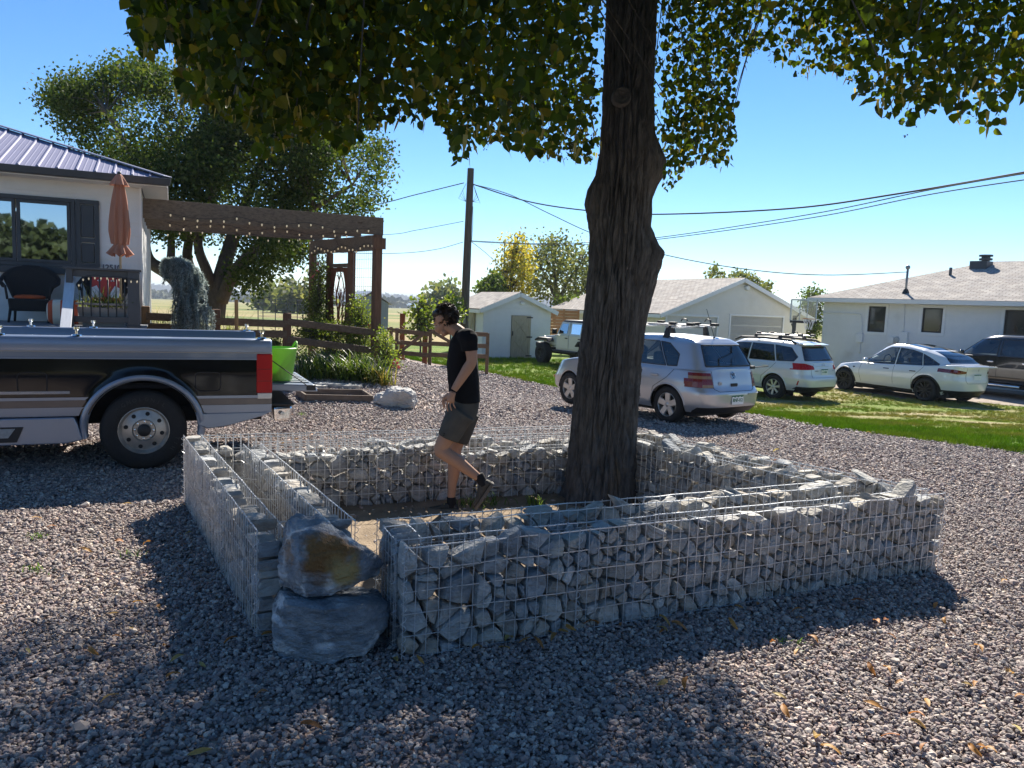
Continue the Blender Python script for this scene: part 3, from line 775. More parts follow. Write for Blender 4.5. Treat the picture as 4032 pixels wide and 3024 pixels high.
# ================================================================ the big linden
m_bark = M('furrowed_bark', (.052, .049, .046), .95, var=.35, scale=18, bump=1.0, bscale=46, stretch=(1, 1, .30), col2=(.16, .151, .14), spec=.12, dirt=((.15, .095, .03), 1.6, .63, .76))
def polyline_at(z, tab):
    for (z0, a), (z1, b) in zip(tab, tab[1:]):
        if z0 <= z <= z1: t = (z-z0)/(z1-z0); return a+(b-a)*t
    return tab[0][1] if z < tab[0][0] else tab[-1][1]
TB = Vector((0.88, 7.32, 0))
def trunk_mesh():
    """left and right outline of the trunk measured in the photograph, at the trunk's own distance"""
    D = 7.32
    Lp = [(1085, 1208), (1060, 1219), (1000, 1229), (930, 1236), (850, 1243), (760, 1254), (650, 1268), (560, 1276), (500, 1276), (465, 1270), (440, 1266), (415, 1270), (380, 1290), (330, 1299), (250, 1304), (150, 1308), (0, 1313)]
    Rp = [(1085, 1372), (1060, 1368), (1000, 1370), (930, 1372), (850, 1378), (760, 1386), (690, 1394), (620, 1412), (575, 1428), (545, 1434), (520, 1416), (490, 1402), (470, 1404), (430, 1405), (400, 1418), (375, 1434), (345, 1436), (320, 1424), (290, 1412), (200, 1409), (100, 1412), (0, 1416)]
    lz = sorted((at(x, y, D).z, at(x, y, D).x) for y, x in Lp); rz_ = sorted((at(x, y, D).z, at(x, y, D).x) for y, x in Rp)
    Lt = [(a, b) for a, b in lz]+[(6.2, lz[-1][1]+.05), (9.0, lz[-1][1]+.22)]
    Rt = [(a, b) for a, b in rz_]+[(6.2, rz_[-1][1]+.0), (9.0, rz_[-1][1]-.04)]
    nu, nv = 340, 460
    CXT = [(polyline_at(q, Lt)+polyline_at(q, Rt))/2 for q in (0.05, 1.0)]; top_ = (polyline_at(4.3, Lt)+polyline_at(4.3, Rt))/2
    CXT = CXT+[CXT[1]+(top_-CXT[1])*.42, CXT[1]+(top_-CXT[1])*.66, top_, top_+.03, top_+.1]
    def fn(i, j):
        th = 2*PI*i/nu; z = -0.05+9.0*(j/(nv-1))**1.15
        xl, xr = polyline_at(z, Lt), polyline_at(z, Rt); mid0 = 0.5*(xl+xr)
        # plain radius from a smooth taper; the burls are one-sided bumps
        r0 = .255-.010*z+.11*math.exp(-max(z, 0)/.42)
        cx = TB.x+.012*z+.02
        cx = float(np.interp(z, [0, 1.0, 2.4, 3.2, 4.5, 6, 9], CXT))
        c = math.cos(th); s = math.sin(th)
        side = (xr-cx) if c > 0 else (cx-xl); bm_ = side-r0
        r = r0+bm_*abs(c)**(2.2 if abs(bm_) < .05 else 5)
        if z < .5: r *= 1+.10*math.exp(-z/.18)*(math.sin(5*th+1)+.5*math.sin(9*th))
        # bark: long ridges
        px = Vector((math.cos(th)*2.6, math.sin(th)*2.6, z*.42)); w_ = .35*mnoise.noise(Vector((px.x*.8, px.y*.8, z*1.3)))
        wz = .12*mnoise.noise(Vector((px.x*2, px.y*2, z*3))); a = mnoise.noise(Vector((math.cos(th+wz)*7.4, math.sin(th+wz)*7.4, z*1.35))); b = mnoise.noise(Vector((math.cos(th+wz)*16, math.sin(th+wz)*16, z*3.6+5)))
        d = .085*(min(.42, abs(a)*2.2)-.30)+.034*(min(.4, abs(b)*1.5)-.25)+.010*mnoise.noise(Vector((math.cos(th)*34, math.sin(th)*34, z*7)))
        r += d
        return (cx-TB.x+r*c, r*s*(1.0 if z > .4 else 1.05), z)
    mb = MB(); mb.grid(fn, nu, nv, wrapu=True)
    return mb
lin = thing('linden_tree', 'big dark-barked tree with knobbly trunk standing inside the stone planter ring', 'tree', TB)
trunk_mesh().build('trunk', m_bark, lin, smooth=True, fix=True)
# the sawn-off limb scar
sc_p = at(1344, 207, 7.05)
m_scar = M('branch_scar', (.085, .08, .075), .95, var=.3, scale=18, bump=.8, bscale=60)
mb = MB(); mb.lathe([(0, -.012), (.018, -.012), (.022, .004), (.05, .002), (.062, .004), (.072, .014), (.082, .0), (.09, -.08)], 28, axis='Y')
o = mb.build('limb_scar', m_scar, lin, smooth=True); o.rotation_euler = (0, 0, PI); o.location = (sc_p.x-TB.x, sc_p.y-TB.y-.0, sc_p.z); o.scale = (1, 1, 1)

BOUND = [(260, -80), (283, 60), (300, 118), (345, 100), (362, 70), (385, 110), (395, 215), (420, 225), (450, 215), (470, 240), (500, 250), (540, 270), (560, 335), (577, 352), (600, 322), (640, 300), (690, 288), (710, 262), (720, 300), (750, 332), (760, 312), (790, 282), (830, 264), (870, 256), (905, 262), (920, 242), (960, 264), (985, 352), (1000, 354), (1015, 322), (1050, 302), (1100, 307), (1150, 332), (1200, 337), (1250, 347), (1290, 352), (1420, 402), (1450, 418), (1460, 388), (1490, 352), (1540, 347), (1585, 354), (1593, 300), (1586, 220), (1576, 170), (1600, 130), (1640, 115), (1700, 150), (1720, 172), (1740, 150), (1790, 150), (1830, 165), (1850, 200), (1880, 230), (1930, 262), (1960, 277), (2000, 242), (2040, 237), (2090, 257), (2130, 282), (2165, 280), (2180, 202), (2212, 202), (2500, 170), (3200, 150)]
BX = np.array([q[0] for q in BOUND], float); BY = np.array([q[1] for q in BOUND], float)
def proj_np(P):
    V = P-np.array([0, 0, CAM_H]); z = V @ CF
    return (2016+F_PX*(V @ CR)/z)/S_, (1512-F_PX*(V @ CU)/z)/S_, z
def crown_ok(P, rng, slack=6):
    x, y, d = proj_np(P); seen = (d > .3) & (y > -160)
    lim = np.interp(x, BX, BY, left=-900, right=150)+rng.normal(0, slack, len(P))
    ok = ~seen | (y < lim)
    ok &= ~((x > 1286) & (x < 1432) & (d < 7.35) & (y > -200))
    xs = P[:, 0]-.25*P[:, 2]; ys = P[:, 1]-1.22*P[:, 2]
    sl = np.where(xs > 1.2, 2.55-1.0*(xs-1.2), np.where(xs < -2.2, 4.5+(xs+2.2)*1.05, 4.55)); sl = np.where(xs < -3.4, 2.4, sl)
    nz_ = .30*np.sin(xs*5.1+1)+.22*np.sin(xs*11.3)
    ok &= ys < sl+nz_*.6+rng.normal(0, .10, len(P))
    return ok, x, y, d
rg = np.random.default_rng(21)
# crown volume
C0 = np.array([0.35, 5.6, 6.0]); RAD = np.array([5.6, 5.2, 3.5])
CC = []
# a: whole crown
q = rg.normal(size=(5200, 3)); q /= np.linalg.norm(q, axis=1)[:, None]; q = q*(rg.random(5200)**.42)[:, None]
P = C0+q*RAD; k, x_, y_, d_ = crown_ok(P, rg); k &= ~((x_ > -50) & (x_ < 2260) & (y_ > -60) & (d_ > 0) & (rg.random(len(P)) < .62)); P = P[k & (P[:, 2] > 2.3) & (np.hypot(P[:, 0], P[:, 1]-.2) > 2.6)]; CC.append(P)
# b: the drooping skirt that the photograph shows: fill the part of the frame above the outline
def fill(n, x0, x1, d0, d1, top, seed):
    rr = np.random.default_rng(seed); x = rr.uniform(x0, x1, n); b = np.interp(x, BX, BY); y = top+(b-top)*(rr.random(n)**1.15)
    D = rr.uniform(d0, d1, n); P = np.array([list(at(a, c, d)) for a, c, d in zip(x, y, D)]); kk, *_ = crown_ok(P, rr, 3)
    return P[kk]
CC += [fill(430, 275, 760, 3.6, 6.2, -150, 1), fill(230, 640, 1320, 3.9, 5.6, -150, 2), fill(300, 640, 1320, 5.6, 8.2, -150, 3),
       fill(150, 1390, 1600, 6.4, 8.2, -150, 4), fill(90, 1400, 1850, 6.0, 7.6, -150, 5), fill(200, 1780, 2330, 5.0, 6.8, -150, 6), fill(70, 300, 1250, 3.0, 3.9, -150, 7),
       fill(80, 1850, 2330, 4.0, 5.4, -150, 8)]
sx_ = rg.uniform(-3.1, 1.15, 520); sy_ = rg.uniform(1.9, 4.3, 520); sz_ = rg.uniform(6.1, 8.4, 520); P = np.stack([sx_+.25*sz_, sy_+1.22*sz_, sz_], 1); k, x_, y_, d_ = crown_ok(P, rg); CC.append(P[k & (y_ < -40)])  # clusters added out of view so their shadow covers the foreground
CC = np.concatenate(CC)
LPts = []; LD = []
nl = 20
off_ = rg.normal(0, 1, (len(CC), nl, 3))*np.array([.14, .14, .16])
P = (CC[:, None, :]+off_).reshape(-1, 3); k, X_, Y_, Dd = crown_ok(P, rg, 3); P = P[k]; X_, Y_, Dd = X_[k], Y_[k], Dd[k]
k = np.linalg.norm(P-np.array([0, 0, CAM_H]), axis=1) > 2.2
P, X_, Y_, Dd = P[k], X_[k], Y_[k], Dd[k]
dirs = rg.normal(0, .55, (len(P), 3)); dirs[:, 2] -= .62
Rl = rot_to(dirs, rg); sz = rg.uniform(.032, .066, len(P))
vis = (X_ > -60) & (X_ < 2270) & (Y_ > -80) & (Dd > 0)
lvv = np.clip(.5+.28*rg.normal(size=len(P)), 0, 1)
LPAL = [(.014, .028, .009), (.024, .046, .011), (.038, .068, .013), (.060, .088, .015), (.12, .11, .02)]
m_linden = M('linden_leaf', (.95, .95, .95), .45, var=.15, scale=25, palette=LPAL, attr='lv', trans=.58, tcol=(2.9, 2.5, .55), spec=.25)
m_linden1 = M('linden_leaf_single', (.95, .95, .95), .45, var=.15, scale=25, palette=LPAL, trans=.58, tcol=(2.9, 2.5, .55), spec=.25)
big = np.argsort(-np.where(vis & (Y_ > 5) & (X_ > 0) & (X_ < 2212), sz/np.maximum(Dd, .1), 0))[:290]
isbig = np.zeros(len(P), bool); isbig[big] = True
Pl = P-np.array(TB)
cr = leaves('crown', Pl[vis & ~isbig], sz[vis & ~isbig], m_linden, lin, 'heart', Rl[vis & ~isbig], lv=lvv[vis & ~isbig]); tag(cr, kind='stuff')
cr2 = leaves('unseen_crown', Pl[~vis], sz[~vis]*1.45, m_linden, lin, 'oval', Rl[~vis], lv=lvv[~vis], aspect=1.3); tag(cr2, kind='stuff')
T_, fs_ = LEAF['heart']; lm = []
for a in range(6):
    me = bpy.data.meshes.new('leaf'); tt = T_.copy(); tt[:, 2] += .07*np.sin(tt[:, 0]*4+a); tt[:, 1] *= rg.uniform(.85, 1.1)
    me.from_pydata([tuple(v) for v in tt], [], fs_); me.materials.append(m_linden1); lm.append(me)
for n_, i in enumerate(big):
    o = bpy.data.objects.new('leaf', lm[n_ % 6]); link(o, cr)
    Mx = Matrix([list(r) for r in Rl[i]]).to_4x4(); o.matrix_local = Matrix.Translation(Vector(Pl[i])) @ Mx @ Matrix.Scale(sz[i], 4)
# bracts and small round fruit
m_bract = M('linden_bract', (.36, .30, .10), .6, var=.2, trans=.55, tcol=(1.3, 1.25, .8))
vi = np.where(vis)[0]; low = vi[(np.interp(X_[vi], BX, BY)-Y_[vi]) < 120]
bi = rg.choice(low, min(1100, len(low)), replace=False); dr = rg.normal(0, .22, (len(bi), 3)); dr[:, 2] -= 1
tag(leaves('bracts', Pl[bi]+rg.normal(0, .03, (len(bi), 3)), rg.uniform(.05, .085, len(bi)), m_bract, lin, 'blade', rot_to(dr, rg), aspect=.24), kind='stuff')
fi = rg.choice(low, min(420, len(low)), replace=False); mb = MB()
for i in fi:
    p = Vector(Pl[i])+Vector((0, 0, -.05))
    for q in range(random.randint(2, 4)):
        c = p+Vector((random.uniform(-.025, .025), random.uniform(-.025, .025), random.uniform(-.03, 0))); mb.ball(c, .0042, 5, 3)
tag(mb.build('fruit', M('linden_fruit', (.10, .10, .05), .6), lin, smooth=True, fix=False), kind='stuff')
# limbs and drooping twigs
limb_tips = [(-2.6, 4.6, 5.0), (-1.6, 3.6, 5.6), (-.3, 3.4, 5.2), (-1.8, 6.4, 4.8), (3.4, 5.4, 5.4), (4.4, 4.6, 5.0), (2.2, 4.0, 6.0), (1.4, 8.4, 6.2), (.4, 6.6, 9), (2.6, 7.2, 6.0), (-3.8, 5.4, 6.2)]
paths = []
for n_, tip in enumerate(limb_tips):
    z0 = 4.9+.33*n_; a = Vector((TB.x+.25, TB.y, z0)); t = Vector(tip); mid = a.lerp(t, .5)+Vector((0, 0, .6+.2*(n_ % 3)))
    pts = [a*(1-u)**2+mid*2*u*(1-u)+t*u*u+Vector((random.uniform(-.06, .06), random.uniform(-.06, .06), 0)) for u in [i/10 for i in range(11)]]
    mb = MB(); mb.tube([p-TB for p in pts], [.11*(1-u)+.022 for u in [i/10 for i in range(11)]], 8)
    mb.build('limb', m_bark, lin, smooth=True); paths.append(pts)
allp = [(p, i) for pts in paths for i, p in enumerate(pts) if i > 3]
tw = MB(); sel = rg.choice(len(CC), 620, replace=False)
for i in sel:
    c = Vector(CC[i]); a = min(allp, key=lambda q: (q[0]-c).length)[0]
    if (a-c).length > 3.2: continue
    h = a.lerp(c, .55)+Vector((random.uniform(-.15, .15), random.uniform(-.15, .15), .35*(a-c).length*.5))
    pts = [a*(1-u)**2+h*2*u*(1-u)+c*u*u for u in [j/6 for j in range(7)]]
    tw.tube([p-TB for p in pts], [.012*(1-u*.75) for u in [j/6 for j in range(7)]], 4, False)
tag(tw.build('twigs', m_bark, lin, fix=False, smooth=True), kind='stuff')

# ================================================================ other trees and shrubs
def poly_fill(outline, n, rr):
    xs = np.array([q[0] for q in outline]); ys = np.array([q[1] for q in outline]); out = np.zeros((0, 2))
    while len(out) < n:
        x = rr.uniform(xs.min(), xs.max(), n*2); y = rr.uniform(ys.min(), ys.max(), n*2); k = in_poly(x, y, outline); out = np.concatenate([out, np.stack([x[k], y[k]], 1)])
    return out[:n]
def at_np(X2, D):
    d = (X2[:, :1]*S_-2016)/F_PX*CR-(X2[:, 1:]*S_-1512)/F_PX*CU+CF; t = D/d[:, 1]
    return np.array([0, 0, CAM_H])+t[:, None]*d
def plant(name, label, cat, D, sig, outline, n, size, mat, base=None, limbs=(), group=None, clus=14, spread=.16, barkmat=None, lv=None, shape='oval', bend=None, flowers=None, trunk_r=.12, aspect=1.0, foliage='crown', seed=1, gapf=1.5):
    rr = np.random.default_rng(seed); 
    nc = max(6, n//clus); X2 = poly_fill(outline, int(nc*gapf), rr); Dn = D+np.clip(rr.normal(0, sig, len(X2)), -2.2*sig, 2.2*sig)
    C = at_np(X2, Dn); fq = .50 if gapf > 2 else 2.2/max(.35, spread*7); gapn = np.array([mnoise.noise(Vector(c*fq)) for c in C]); C = C[np.argsort(-gapn)[:nc]]; nc = len(C); P = (C[:, None, :]+rr.normal(0, spread, (nc, clus, 3))).reshape(-1, 3)
    if base is None:
        cx = sum(q[0] for q in outline)/len(outline); by = max(q[1] for q in outline); p = at(cx, by, D); base = Vector((p.x, p.y, float(gz(p.x, p.y))))
    base = Vector(base); P = P[P[:, 2] > gz(P[:, 0], P[:, 1])+.02]
    root = thing(name, label, cat, base, 0, group)
    leaves(foliage, P-np.array(base), rr.uniform(.7, 1.25, len(P))*size, mat, root, shape, lv=np.clip(.5+.3*rr.normal(size=len(P)), 0, 1), rng=rr, aspect=aspect)['kind'] = 'stuff'
    bm_ = barkmat or m_bark
    if limbs:
        for j, (pts, r0, r1) in enumerate(limbs):
            Q = [at(x, y, D+dd)-base for x, y, dd in pts]; m_ = len(Q)
            mb = MB(); mb.tube(smooth_path(Q, 4), np.linspace(r0, r1, (m_-1)*4+1).tolist(), 8); mb.build('trunk' if j == 0 else 'limb', bm_, root, smooth=True)
        tips = [at(x, y, D+dd) for pts, r0, r1 in limbs for x, y, dd in pts[1:]]
    else:
        mb = MB(); mb.tube([Vector((0, 0, -.05)), Vector((0, 0, max(.1, (C[:, 2].mean()-base.z)*.8)))], [trunk_r, trunk_r*.5], 6); mb.build('stem', bm_, root, smooth=True)
        tips = [base+Vector((0, 0, max(.1, (C[:, 2].mean()-base.z)*k))) for k in (.3, .6, .8)]
    tw = MB()
    for i in rr.choice(nc, min(nc, 130), replace=False):
        c = Vector(C[i]); a = min(tips, key=lambda q: (q-c).length)
        h = a.lerp(c, .5)+Vector((0, 0, .12*(a-c).length)); tw.tube([a-base, h-base, c-base], [min(.03, trunk_r*.3), .014, .005], 4, False)
    tw.build('twigs', bm_, root, fix=False)['kind'] = 'stuff'
    if flowers:
        fm, fn, fs, fout = flowers; X2 = poly_fill(fout, fn, rr); Pf = at_np(X2, D-sig*.8+rr.normal(0, .08, fn))
        mb = MB()
        for p in Pf:
            p = Vector(p)-base
            for q in range(5):
                a = 2*PI*q/5; mb.ball(p+Vector((math.cos(a)*fs*.5, -.01, math.sin(a)*fs*.5)), (fs*.45, fs*.25, fs*.45), 6, 4)
        mb.build('blossoms', fm, root, fix=False, smooth=True)['kind'] = 'stuff'
    return root
def smooth_path(Q, k):
    out = []; n = len(Q)
    for i in range(n-1):
        p0, p1, p2, p3 = Q[max(i-1, 0)], Q[i], Q[i+1], Q[min(i+2, n-1)]
        for j in range(k):
            t = j/k; out.append(.5*((2*p1)+(p2-p0)*t+(2*p0-5*p1+4*p2-p3)*t*t+(3*p1-p0-3*p2+p3)*t**3))
    out.append(Q[-1]); return out
m_apple = M('apple_leaf', (.95, .95, .95), .7, var=.1, palette=[(.02, .04, .012), (.035, .062, .016), (.055, .085, .02), (.08, .11, .028), (.11, .13, .035)], attr='lv', trans=.32, tcol=(1.8, 1.8, .8), spec=.12)
m_abark = M('apple_bark', (.10, .078, .06), .95, var=.35, scale=14, bump=1, bscale=40, stretch=(1, 1, .4))
ap_out = [(92, 225), (110, 190), (160, 180), (230, 150), (300, 132), (340, 150), (400, 165), (440, 165), (560, 200), (640, 240), (700, 250), (760, 280), (810, 300), (830, 330), (838, 385), (825, 440), (780, 460), (700, 470), (680, 530), (650, 560), (600, 560), (560, 600), (520, 630), (505, 590), (490, 520), (470, 500), (400, 505), (330, 500), (330, 450), (300, 400), (220, 340), (150, 290), (100, 262)]
ab = at(468, 668, 26.0); ab.z = float(gz(ab.x, ab.y))
plant('apple_tree', 'large leaning old fruit tree with several dark stems behind the pergola', 'tree', 26.0, 2.0, ap_out, 84000, .125, m_apple, ab,
      [([(462, 690, 0), (470, 640, 0), (480, 590, 0), (500, 520, .3), (530, 440, .5), (560, 360, .8), (580, 290, 1)], .38, .07),
       ([(455, 668, 0), (410, 632, -.2), (362, 590, -.4), (322, 562, -.5), (313, 510, -.6), (330, 440, -.6), (280, 330, -.8), (230, 240, -1)], .30, .06),
       ([(455, 660, .2), (425, 610, .3), (405, 560, .5), (412, 500, .6), (430, 420, .8), (410, 330, 1.0)], .25, .06),
       ([(465, 655, .1), (448, 590, -.3), (428, 530, -.4), (440, 460, -.5), (470, 370, -.5), (440, 260, -.5)], .22, .06),
       ([(478, 650, -.1), (505, 590, -.3), (545, 545, -.4), (600, 500, -.3), (680, 450, 0), (760, 400, .2)], .24, .05),
       ([(365, 592, -.4), (370, 540, -.2), (366, 480, 0), (350, 400, .2)], .17, .06)], barkmat=m_abark, clus=20, spread=.25, seed=3, gapf=2.6)
m_aspen = M('yellow_leaf', (.95, .95, .95), .6, var=.1, palette=[(.16, .21, .03), (.36, .34, .04), (.58, .48, .06), (.66, .54, .10)], attr='lv', trans=.5, tcol=(1.2, 1.15, .9))
m_olive = M('olive_leaf', (.95, .95, .95), .6, var=.1, palette=[(.07, .09, .03), (.12, .15, .045), (.17, .19, .06), (.24, .24, .07)], attr='lv', trans=.45, tcol=(1.3, 1.3, .9))
m_green = M('green_leaf', (.95, .95, .95), .6, var=.1, palette=[(.04, .06, .018), (.07, .10, .025), (.10, .14, .03), (.15, .18, .04)], attr='lv', trans=.42, tcol=(1.4, 1.5, .8))
m_lime = M('lime_leaf', (.95, .95, .95), .55, var=.1, palette=[(.09, .13, .02), (.15, .21, .03), (.22, .28, .04), (.30, .30, .05)], attr='lv', trans=.5, tcol=(1.3, 1.35, .8))
plant('poplar', 'slim tree with bright yellow upper leaves behind the white shed', 'tree', 47, 1.0, [(1062, 660), (1072, 600), (1085, 560), (1088, 512), (1098, 540), (1108, 520), (1126, 500), (1140, 520), (1145, 560), (1142, 610), (1135, 640)], 3400, .20, m_aspen, None,
      [([(1100, 690, 0), (1104, 620, 0), (1110, 540, 0), (1122, 505, 0)], .16, .03), ([(1100, 650, 0), (1090, 590, 0), (1090, 520, 0)], .08, .02)], clus=8, spread=.28, seed=5)
plant('cottonwood', 'broad airy olive green tree with spreading limbs behind the shed roof', 'tree', 52, 2.0, [(1140, 570), (1150, 530), (1185, 508), (1215, 512), (1240, 535), (1262, 530), (1290, 545), (1300, 600), (1290, 650), (1260, 668), (1215, 660), (1180, 640), (1150, 650), (1135, 620)], 5200, .24, m_olive, None,
      [([(1203, 700, 0), (1203, 650, 0), (1198, 600, 0), (1190, 520, 0)], .26, .05), ([(1203, 660, 0), (1225, 610, 0), (1260, 560, 0)], .14, .03), ([(1203, 650, 0), (1180, 600, 0), (1160, 560, 0)], .13, .03), ([(1204, 665, 0), (1245, 640, 0), (1285, 600, 0)], .13, .03)], clus=8, spread=.34, seed=6)
plant('dark_shrub', 'dark green rounded tree low behind the shed between it and the garage', 'tree', 46, 1.0, [(1195, 690), (1200, 650), (1235, 640), (1270, 655), (1290, 690)], 2200, .2, m_green, seed=7)
plant('dark_shrub', 'green leafy tree left of the shed roof behind the utility pole', 'tree', 44, 1.0, [(1035, 640), (1040, 612), (1065, 590), (1085, 600), (1090, 640), (1060, 655)], 1900, .2, m_green, seed=8)
plant('young_maple', 'small lime green maple with large leaves behind the plank gate', 'tree', 27, .35, [(880, 720), (890, 672), (905, 645), (925, 650), (940, 670), (945, 700), (930, 720), (905, 730)], 900, .15, m_lime, None, [([(908, 765, 0), (909, 700, 0), (910, 655, 0)], .035, .01)], clus=6, spread=.14, seed=9)
plant('young_maple', 'small lime green tree directly behind the head of the walking person', 'tree', 29, .35, [(950, 690), (955, 655), (975, 640), (995, 650), (995, 690)], 700, .15, m_lime, clus=6, spread=.14, trunk_r=.04, seed=10)
plant('garage_tree', 'round leafed tree whose top shows above the garage gable', 'tree', 56, 1.2, [(1525, 625), (1530, 590), (1545, 578), (1560, 590), (1590, 588), (1615, 598), (1640, 600), (1665, 615), (1670, 640), (1600, 640)], 1800, .28, m_olive, seed=11)
plant('yard_tree', 'slender green tree standing behind the basketball hoop', 'tree', 44, .5, [(1712, 740), (1725, 700), (1728, 640), (1752, 620), (1778, 630), (1780, 690), (1760, 740)], 2200, .16, m_green, seed=12)
# low far trees on the meadow
def far_bush(x0, x1, ytop, ybot, D, label, seed):
    plant('meadow_tree', label, 'tree', D, 2.5, [(x0, ybot), (x0+(x1-x0)*.12, ytop+(ybot-ytop)*.4), (x0+(x1-x0)*.4, ytop), (x0+(x1-x0)*.7, ytop+(ybot-ytop)*.15), (x1, ybot-(ybot-ytop)*.3), (x1, ybot)], 1300, D*.0085, m_olive, clus=7, spread=D*.010, seed=seed)
far_bush(1180/1.0*0+604, 690, 632, 662, 150, 'broad pale green tree on the meadow beside the left pergola post', 31)
far_bush(570, 612, 640, 662, 190, 'pale bushy tree on the meadow left of the broad one', 32)
far_bush(940, 985, 636, 668, 170, 'hazy tree on the meadow beyond the utility pole', 33)
# wooded ridge beyond the lake and meadow
m_far = M('distant_leaf', (.95, .95, .95), .9, var=.1, palette=[(.05, .07, .03), (.08, .10, .04), (.12, .14, .06)], attr='lv')
rr = np.random.default_rng(41); n = 15000; fx = rr.uniform(-2600, 3400, n); fy = rr.uniform(2500, 2900, n); base_h = 12+8*np.sin(fx*.0031+1)+5*np.sin(fx*.0083)+4*np.sin(fx*.021)
fz = rr.random(n)**.7*base_h-9+rr.normal(0, 1.5, n)
tag(leaves('distant_wood', np.stack([fx, fy, fz], 1), rr.uniform(12, 30, n), m_far, None, 'oval', aspect=1.6, rng=rr), 'hazy blue line of woods along the far shore of the lake', 'woods', kind='stuff')
n = 5000; fx = rr.uniform(-900, -130, n); fy = rr.uniform(820, 1000, n); hh = 5+2.5*np.sin(fx*.03)+2*np.sin(fx*.09+1); fz = rr.random(n)**.7*hh+gz(fx, fy)
tag(leaves('distant_wood', np.stack([fx, fy, fz], 1), rr.uniform(4, 9, n), m_far, None, 'oval', aspect=1.6, rng=rr), 'hazy line of trees and roofs beyond the meadow left of the lake', 'woods', kind='stuff')
# ================================================================ shared helpers for buildings
def rotl(root): return root.matrix_local.inverted() if False else (Matrix.Translation(root.location) @ root.rotation_euler.to_matrix().to_4x4()).inverted()
def on_plane(x, y, P0, n):
    d = Vector(ray(x*S_, y*S_)); o = Vector((0, 0, CAM_H)); t = (Vector(P0)-o).dot(n)/d.dot(n); return o+d*t
def loc_on(root, x, y, off=0.0):
    """display pixel -> local coordinates on the plane local y = off of a root"""
    Mi = rotl(root); R = root.rotation_euler.to_matrix(); n = R @ Vector((0, 1, 0)); P0 = root.location+R @ Vector((0, off, 0))
    return Mi @ on_plane(x, y, P0, n)
def on_line(xd, A, B, z):
    lo, hi = -.5, 1.5
    f = lambda t: proj((A.x+(B.x-A.x)*t, A.y+(B.y-A.y)*t, z))[0]/S_-xd
    s0 = f(lo)
    for _ in range(50):
        m = (lo+hi)/2
        if (f(m) > 0) == (s0 > 0): lo = m
        else: hi = m
    return A.lerp(B, lo)
def laps(root, x0, x1, z0, z1, h, mat, y=0.0, thick=.018, holes=(), name='siding_board'):
    """overlapping boards, each course an object; holes = (x0,x1,z0,z1) rectangles left open"""
    z = z0
    while z < z1-.01:
        zt = min(z+h, z1); spans = [(x0, x1)]
        for hx0, hx1, hz0, hz1 in holes:
            if hz0 < zt-.01 and hz1 > z+.01:
                new = []
                for a, b in spans:
                    if hx1 <= a or hx0 >= b: new.append((a, b)); continue
                    if hx0 > a: new.append((a, hx0))
                    if hx1 < b: new.append((hx1, b))
                spans = new
        for a, b in spans:
            if b-a < .01: continue
            mb = MB(); mb.hexa([(a, y-thick, z), (b, y-thick, z), (b, y, z), (a, y, z), (a, y-.004, zt+.0), (b, y-.004, zt+.0), (b, y, zt+.0), (a, y, zt+.0)])
            mb.build(name, mat, root)
        z += h
def frame_rect(mb, x0, x1, z0, z1, w_, y0, y1):
    mb.box(x0, x1, y0, y1, z0, z0+w_); mb.box(x0, x1, y0, y1, z1-w_, z1); mb.box(x0, x0+w_, y0, y1, z0+w_, z1-w_); mb.box(x1-w_, x1, y0, y1, z0+w_, z1-w_)
m_white = M('white_paint', (.74, .74, .73), .55, var=.04, scale=3, bump=.15, bscale=40, dirt=((.60, .58, .54), .9, .58, .8))
m_trim = M('white_trim', (.78, .78, .77), .5, var=.03)
m_char = M('charcoal_paint', (.050, .058, .068), .5, var=.12, scale=4)
m_glassdark = M('window_mirror', (.40, .46, .52), .02, metal=1.0, var=0)
m_metalroof = M('metal_roof', (.25, .25, .36), .62, metal=.0, var=.05, scale=2, spec=.25)
m_wood = M('weathered_timber', (.12, .082, .055), .85, var=.4, scale=5, bump=.6, bscale=24, stretch=(1, 1, 8), col2=(.22, .16, .11))
m_woodx = M('weathered_beam', (.10, .075, .055), .85, scale=5, bump=.6, bscale=24, stretch=(.5, 6, 6), col2=(.23, .175, .125), dirt=((.05, .022, .012), 1.3, .66, .74))
m_post = M('stained_post', (.10, .048, .026), .8, scale=6, bump=.5, bscale=24, stretch=(5, 5, .6), col2=(.20, .105, .06))
m_rail = M('fence_timber', (.11, .07, .042), .85, scale=5, bump=.7, bscale=24, stretch=(1, 6, 6), col2=(.24, .16, .10))
# ================================================================ left house
PC = Vector((-7.25, 15.0, 0))
house = thing('white_house', 'white house with ribbed blue-grey metal roof and charcoal windows above the porch deck', 'house', PC, GRID)
ev = loc_on(house, 150, 366, -.48); EZ = ev.z                                  # roof edge height
hip = .36
WL, WD = -11.0, 8.0
wl = lambda x, y: loc_on(house, x, y, 0)
win_r = wl(163, 500).x; win_t = wl(120, 427).z; win_b = wl(120, 577).z; win_l = win_r-2.75
laps(house, WL, 0, .3, EZ-.16, .235, m_white, 0, holes=[(win_l, win_r, win_b, win_t)])
mb = MB(); mb.box(WL, -.02, .001, .12, -.2, win_b); mb.box(WL, -.02, .001, .12, win_t, EZ-.14); mb.box(WL, win_l, .001, .12, win_b, win_t); mb.box(win_r, -.02, .001, .12, win_b, win_t)
mb.box(-.14, 0, -.0, WD, -.2, EZ-.14); mb.box(WL, 0, WD-.12, WD, -.2, EZ-.14); mb.box(WL, WL+.12, .12, WD-.12, -.2, EZ-.14); mb.box(WL+.12, -.14, .12, 3, -.1, .1)
mb.build('wall', m_white, house)
mb = MB(); mb.box(-.022, .018, -.024, .03, .3, EZ-.15); mb.build('corner_board', m_trim, house)
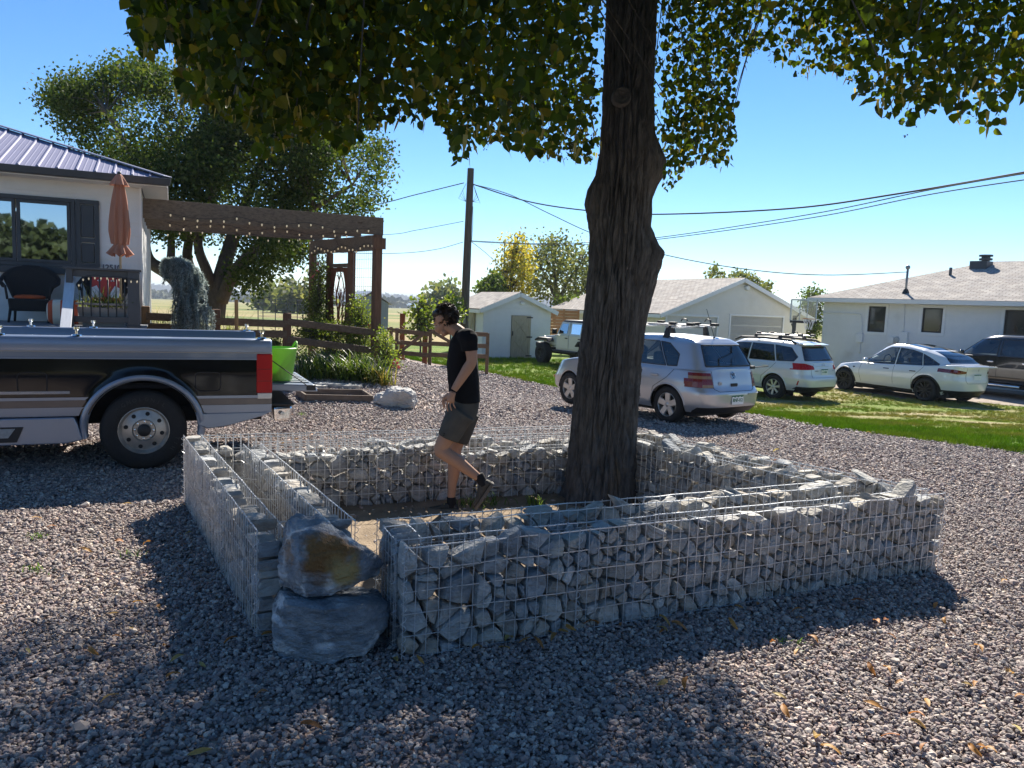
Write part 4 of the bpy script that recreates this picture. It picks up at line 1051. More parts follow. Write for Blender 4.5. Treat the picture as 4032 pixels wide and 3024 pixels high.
# window: three lights in a charcoal frame
fr = MB(); frame_rect(fr, win_l, win_r, win_b, win_t, .07, -.045, .06); fo = fr.build('window', m_char, house, bevel=.006)
pw = (win_r-win_l-.14)/3
for k in range(3):
    a = win_l+.07+pw*k
    mb = MB(); frame_rect(mb, a+.01, a+pw-.01, win_b+.075, win_t-.075, .055, -.03, .03); mb.build('sash', m_char, fo, bevel=.005)
    mb = MB(); mb.box(a+.06, a+pw-.06, .0, .006, win_b+.12, win_t-.12); mb.build('pane', m_glassdark, fo)
mb = MB(); mb.box(win_l-.05, win_r+.10, -.09, .02, win_b-.13, win_b-.004); mb.build('sill', m_char, fo, bevel=.008)
sh0 = win_r+.012; sh1 = wl(215, 500).x
mb = MB(); frame_rect(mb, sh0, sh1, win_b+.02, win_t-.0, .075, -.055, -.019)
mb.box(sh0+.07, sh1-.07, -.05, -.021, (win_b+win_t)/2-.05-.1, (win_b+win_t)/2+.03-.1)
sho = mb.build('shutter', m_char, house, bevel=.006)
for a, b in ((win_b+.11, (win_b+win_t)/2-.165), ((win_b+win_t)/2-.055, win_t-.09)):
    mb = MB(); mb.box(sh0+.085, sh1-.085, -.042, -.02, a, b); mb.build('shutter_panel', m_char, sho, bevel=.015, bseg=1)
nb = wl(219, 577); ne = wl(262, 577)
text_mesh('house_number', '12510', (ne.x-nb.x)/2.55, M('number_paint', (.10, .11, .14), .6), house, Matrix.Translation(((nb.x+ne.x)/2, -.028, nb.z)) @ Matrix.Rotation(PI/2, 4, 'X'), .002, bold=.004)
# roof: hipped, ribbed sheets
OV = .48
def roof_pt(s, u):  # s along the eave (local x), u up the slope; front plane
    return Vector((s, -OV+u, EZ+hip*u))
umax = 4.4
mb = MB()
# front sheet (trapezoid cut by the hip at 45 degrees in plan) with small flutes
x_r = OV
V = [roof_pt(WL-OV, 0), roof_pt(x_r, 0), roof_pt(x_r-umax, umax), roof_pt(WL-OV+umax, umax)]
mb.add([tuple(v) for v in V]+[tuple(v+Vector((0, 0, -.02))) for v in V], [(0, 1, 2, 3), (7, 6, 5, 4), (0, 4, 5, 1), (1, 5, 6, 2), (2, 6, 7, 3), (3, 7, 4, 0)])
y2 = WD+OV
V = [Vector((x_r, -OV, EZ)), Vector((x_r, y2, EZ)), Vector((x_r-umax, y2-umax, EZ+hip*umax)), Vector((x_r-umax, -OV+umax, EZ+hip*umax))]
mb.add([tuple(v) for v in V], [(0, 1, 2, 3)])
V = [Vector((x_r, y2, EZ)), Vector((WL-OV, y2, EZ)), Vector((WL-OV+umax, y2-umax, EZ+hip*umax)), Vector((x_r-umax, y2-umax, EZ+hip*umax))]
mb.add([tuple(v) for v in V], [(0, 1, 2, 3)])
rf = mb.build('roof', m_metalroof, house, fix=False)
s = x_r-.30
while s > WL+.3:
    u1 = min(umax, x_r-s)
    for ds, hh, ww in ((0, .026, .05), (-.10, .004, .03), (-.20, .004, .03)):
        uu = min(umax, x_r-(s+ds))-.02
        a = roof_pt(s+ds, -.01); b = roof_pt(s+ds, uu); up = Vector((0, -hip, 1)).normalized(); sd = Vector((1, 0, 0))
        pts = []
        for p in (a, b): pts += [p-sd*ww*.5+up*.001, p+sd*ww*.5+up*.001, p+sd*ww*.22+up*hh, p-sd*ww*.22+up*hh]
        mb = MB(); mb.add([tuple(q) for q in pts], [(0, 1, 2, 3), (7, 6, 5, 4), (0, 4, 5, 1), (1, 5, 6, 2), (2, 6, 7, 3), (3, 7, 4, 0)])
        mb.build('roof_rib' if ds == 0 else 'roof_flute', m_metalroof, rf)
    s -= .30
mb = MB(); a = roof_pt(x_r, 0); b = roof_pt(x_r-umax, umax); mb.bar(a+Vector((0, 0, .03)), b+Vector((0, 0, .03)), .22, .025, (0.2, -.2, 1)); mb.build('hip_cap', M('hip_metal', (.16, .17, .25), .4, metal=.3), rf, bevel=.008)
mb = MB(); mb.hexa([(WL-OV, -OV-.10, EZ-.14), (OV+.03, -OV-.10, EZ-.14), (OV+.03, -OV-.005, EZ-.14), (WL-OV, -OV-.005, EZ-.14), (WL-OV, -OV-.13, EZ-.015), (OV+.06, -OV-.13, EZ-.015), (OV+.06, -OV-.005, EZ-.015), (WL-OV, -OV-.005, EZ-.015)])
mb.build('gutter', m_char, house, bevel=.012)
mb = MB(); mb.box(WL-OV, OV-.02, -OV+.002, .0, EZ-.165, EZ-.145); mb.box(.03, OV-.02, .002, WD+OV, EZ-.165, EZ-.145); mb.box(OV-.018, OV, -OV, WD+OV, EZ-.18, EZ-.02); mb.build('soffit', m_trim, house)
# ---------------- porch deck
DK = 1.9; DZ = loc_on(house, 220, 706, -DK).z
m_deckp = M('deck_board_grey', (.20, .21, .23), .7, var=.2, scale=4, stretch=(.4, 6, 1), bump=.2)
m_deckr = M('deck_rail_charcoal', (.075, .080, .088), .6, var=.15, scale=5)
deck = thing('porch_deck', 'charcoal raised porch deck with balustrade in front of the white house', 'deck', PC, GRID)
for k in range(13):
    mb = MB(); y0 = -DK-.05+k*(DK+.0)/13; mb.box(WL, .12, y0, y0+DK/13-.008, DZ-.03, DZ); mb.build('deck_board', m_deckp, deck)
mb = MB(); mb.box(WL, .09, -DK-.02, -DK+.02, DZ-.32, DZ-.032); mb.box(.05, .09, -DK+.02, -.03, DZ-.32, DZ-.032); mb.build('deck_skirt', m_deckr, deck)
for k in range(6):
    mb = MB(); mb.box(-.05-k*2.0-.05, -.05-k*2.0+.05, -DK+.03, -DK+.13, -.3, DZ-.033); mb.build('deck_post', m_deckr, deck)
dr = lambda x, y: loc_on(house, x, y, -DK)
RT = dr(230, 579).z; p1 = dr(276, 640).x; p2 = dr(302, 640).x; lx = dr(158, 640).x
mb = MB(); mb.box(p1, p2, -DK-.02, -DK+.12, DZ+.001, RT-.045); mb.build('newel_post', m_deckr, deck, bevel=.006)
mb = MB(); mb.box(p1-.02, p2+.02, -DK-.04, -DK+.14, DZ+.001, DZ+.035); mb.build('post_base', m_char, deck, bevel=.004)
mb = MB(); mb.box(lx-.10, lx, -DK-.02, -DK+.10, DZ+.001, RT-.045); mb.build('newel_post', m_deckr, deck, bevel=.006)
mb = MB(); mb.box(lx-.14, p2+.03, -DK-.045, -DK+.135, RT-.043, RT-.004); mb.build('handrail', m_deckr, deck, bevel=.006)
mb = MB(); mb.box(lx, p1, -DK+.02, -DK+.07, RT-.16, RT-.045); mb.build('upper_rail', m_deckr, deck, bevel=.004)
zb1 = dr(215, 684).z; mb = MB(); mb.box(lx, p1, -DK+.02, -DK+.07, zb1-.10, zb1); mb.build('lower_rail', m_deckr, deck, bevel=.004)
for xx in (178, 196, 215, 233, 251, 269):
    c = dr(xx, 640).x; mb = MB(); mb.tube([(c, -DK+.045, zb1), (c, -DK+.045, RT-.16)], .011, 8); mb.build('baluster', m_char, deck, smooth=True)
# sloping stair rail coming down towards the drive: broad pale cap
m_cap = M('pale_composite_cap', (.62, .63, .66), .55, var=.10, scale=5, stretch=(6, .6, 1))
ca = at(153, 587, 13.15); cb = at(141, 712, 11.75)
Mi = rotl(deck); ca = Mi @ ca; cb = Mi @ cb
mb = MB(); mb.bar(ca, cb, .15, .03, (0, 0, 1)); mb.build('stair_rail_cap', m_cap, deck, bevel=.004)
mb = MB(); mb.bar(ca+Vector((.0, .0, -.07)), cb+Vector((.0, 0, -.07)), .04, .09, (0, 0, 1)); mb.build('stair_rail', m_deckr, deck)
for t in (.35, .75):
    q = ca.lerp(cb, t); mb = MB(); mb.box(q.x-.02, q.x+.02, q.y-.02, q.y+.02, .2, q.z-.12); mb.build('stair_baluster', m_char, deck)
for k in range(4):
    mb = MB(); mb.box(lx-1.5, lx-.12, -DK-.05-.28*(k+1), -DK-.05-.28*k-.005, DZ-.18*(k+1)-.04, DZ-.18*(k+1)); mb.build('stair_tread', m_deckp, deck)
# string of bulbs along the rail
m_bulb = M('bulb_glint', (.85, .70, .45), .3, var=0, emit=.12)  # unlit bulbs; faint emission stands in for reflected daylight
m_cord = M('black_cord', (.02, .02, .02), .6, var=0)
def string_lights(label, pts, nb_, drop, br=.018, group=None, sagn=3):
    c = sum(pts, Vector())/len(pts); root = thing('string_lights', label, 'string lights', c)
    Q = [p-c for p in smooth_path(pts, 6)]
    mb = MB(); mb.tube(Q, .0045, 4, False); mb.build('cord', m_cord, root, fix=False)
    seglen = [0]
    for a, b in zip(Q, Q[1:]): seglen.append(seglen[-1]+(b-a).length)
    me = None
    for k in range(nb_):
        d = seglen[-1]*(k+.5)/nb_; i = max(j for j in range(len(seglen)) if seglen[j] <= d); i = min(i, len(Q)-2)
        p = Q[i].lerp(Q[i+1], (d-seglen[i])/max(1e-6, seglen[i+1]-seglen[i])); p = p+Vector((0, 0, -drop*random.uniform(.4, 1.3)))
        if me is None:
            mb = MB(); mb.lathe([(0, -br*2.2), (br*.55, -br*1.7), (br, -br*.6), (br*.9, .2*br), (br*.5, br*.9), (0, br)], 8)
            o = mb.build('bulb', m_bulb, root, smooth=True); me = o.data
            mb = MB(); mb.lathe([(br*.55, br*.7), (br*.55, br*2.2), (0, br*2.3)], 6); so = mb.build('bulb_socket', m_cord, root); sme = so.data; so.location = p
        else:
            o = bpy.data.objects.new('bulb', me); link(o, root); so = bpy.data.objects.new('bulb_socket', sme); link(so, root); so.location = p
        o.location = p
    return root
string_lights('short string of warm bulbs hung along the porch balustrade', [loc_on(house, x, y, -DK-.03) and (Matrix.Translation(house.location) @ house.rotation_euler.to_matrix().to_4x4()) @ loc_on(house, x, y, -DK-.06) for x, y in ((166, 612), (182, 598), (205, 594), (228, 598), (250, 597), (272, 600), (302, 606))], 11, .05, .014)
# ---------------- porch furniture
HM = Matrix.Translation(house.location) @ house.rotation_euler.to_matrix().to_4x4()
m_wick = M('dark_wicker', (.012, .011, .012), .6, var=.4, scale=60, bump=.8, bscale=120)
m_orange = M('orange_cushion', (.52, .10, .03), .85, var=.15, scale=8, bump=.2)
def wicker_chair(label, xd, yd_seat, rz, fox=False):
    p = loc_on(house, xd, yd_seat, -.62); w_ = HM @ Vector((p.x, -.62, DZ)); ch = thing('wicker_chair', label, 'chair', w_, GRID+rz, 'wicker chairs on the porch' if False else None)
    mb = MB()     # seat box and apron
    mb.hexa([(-.29, -.27, .20), (.29, -.27, .20), (.27, .27, .22), (-.27, .27, .22), (-.31, -.29, .42), (.31, -.29, .42), (.28, .27, .40), (-.28, .27, .40)])
    mb.build('seat', m_wick, ch, bevel=.03)
    def bk(i, j):
        u = i/16; v = j/8; an = (u-.5)*2.2; wdt = .30+.16*v; top = .42+(.56-.20*abs(u-.5)**2*4)*v
        return (math.sin(an)*wdt*1.05, .20+.10*v+.06-.22*(1-math.cos(an)), top)
    mb = MB(); mb.grid(bk, 17, 9); o = mb.build('backrest', m_wick, ch, smooth=True, fix=True); md = o.modifiers.new('thick', 'SOLIDIFY'); md.thickness = .035
    rim = [bk(i, 8) for i in range(17)]
    mb = MB(); mb.tube([(-.36, -.26, .63)]+[(-.44, .0, .70)]+rim+[(.44, .0, .70), (.36, -.26, .63)], .034, 8); mb.build('arm_roll', m_wick, ch, smooth=True)
    for sx in (-1, 1):
        mb = MB(); mb.tube([(sx*.34, -.25, .64), (sx*.31, -.26, .40)], .02, 6); mb.build('arm_support', m_wick, ch, smooth=True)
        mb = MB(); mb.tube([(sx*.27, -.25, .24), (sx*.30, -.28, 0)], [.026, .02], 6); mb.build('leg', m_wick, ch, smooth=True)
        mb = MB(); mb.tube([(sx*.25, .24, .24), (sx*.27, .30, 0)], [.026, .02], 6); mb.build('leg', m_wick, ch, smooth=True)
    return ch, w_
def cushion(label, w_, rz):
    mb = MB(); mb.ball((0, 0, .035), (.25, .24, .05), 20, 8)
    for i, v in enumerate(mb.v): mb.v[i] = (max(-.23, min(.23, v[0]*1.15)), max(-.22, min(.22, v[1]*1.15)), v[2])
    o = mb.build('seat_cushion', m_orange, None, smooth=True); o.location = w_+Vector((0, 0, .405)); o.rotation_euler = (0, 0, rz); tag(o, label, 'cushion')
c1, w1 = wicker_chair('black wicker armchair under the porch window', 66, 690, .05)
cushion('orange seat cushion on the wicker armchair under the window', w1, GRID+.05)
c2, w2 = wicker_chair('black wicker armchair behind the balustrade carrying a red face cushion', 228, 690, -.1)
cushion('orange seat cushion below the red face cushion', w2, GRID-.1)
m_red = M('red_cloth', (.50, .055, .05), .8, var=.08, bump=.2); m_wcloth = M('white_cloth', (.72, .74, .76), .8, var=.05)
fx = thing('face_cushion', 'red square cushion with white cheeks and two eyes on the porch chair', 'cushion', w2+Vector((0, 0, .46)), GRID-.1)
mb = MB(); mb.hexa([(-.24, .02, 0), (.24, .02, 0), (.24, .10, 0), (-.24, .10, 0), (-.24, .15, .48), (.24, .15, .48), (.24, .23, .48), (-.24, .23, .48)]); mb.build('cushion_body', m_red, fx, bevel=.03)
for sx in (-1, 1):
    pl = [(sx*.03, .02), (sx*.23, .02), (sx*.23, .20), (sx*.15, .24)]
    mb = MB(); mb.add([(x, .02+.13*z/.48-.006, z) for x, z in pl], [(0, 1, 2, 3)]); mb.build('cheek', m_wcloth, fx)
    mb = MB(); mb.ball((sx*.11, .02+.13*.3/.48-.008, .33), (.035, .006, .014), 12, 6); ey = mb.build('eye', m_wcloth, fx, smooth=True)
    mb = MB(); mb.ball((sx*.11, .02+.13*.3/.48-.014, .33), (.012, .006, .012), 8, 6); mb.build('pupil', m_cord, ey, smooth=True)
# striped pouf
pp = loc_on(house, 146, 705, -1.0); pw_ = HM @ Vector((pp.x, -1.0, DZ))
m_stripe = bpy.data.materials.new('striped_canvas'); m_stripe.use_nodes = True; nt = m_stripe.node_tree; b = nt.nodes['Principled BSDF']; b.inputs['Roughness'].default_value = .9
tc = _n(nt, 'ShaderNodeTexCoord'); sp = _n(nt, 'ShaderNodeSeparateXYZ'); nt.links.new(tc.outputs['Object'], sp.inputs[0])
m1_ = _n(nt, 'ShaderNodeMath', operation='MULTIPLY'); m1_.inputs[1].default_value = 5.2; nt.links.new(sp.outputs[0], m1_.inputs[0]); m2_ = _n(nt, 'ShaderNodeMath', operation='FRACT'); nt.links.new(m1_.outputs[0], m2_.inputs[0])
nt.links.new(rampn(nt, m2_.outputs[0], [(0, (.66, .62, .52)), (.62, (.48, .09, .04))], 'CONSTANT'), b.inputs['Base Color'])
mb = MB()
def pf(i, j):
    u = 2*PI*i/28; v = j/10; ex = .35; r = .30*(1-abs(2*v-1)**4*.25)
    cx, sy = math.cos(u), math.sin(u); return (r*math.copysign(abs(cx)**ex, cx), r*math.copysign(abs(sy)**ex, sy), .42*v)
mb.grid(pf, 28, 11, wrapu=True); mb.f.append(tuple(i*11+10 for i in range(28)))
po = mb.build('floor_pouf', m_stripe, None, smooth=True, angle=60); po.location = pw_; po.rotation_euler = (0, 0, GRID); tag(po, 'square floor pouf with orange and cream stripes on the porch', 'pouf')
# planter box with spiky grass
q0 = loc_on(house, 168, 690, -1.55); q1 = loc_on(house, 281, 690, -1.55); pbx = thing('planter_box', 'long pale planter box behind the porch balusters', 'planter', HM @ Vector(((q0.x+q1.x)/2, -1.55, DZ)), GRID)
hw = (q1.x-q0.x)/2; m_plant = M('pale_planter', (.42, .38, .36), .7, var=.1)
mb = MB(); mb.hexa([(-hw*.88, -.13, .1), (hw*.88, -.13, .1), (hw*.88, .13, .1), (-hw*.88, .13, .1), (-hw, -.16, .32), (hw, -.16, .32), (hw, .16, .32), (-hw, .16, .32)]); mb.build('box', m_plant, pbx, bevel=.01)
mb = MB(); frame_rect(mb, -hw-.02, hw+.02, -.18, .18, .03, 0, 0.035); mb.xf(Matrix.Translation((0, 0, .36)) @ Matrix.Rotation(PI/2, 4, 'X')); mb.build('rim', m_plant, pbx, bevel=.006)
mb = MB(); mb.box(-hw*.8, hw*.8, -.1, .1, 0, .1); mb.build('foot', m_plant, pbx)
m_spike = M('strap_leaf', (.95, .95, .95), .5, var=.1, palette=[(.05, .09, .02), (.10, .15, .03), (.20, .24, .05), (.36, .33, .09)], attr='lv', trans=.45, tcol=(1.3, 1.4, .7), spec=.4)
def straps(name, label, cat, base, n, length, spread, width, mat, seed, nseg=5, ctr=None, up=1.0, droop=1.0, group=None, rad_xy=(.1, .1), foliage='foliage'):
    """arching strap leaves growing from a clump"""
    rr = np.random.default_rng(seed); root = thing(name, label, cat, base, 0, group); V = []; Fc = []; lvv = []
    for k in range(n):
        az = rr.uniform(0, 2*PI); L = length*rr.uniform(.6, 1.15); th = rr.uniform(.05, spread); d = np.array([math.cos(az), math.sin(az)])
        p = np.array([rr.normal(0, rad_xy[0]), rr.normal(0, rad_xy[1]), 0.0]); pz = 0; a = th; sd = np.array([-d[1], d[0]]); w0 = width*rr.uniform(.7, 1.2); k0 = len(V)
        x = 0.0; z = 0.0
        for i in range(nseg+1):
            t = i/nseg; ww = w0*(1-t**2.2)*.5+.0008
            c = np.array([p[0]+d[0]*x, p[1]+d[1]*x, z])
            V.append((c[0]+sd[0]*ww, c[1]+sd[1]*ww, c[2])); V.append((c[0]-sd[0]*ww, c[1]-sd[1]*ww, c[2]))
            x += math.sin(a)*L/nseg; z += math.cos(a)*L/nseg*up; a += droop*rr.uniform(.25, .75)*1.6/nseg*(1+t)
        q = rr.random()
        for i in range(nseg): Fc.append((k0+2*i, k0+2*i+1, k0+2*i+3, k0+2*i+2)); lvv.append(q)
    mesh_np(foliage, V, np.array(Fc), mat, root, lv=lvv)['kind'] = 'stuff'
    return root
straps('spiky_grass', 'clump of spiky yellow green grass growing in the porch planter box', 'plant', HM @ Vector(((q0.x+q1.x)/2, -1.55, DZ+.30)), 190, .42, .9, .012, m_spike, 5, rad_xy=(hw*.45, .06))
# umbrella, tied closed
pu = loc_on(house, 262, 700, -1.25); uw = HM @ Vector((pu.x, -1.25, DZ)); um = thing('patio_umbrella', 'closed faded orange patio umbrella on a pale wooden pole', 'umbrella', uw, 0)
zt = at(263, 374, uw.y).z-DZ; zb_ = at(263, 552, uw.y).z-DZ; ztie = at(263, 528, uw.y).z-DZ
m_umb = M('faded_orange_canvas', (.52, .24, .155), .85, var=.08, scale=5, bump=.25, bscale=14, stretch=(3, 3, .4), trans=.2)
def umb(i, j):
    u = 2*PI*i/64; v = j/20; z = zt-.16+(ztie-zt+.16)*v
    r = (.06+.085*math.sin(min(1, v*1.15)*PI*.55)*(1 if v < .8 else 1-(v-.8)*1.6)); r *= 1+.20*math.cos(8*u+2*v)+.08*math.cos(15*u)
    return (r*math.cos(u), r*math.sin(u), z)
mb = MB(); mb.grid(umb, 64, 21, wrapu=True); can = mb.build('canopy', m_umb, um, smooth=True)
def umb2(i, j):
    u = 2*PI*i/64; v = j/8; z = ztie+(zb_-ztie)*v+.03*math.cos(8*u)*v; r = (.095+.085*v)*(1+.25*math.cos(8*u)*(0.3+v)); return (r*math.cos(u), r*math.sin(u), z)
mb = MB(); mb.grid(umb2, 64, 9, wrapu=True); mb.build('canopy_skirt', m_umb, can, smooth=True)
def umb3(i, j):
    u = 2*PI*i/48; v = j/8; z = zt-.015-.20*v; r = (.03+.12*v**.8)*(1+.16*math.cos(8*u)*v); return (r*math.cos(u), r*math.sin(u), z)
mb = MB(); mb.grid(umb3, 48, 9, wrapu=True); mb.f.append(tuple(i*9 for i in range(48))); mb.build('vent_cap', m_umb, can, smooth=True)
mb = MB(); mb.lathe([(.098, ztie-.02), (.105, ztie), (.098, ztie+.02)], 24); mb.build('tie', m_umb, can, smooth=True)
mb = MB(); mb.lathe([(0, zt+.03), (.03, zt+.02), (.035, zt-.02), (0, zt-.03)], 12); mb.build('finial', m_char, um, smooth=True)
mb = MB(); mb.tube([(0, 0, 0), (0, 0, zt-.05)], .021, 10); mb.build('pole', M('pale_wood', (.50, .36, .22), .6, var=.15, stretch=(4, 4, .5)), um, smooth=True)
mb = MB(); mb.lathe([(.22, 0), (.22, .04), (.05, .10), (.04, .22), (0, .22)], 20); mb.build('base', m_char, um, smooth=True, angle=40)

# ================================================================ pergola
Q1 = at(812, 700, 17.0); Q1.z = 0; Q2 = at(675, 640, 19.5); Q2.z = 0
ZB = at(826, 470, 17.0).z; ZM = at(826, 508, 17.0).z; ZH = at(812, 541, 17.0).z
pg = thing('pergola', 'dark timber pergola joined to the house, strung with bulbs', 'pergola', (Q1.x, Q1.y, 0)); O = Vector((Q1.x, Q1.y, 0))
PD = (Q2-Q1).normalized(); PL = (Q2-Q1).length
for k in range(4):
    e = Q1+PD*(PL*k/3.0*.92); 
    # start at the side wall of the house (plane local x = .03)
    n = GU; t = (e-(PC+GU*.035)).dot(n); st = e-GU*t
    zz = (ZB+ZM)/2; h = ZB-ZM
    mb = MB(); a = st-O+Vector((0, 0, zz)); b = e-O+GU*.12+Vector((0, 0, zz)); mb.bar(a, b, .045, h); mb.build('beam', m_woodx, pg, bevel=.005)
def gpost(c, w_, top, mat, nm='post'):
    g = float(gz(c.x, c.y)); mb = MB(); R = Matrix.Rotation(math.atan2(PD.y, PD.x), 3, 'Z'); mb.cbox(c-O+Vector((0, 0, (g-.1+top)/2)), (w_, w_, top-g+.1), R); return mb.build(nm, mat, pg, bevel=.008)
gpost(Q1+GU*.0, .165, ZM-.001, m_post); gpost(Q2, .15, ZH, m_post)
G1 = on_line(758, Q1, Q2, 1.6); G2 = on_line(711, Q1, Q2, 1.6)
gpost(G1, .14, ZH, m_post); gpost(G2, .13, ZH, m_post)
mb = MB(); mb.bar(Q1-O+PD*.10+Vector((0, 0, (ZM+ZH)/2)), Q2-O+PD*.12+Vector((0, 0, (ZM+ZH)/2)), .09, ZM-ZH-.006); mb.build('header', m_woodx, pg, bevel=.006)
mb = MB(); mb.bar(Q1-O-GU*.13-PD*.1+Vector((0, 0, (ZM+ZH)/2-.02)), Q1-O+GU*.13-PD*.1+Vector((0, 0, (ZM+ZH)/2-.02)), .045, .24); mb.build('end_block', m_post, pg)
for xx, z in ((Q1+GU*-.14-PD*.05, ZM-.02), ):
    pass
m_mesh = M('trellis_wire', (.35, .36, .36), .5, metal=.6, var=.1)
def trellis(a, b, z0, z1):
    mb = MB(); n = max(3, round((b-a).length/.10)); L = [a.lerp(b, i/n) for i in range(n+1)]
    for p in L: mb.tube([p-O+Vector((0, 0, z0)), p-O+Vector((0, 0, z1))], .0032, 4, False)
    z = z0
    while z <= z1: mb.tube([a-O+Vector((0, 0, z)), b-O+Vector((0, 0, z))], .0032, 4, False); z += .20
    return mb.build('trellis_panel', m_mesh, pg, fix=False)
g_ = float(gz(Q1.x, Q1.y)); trellis(Q1+PD*.09, G1-PD*.09, g_+.3, ZH); trellis(G2+PD*.08, Q2-PD*.08, g_+.3, ZH)
# rusted gate with arched tree cut-out
m_rust = M('rusted_steel', (.12, .045, .022), .9, var=.4, scale=10, bump=.4, bscale=60, col2=(.20, .08, .04))
gt = thing('garden_gate', 'rusted steel garden gate with arched branch cut-out under the pergola', 'gate', (G1.x, G1.y, 0)); OG = Vector((G1.x, G1.y, 0))
gA = G1+PD*.08; gB = G2-PD*.07; gw = (gB-gA).length; gtop = at(730, 578, (G1.y+G2.y)/2).z; gbot = float(gz(G1.x, G1.y))+.08
def gp(s, z): p = gA+PD*(s*gw)-OG; return Vector((p.x, p.y, z))
hc, hr = (gtop+gbot)/2+.25, (gtop-gbot)*.40
mb = MB(); N = 32; ring_o = []; ring_i = []
for k in range(N):
    a = 2*PI*k/N; c, s = math.cos(a), math.sin(a); ring_i.append(gp(.52+.33*c, hc+hr*s*.98))
    # outer rectangle hit
    tx = (.48 if c > 0 else .52)/abs(c) if abs(c) > 1e-6 else 9; tz = ((gtop-hc) if s > 0 else (hc-gbot-.55))/abs(s) if abs(s) > 1e-6 else 99
    f1 = min(tx, tz/1.0) if True else 0
    ring_o.append(gp(max(0, min(1, .52+c*min(tx, tz))), max(gbot+.55, min(gtop, hc+s*min(tx*gw*1.0 if False else 9e9, tz) if tz < tx else hc+s*tx*2.2))))
nrm = Vector((-PD.y, PD.x, 0))*.006
mb.add([tuple(p+nrm) for p in ring_o]+[tuple(p+nrm) for p in ring_i]+[tuple(p-nrm) for p in ring_o]+[tuple(p-nrm) for p in ring_i],
       [(k, (k+1) % N, N+(k+1) % N, N+k) for k in range(N)]+[(2*N+k, 3*N+k, 3*N+(k+1) % N, 2*N+(k+1) % N) for k in range(N)])
mb.build('gate_panel', m_rust, gt, fix=False)
mb = MB()
for s0, s1, z0, z1 in ((0, .14, gbot, gtop), (.86, 1, gbot, gtop), (.14, .86, gtop-.10, gtop), (.14, .86, gbot+.50, gbot+.60), (.14, .86, gbot, gbot+.12)):
    a = gp(s0, z0); b = gp(s1, z0); mb.hexa([a-nrm*1.6, b-nrm*1.6, b+nrm*1.6, a+nrm*1.6]+[p+Vector((0, 0, z1-z0)) for p in (a-nrm*1.6, b-nrm*1.6, b+nrm*1.6, a+nrm*1.6)])
mb.build('gate_frame', m_rust, gt, fix=False)
rr_ = random.Random(4); mb = MB()
for s0 in (.38, .52, .62):
    pts = [gp(s0+rr_.uniform(-.03, .03)*i, gbot+.58+i*.24) for i in range(7)]; mb.tube(pts, [.022-.002*i for i in range(7)], 5)
    for q in range(9):
        i = rr_.randint(1, 6); p = pts[i]; e = gp(max(.2, min(.86, s0+rr_.uniform(-.3, .3))), min(hc+hr*.85, p.z+rr_.uniform(.1, .4))); mb.tube([p, p.lerp(e, .5)+Vector((0, 0, .05)), e], [.012, .009, .005], 4)
mb.build('branch_cutout', m_rust, gt, fix=False)
mb = MB(); a = gp(-.12, gtop+.05); b = gp(1.1, gtop+.05); mb.bar(a, b, .05, .09); mb.build('gate_lintel', m_wood, gt)
# bulbs on the pergola: one run per beam and along the header
for k, lab in enumerate(('string of warm bulbs along the foremost pergola beam', 'string of warm bulbs along the second pergola beam', 'string of warm bulbs along the rear pergola beam')):
    kk = (0, 1, 3)[k]; e = Q1+PD*(PL*kk/3.0*.92); t = (e-(PC+GU*.035)).dot(GU); st = e-GU*t; zz = ZM+(.10, .02, -.01)[k]
    pts = [st.lerp(e, u)+GN*.05+Vector((0, 0, zz+.05*math.sin(u*21+k))) for u in [i/10+.08 for i in range(10)]]
    string_lights(lab, pts, (17, 15, 14)[k], .05, .018)
string_lights('string of warm bulbs along the pergola end header above the gate', [Q1.lerp(Q2, u)+GU*(-.07)+Vector((0, 0, ZH+.12+.06*math.sin(u*17))) for u in [i/8 for i in range(9)]], 18, .06, .017)

# ================================================================ rail fence in front of the pergola bed
fence = thing('rail_fence', 'brown two-rail timber fence between the house and the pergola post', 'fence', (PC.x, PC.y, 0)); FO = Vector((PC.x, PC.y, 0))
FA = PC+GN*.25; FB = Q1+GN*.02
fp = []
for xd, ytop, w_ in ((315, 661, .15), (467, 668, .16), (620, 676, .16)):
    c = on_line(xd, FA, FB, 1.2); top = at(xd, ytop, c.y).z; g = float(gz(c.x, c.y)); fp.append(c)
    mb = MB(); mb.cbox(c-FO+Vector((0, 0, (g-.2+top)/2)), (w_, w_, top-g+.2), Matrix.Rotation(GRID, 3, 'Z')); mb.build('post', m_post if xd > 320 else M('sunlit_tint_post', (.26, .15, .07), .8, var=.3, stretch=(5, 5, .6)), fence, bevel=.02)  # leftmost post's lighter orange paints in the sunlight on it
fp.append(Q1)
for (i, ys0, ys1) in ((0, (683, 691), None), (1, (694, 700), None), (2, (695, 719), None), (1, (719, 722), None), (2, (733, 758), None), (0, (706, 712), None)):
    a = fp[i]; b = fp[i+1]; xa = proj((a.x, a.y, 1.2))[0]/S_; xb = proj((b.x, b.y, 1.2))[0]/S_
    pa = at(xa, ys0[0], a.y-.06); pb = at(xb, ys0[1], b.y-.06); mb = MB(); mb.bar(pa-FO, pb-FO, .055, .15); mb.build('rail', m_rail, fence, bevel=.02)
st_ = at(512, 708, 15.2); m_stake = M('fresh_stake', (.42, .24, .10), .8, var=.2, stretch=(5, 5, .6))
mb = MB(); g = float(gz(st_.x, st_.y)); top = at(512, 647, 15.2).z; mb.box(-.022, .022, -.045, .045, -.1, top-g); o = mb.build('timber_stake', m_stake, None, bevel=.004); o.location = (st_.x, st_.y, g); o.rotation_euler = (rad(1), rad(-1), GRID+.3); tag(o, 'thin upright pale timber stake beside the rail fence', 'stake')
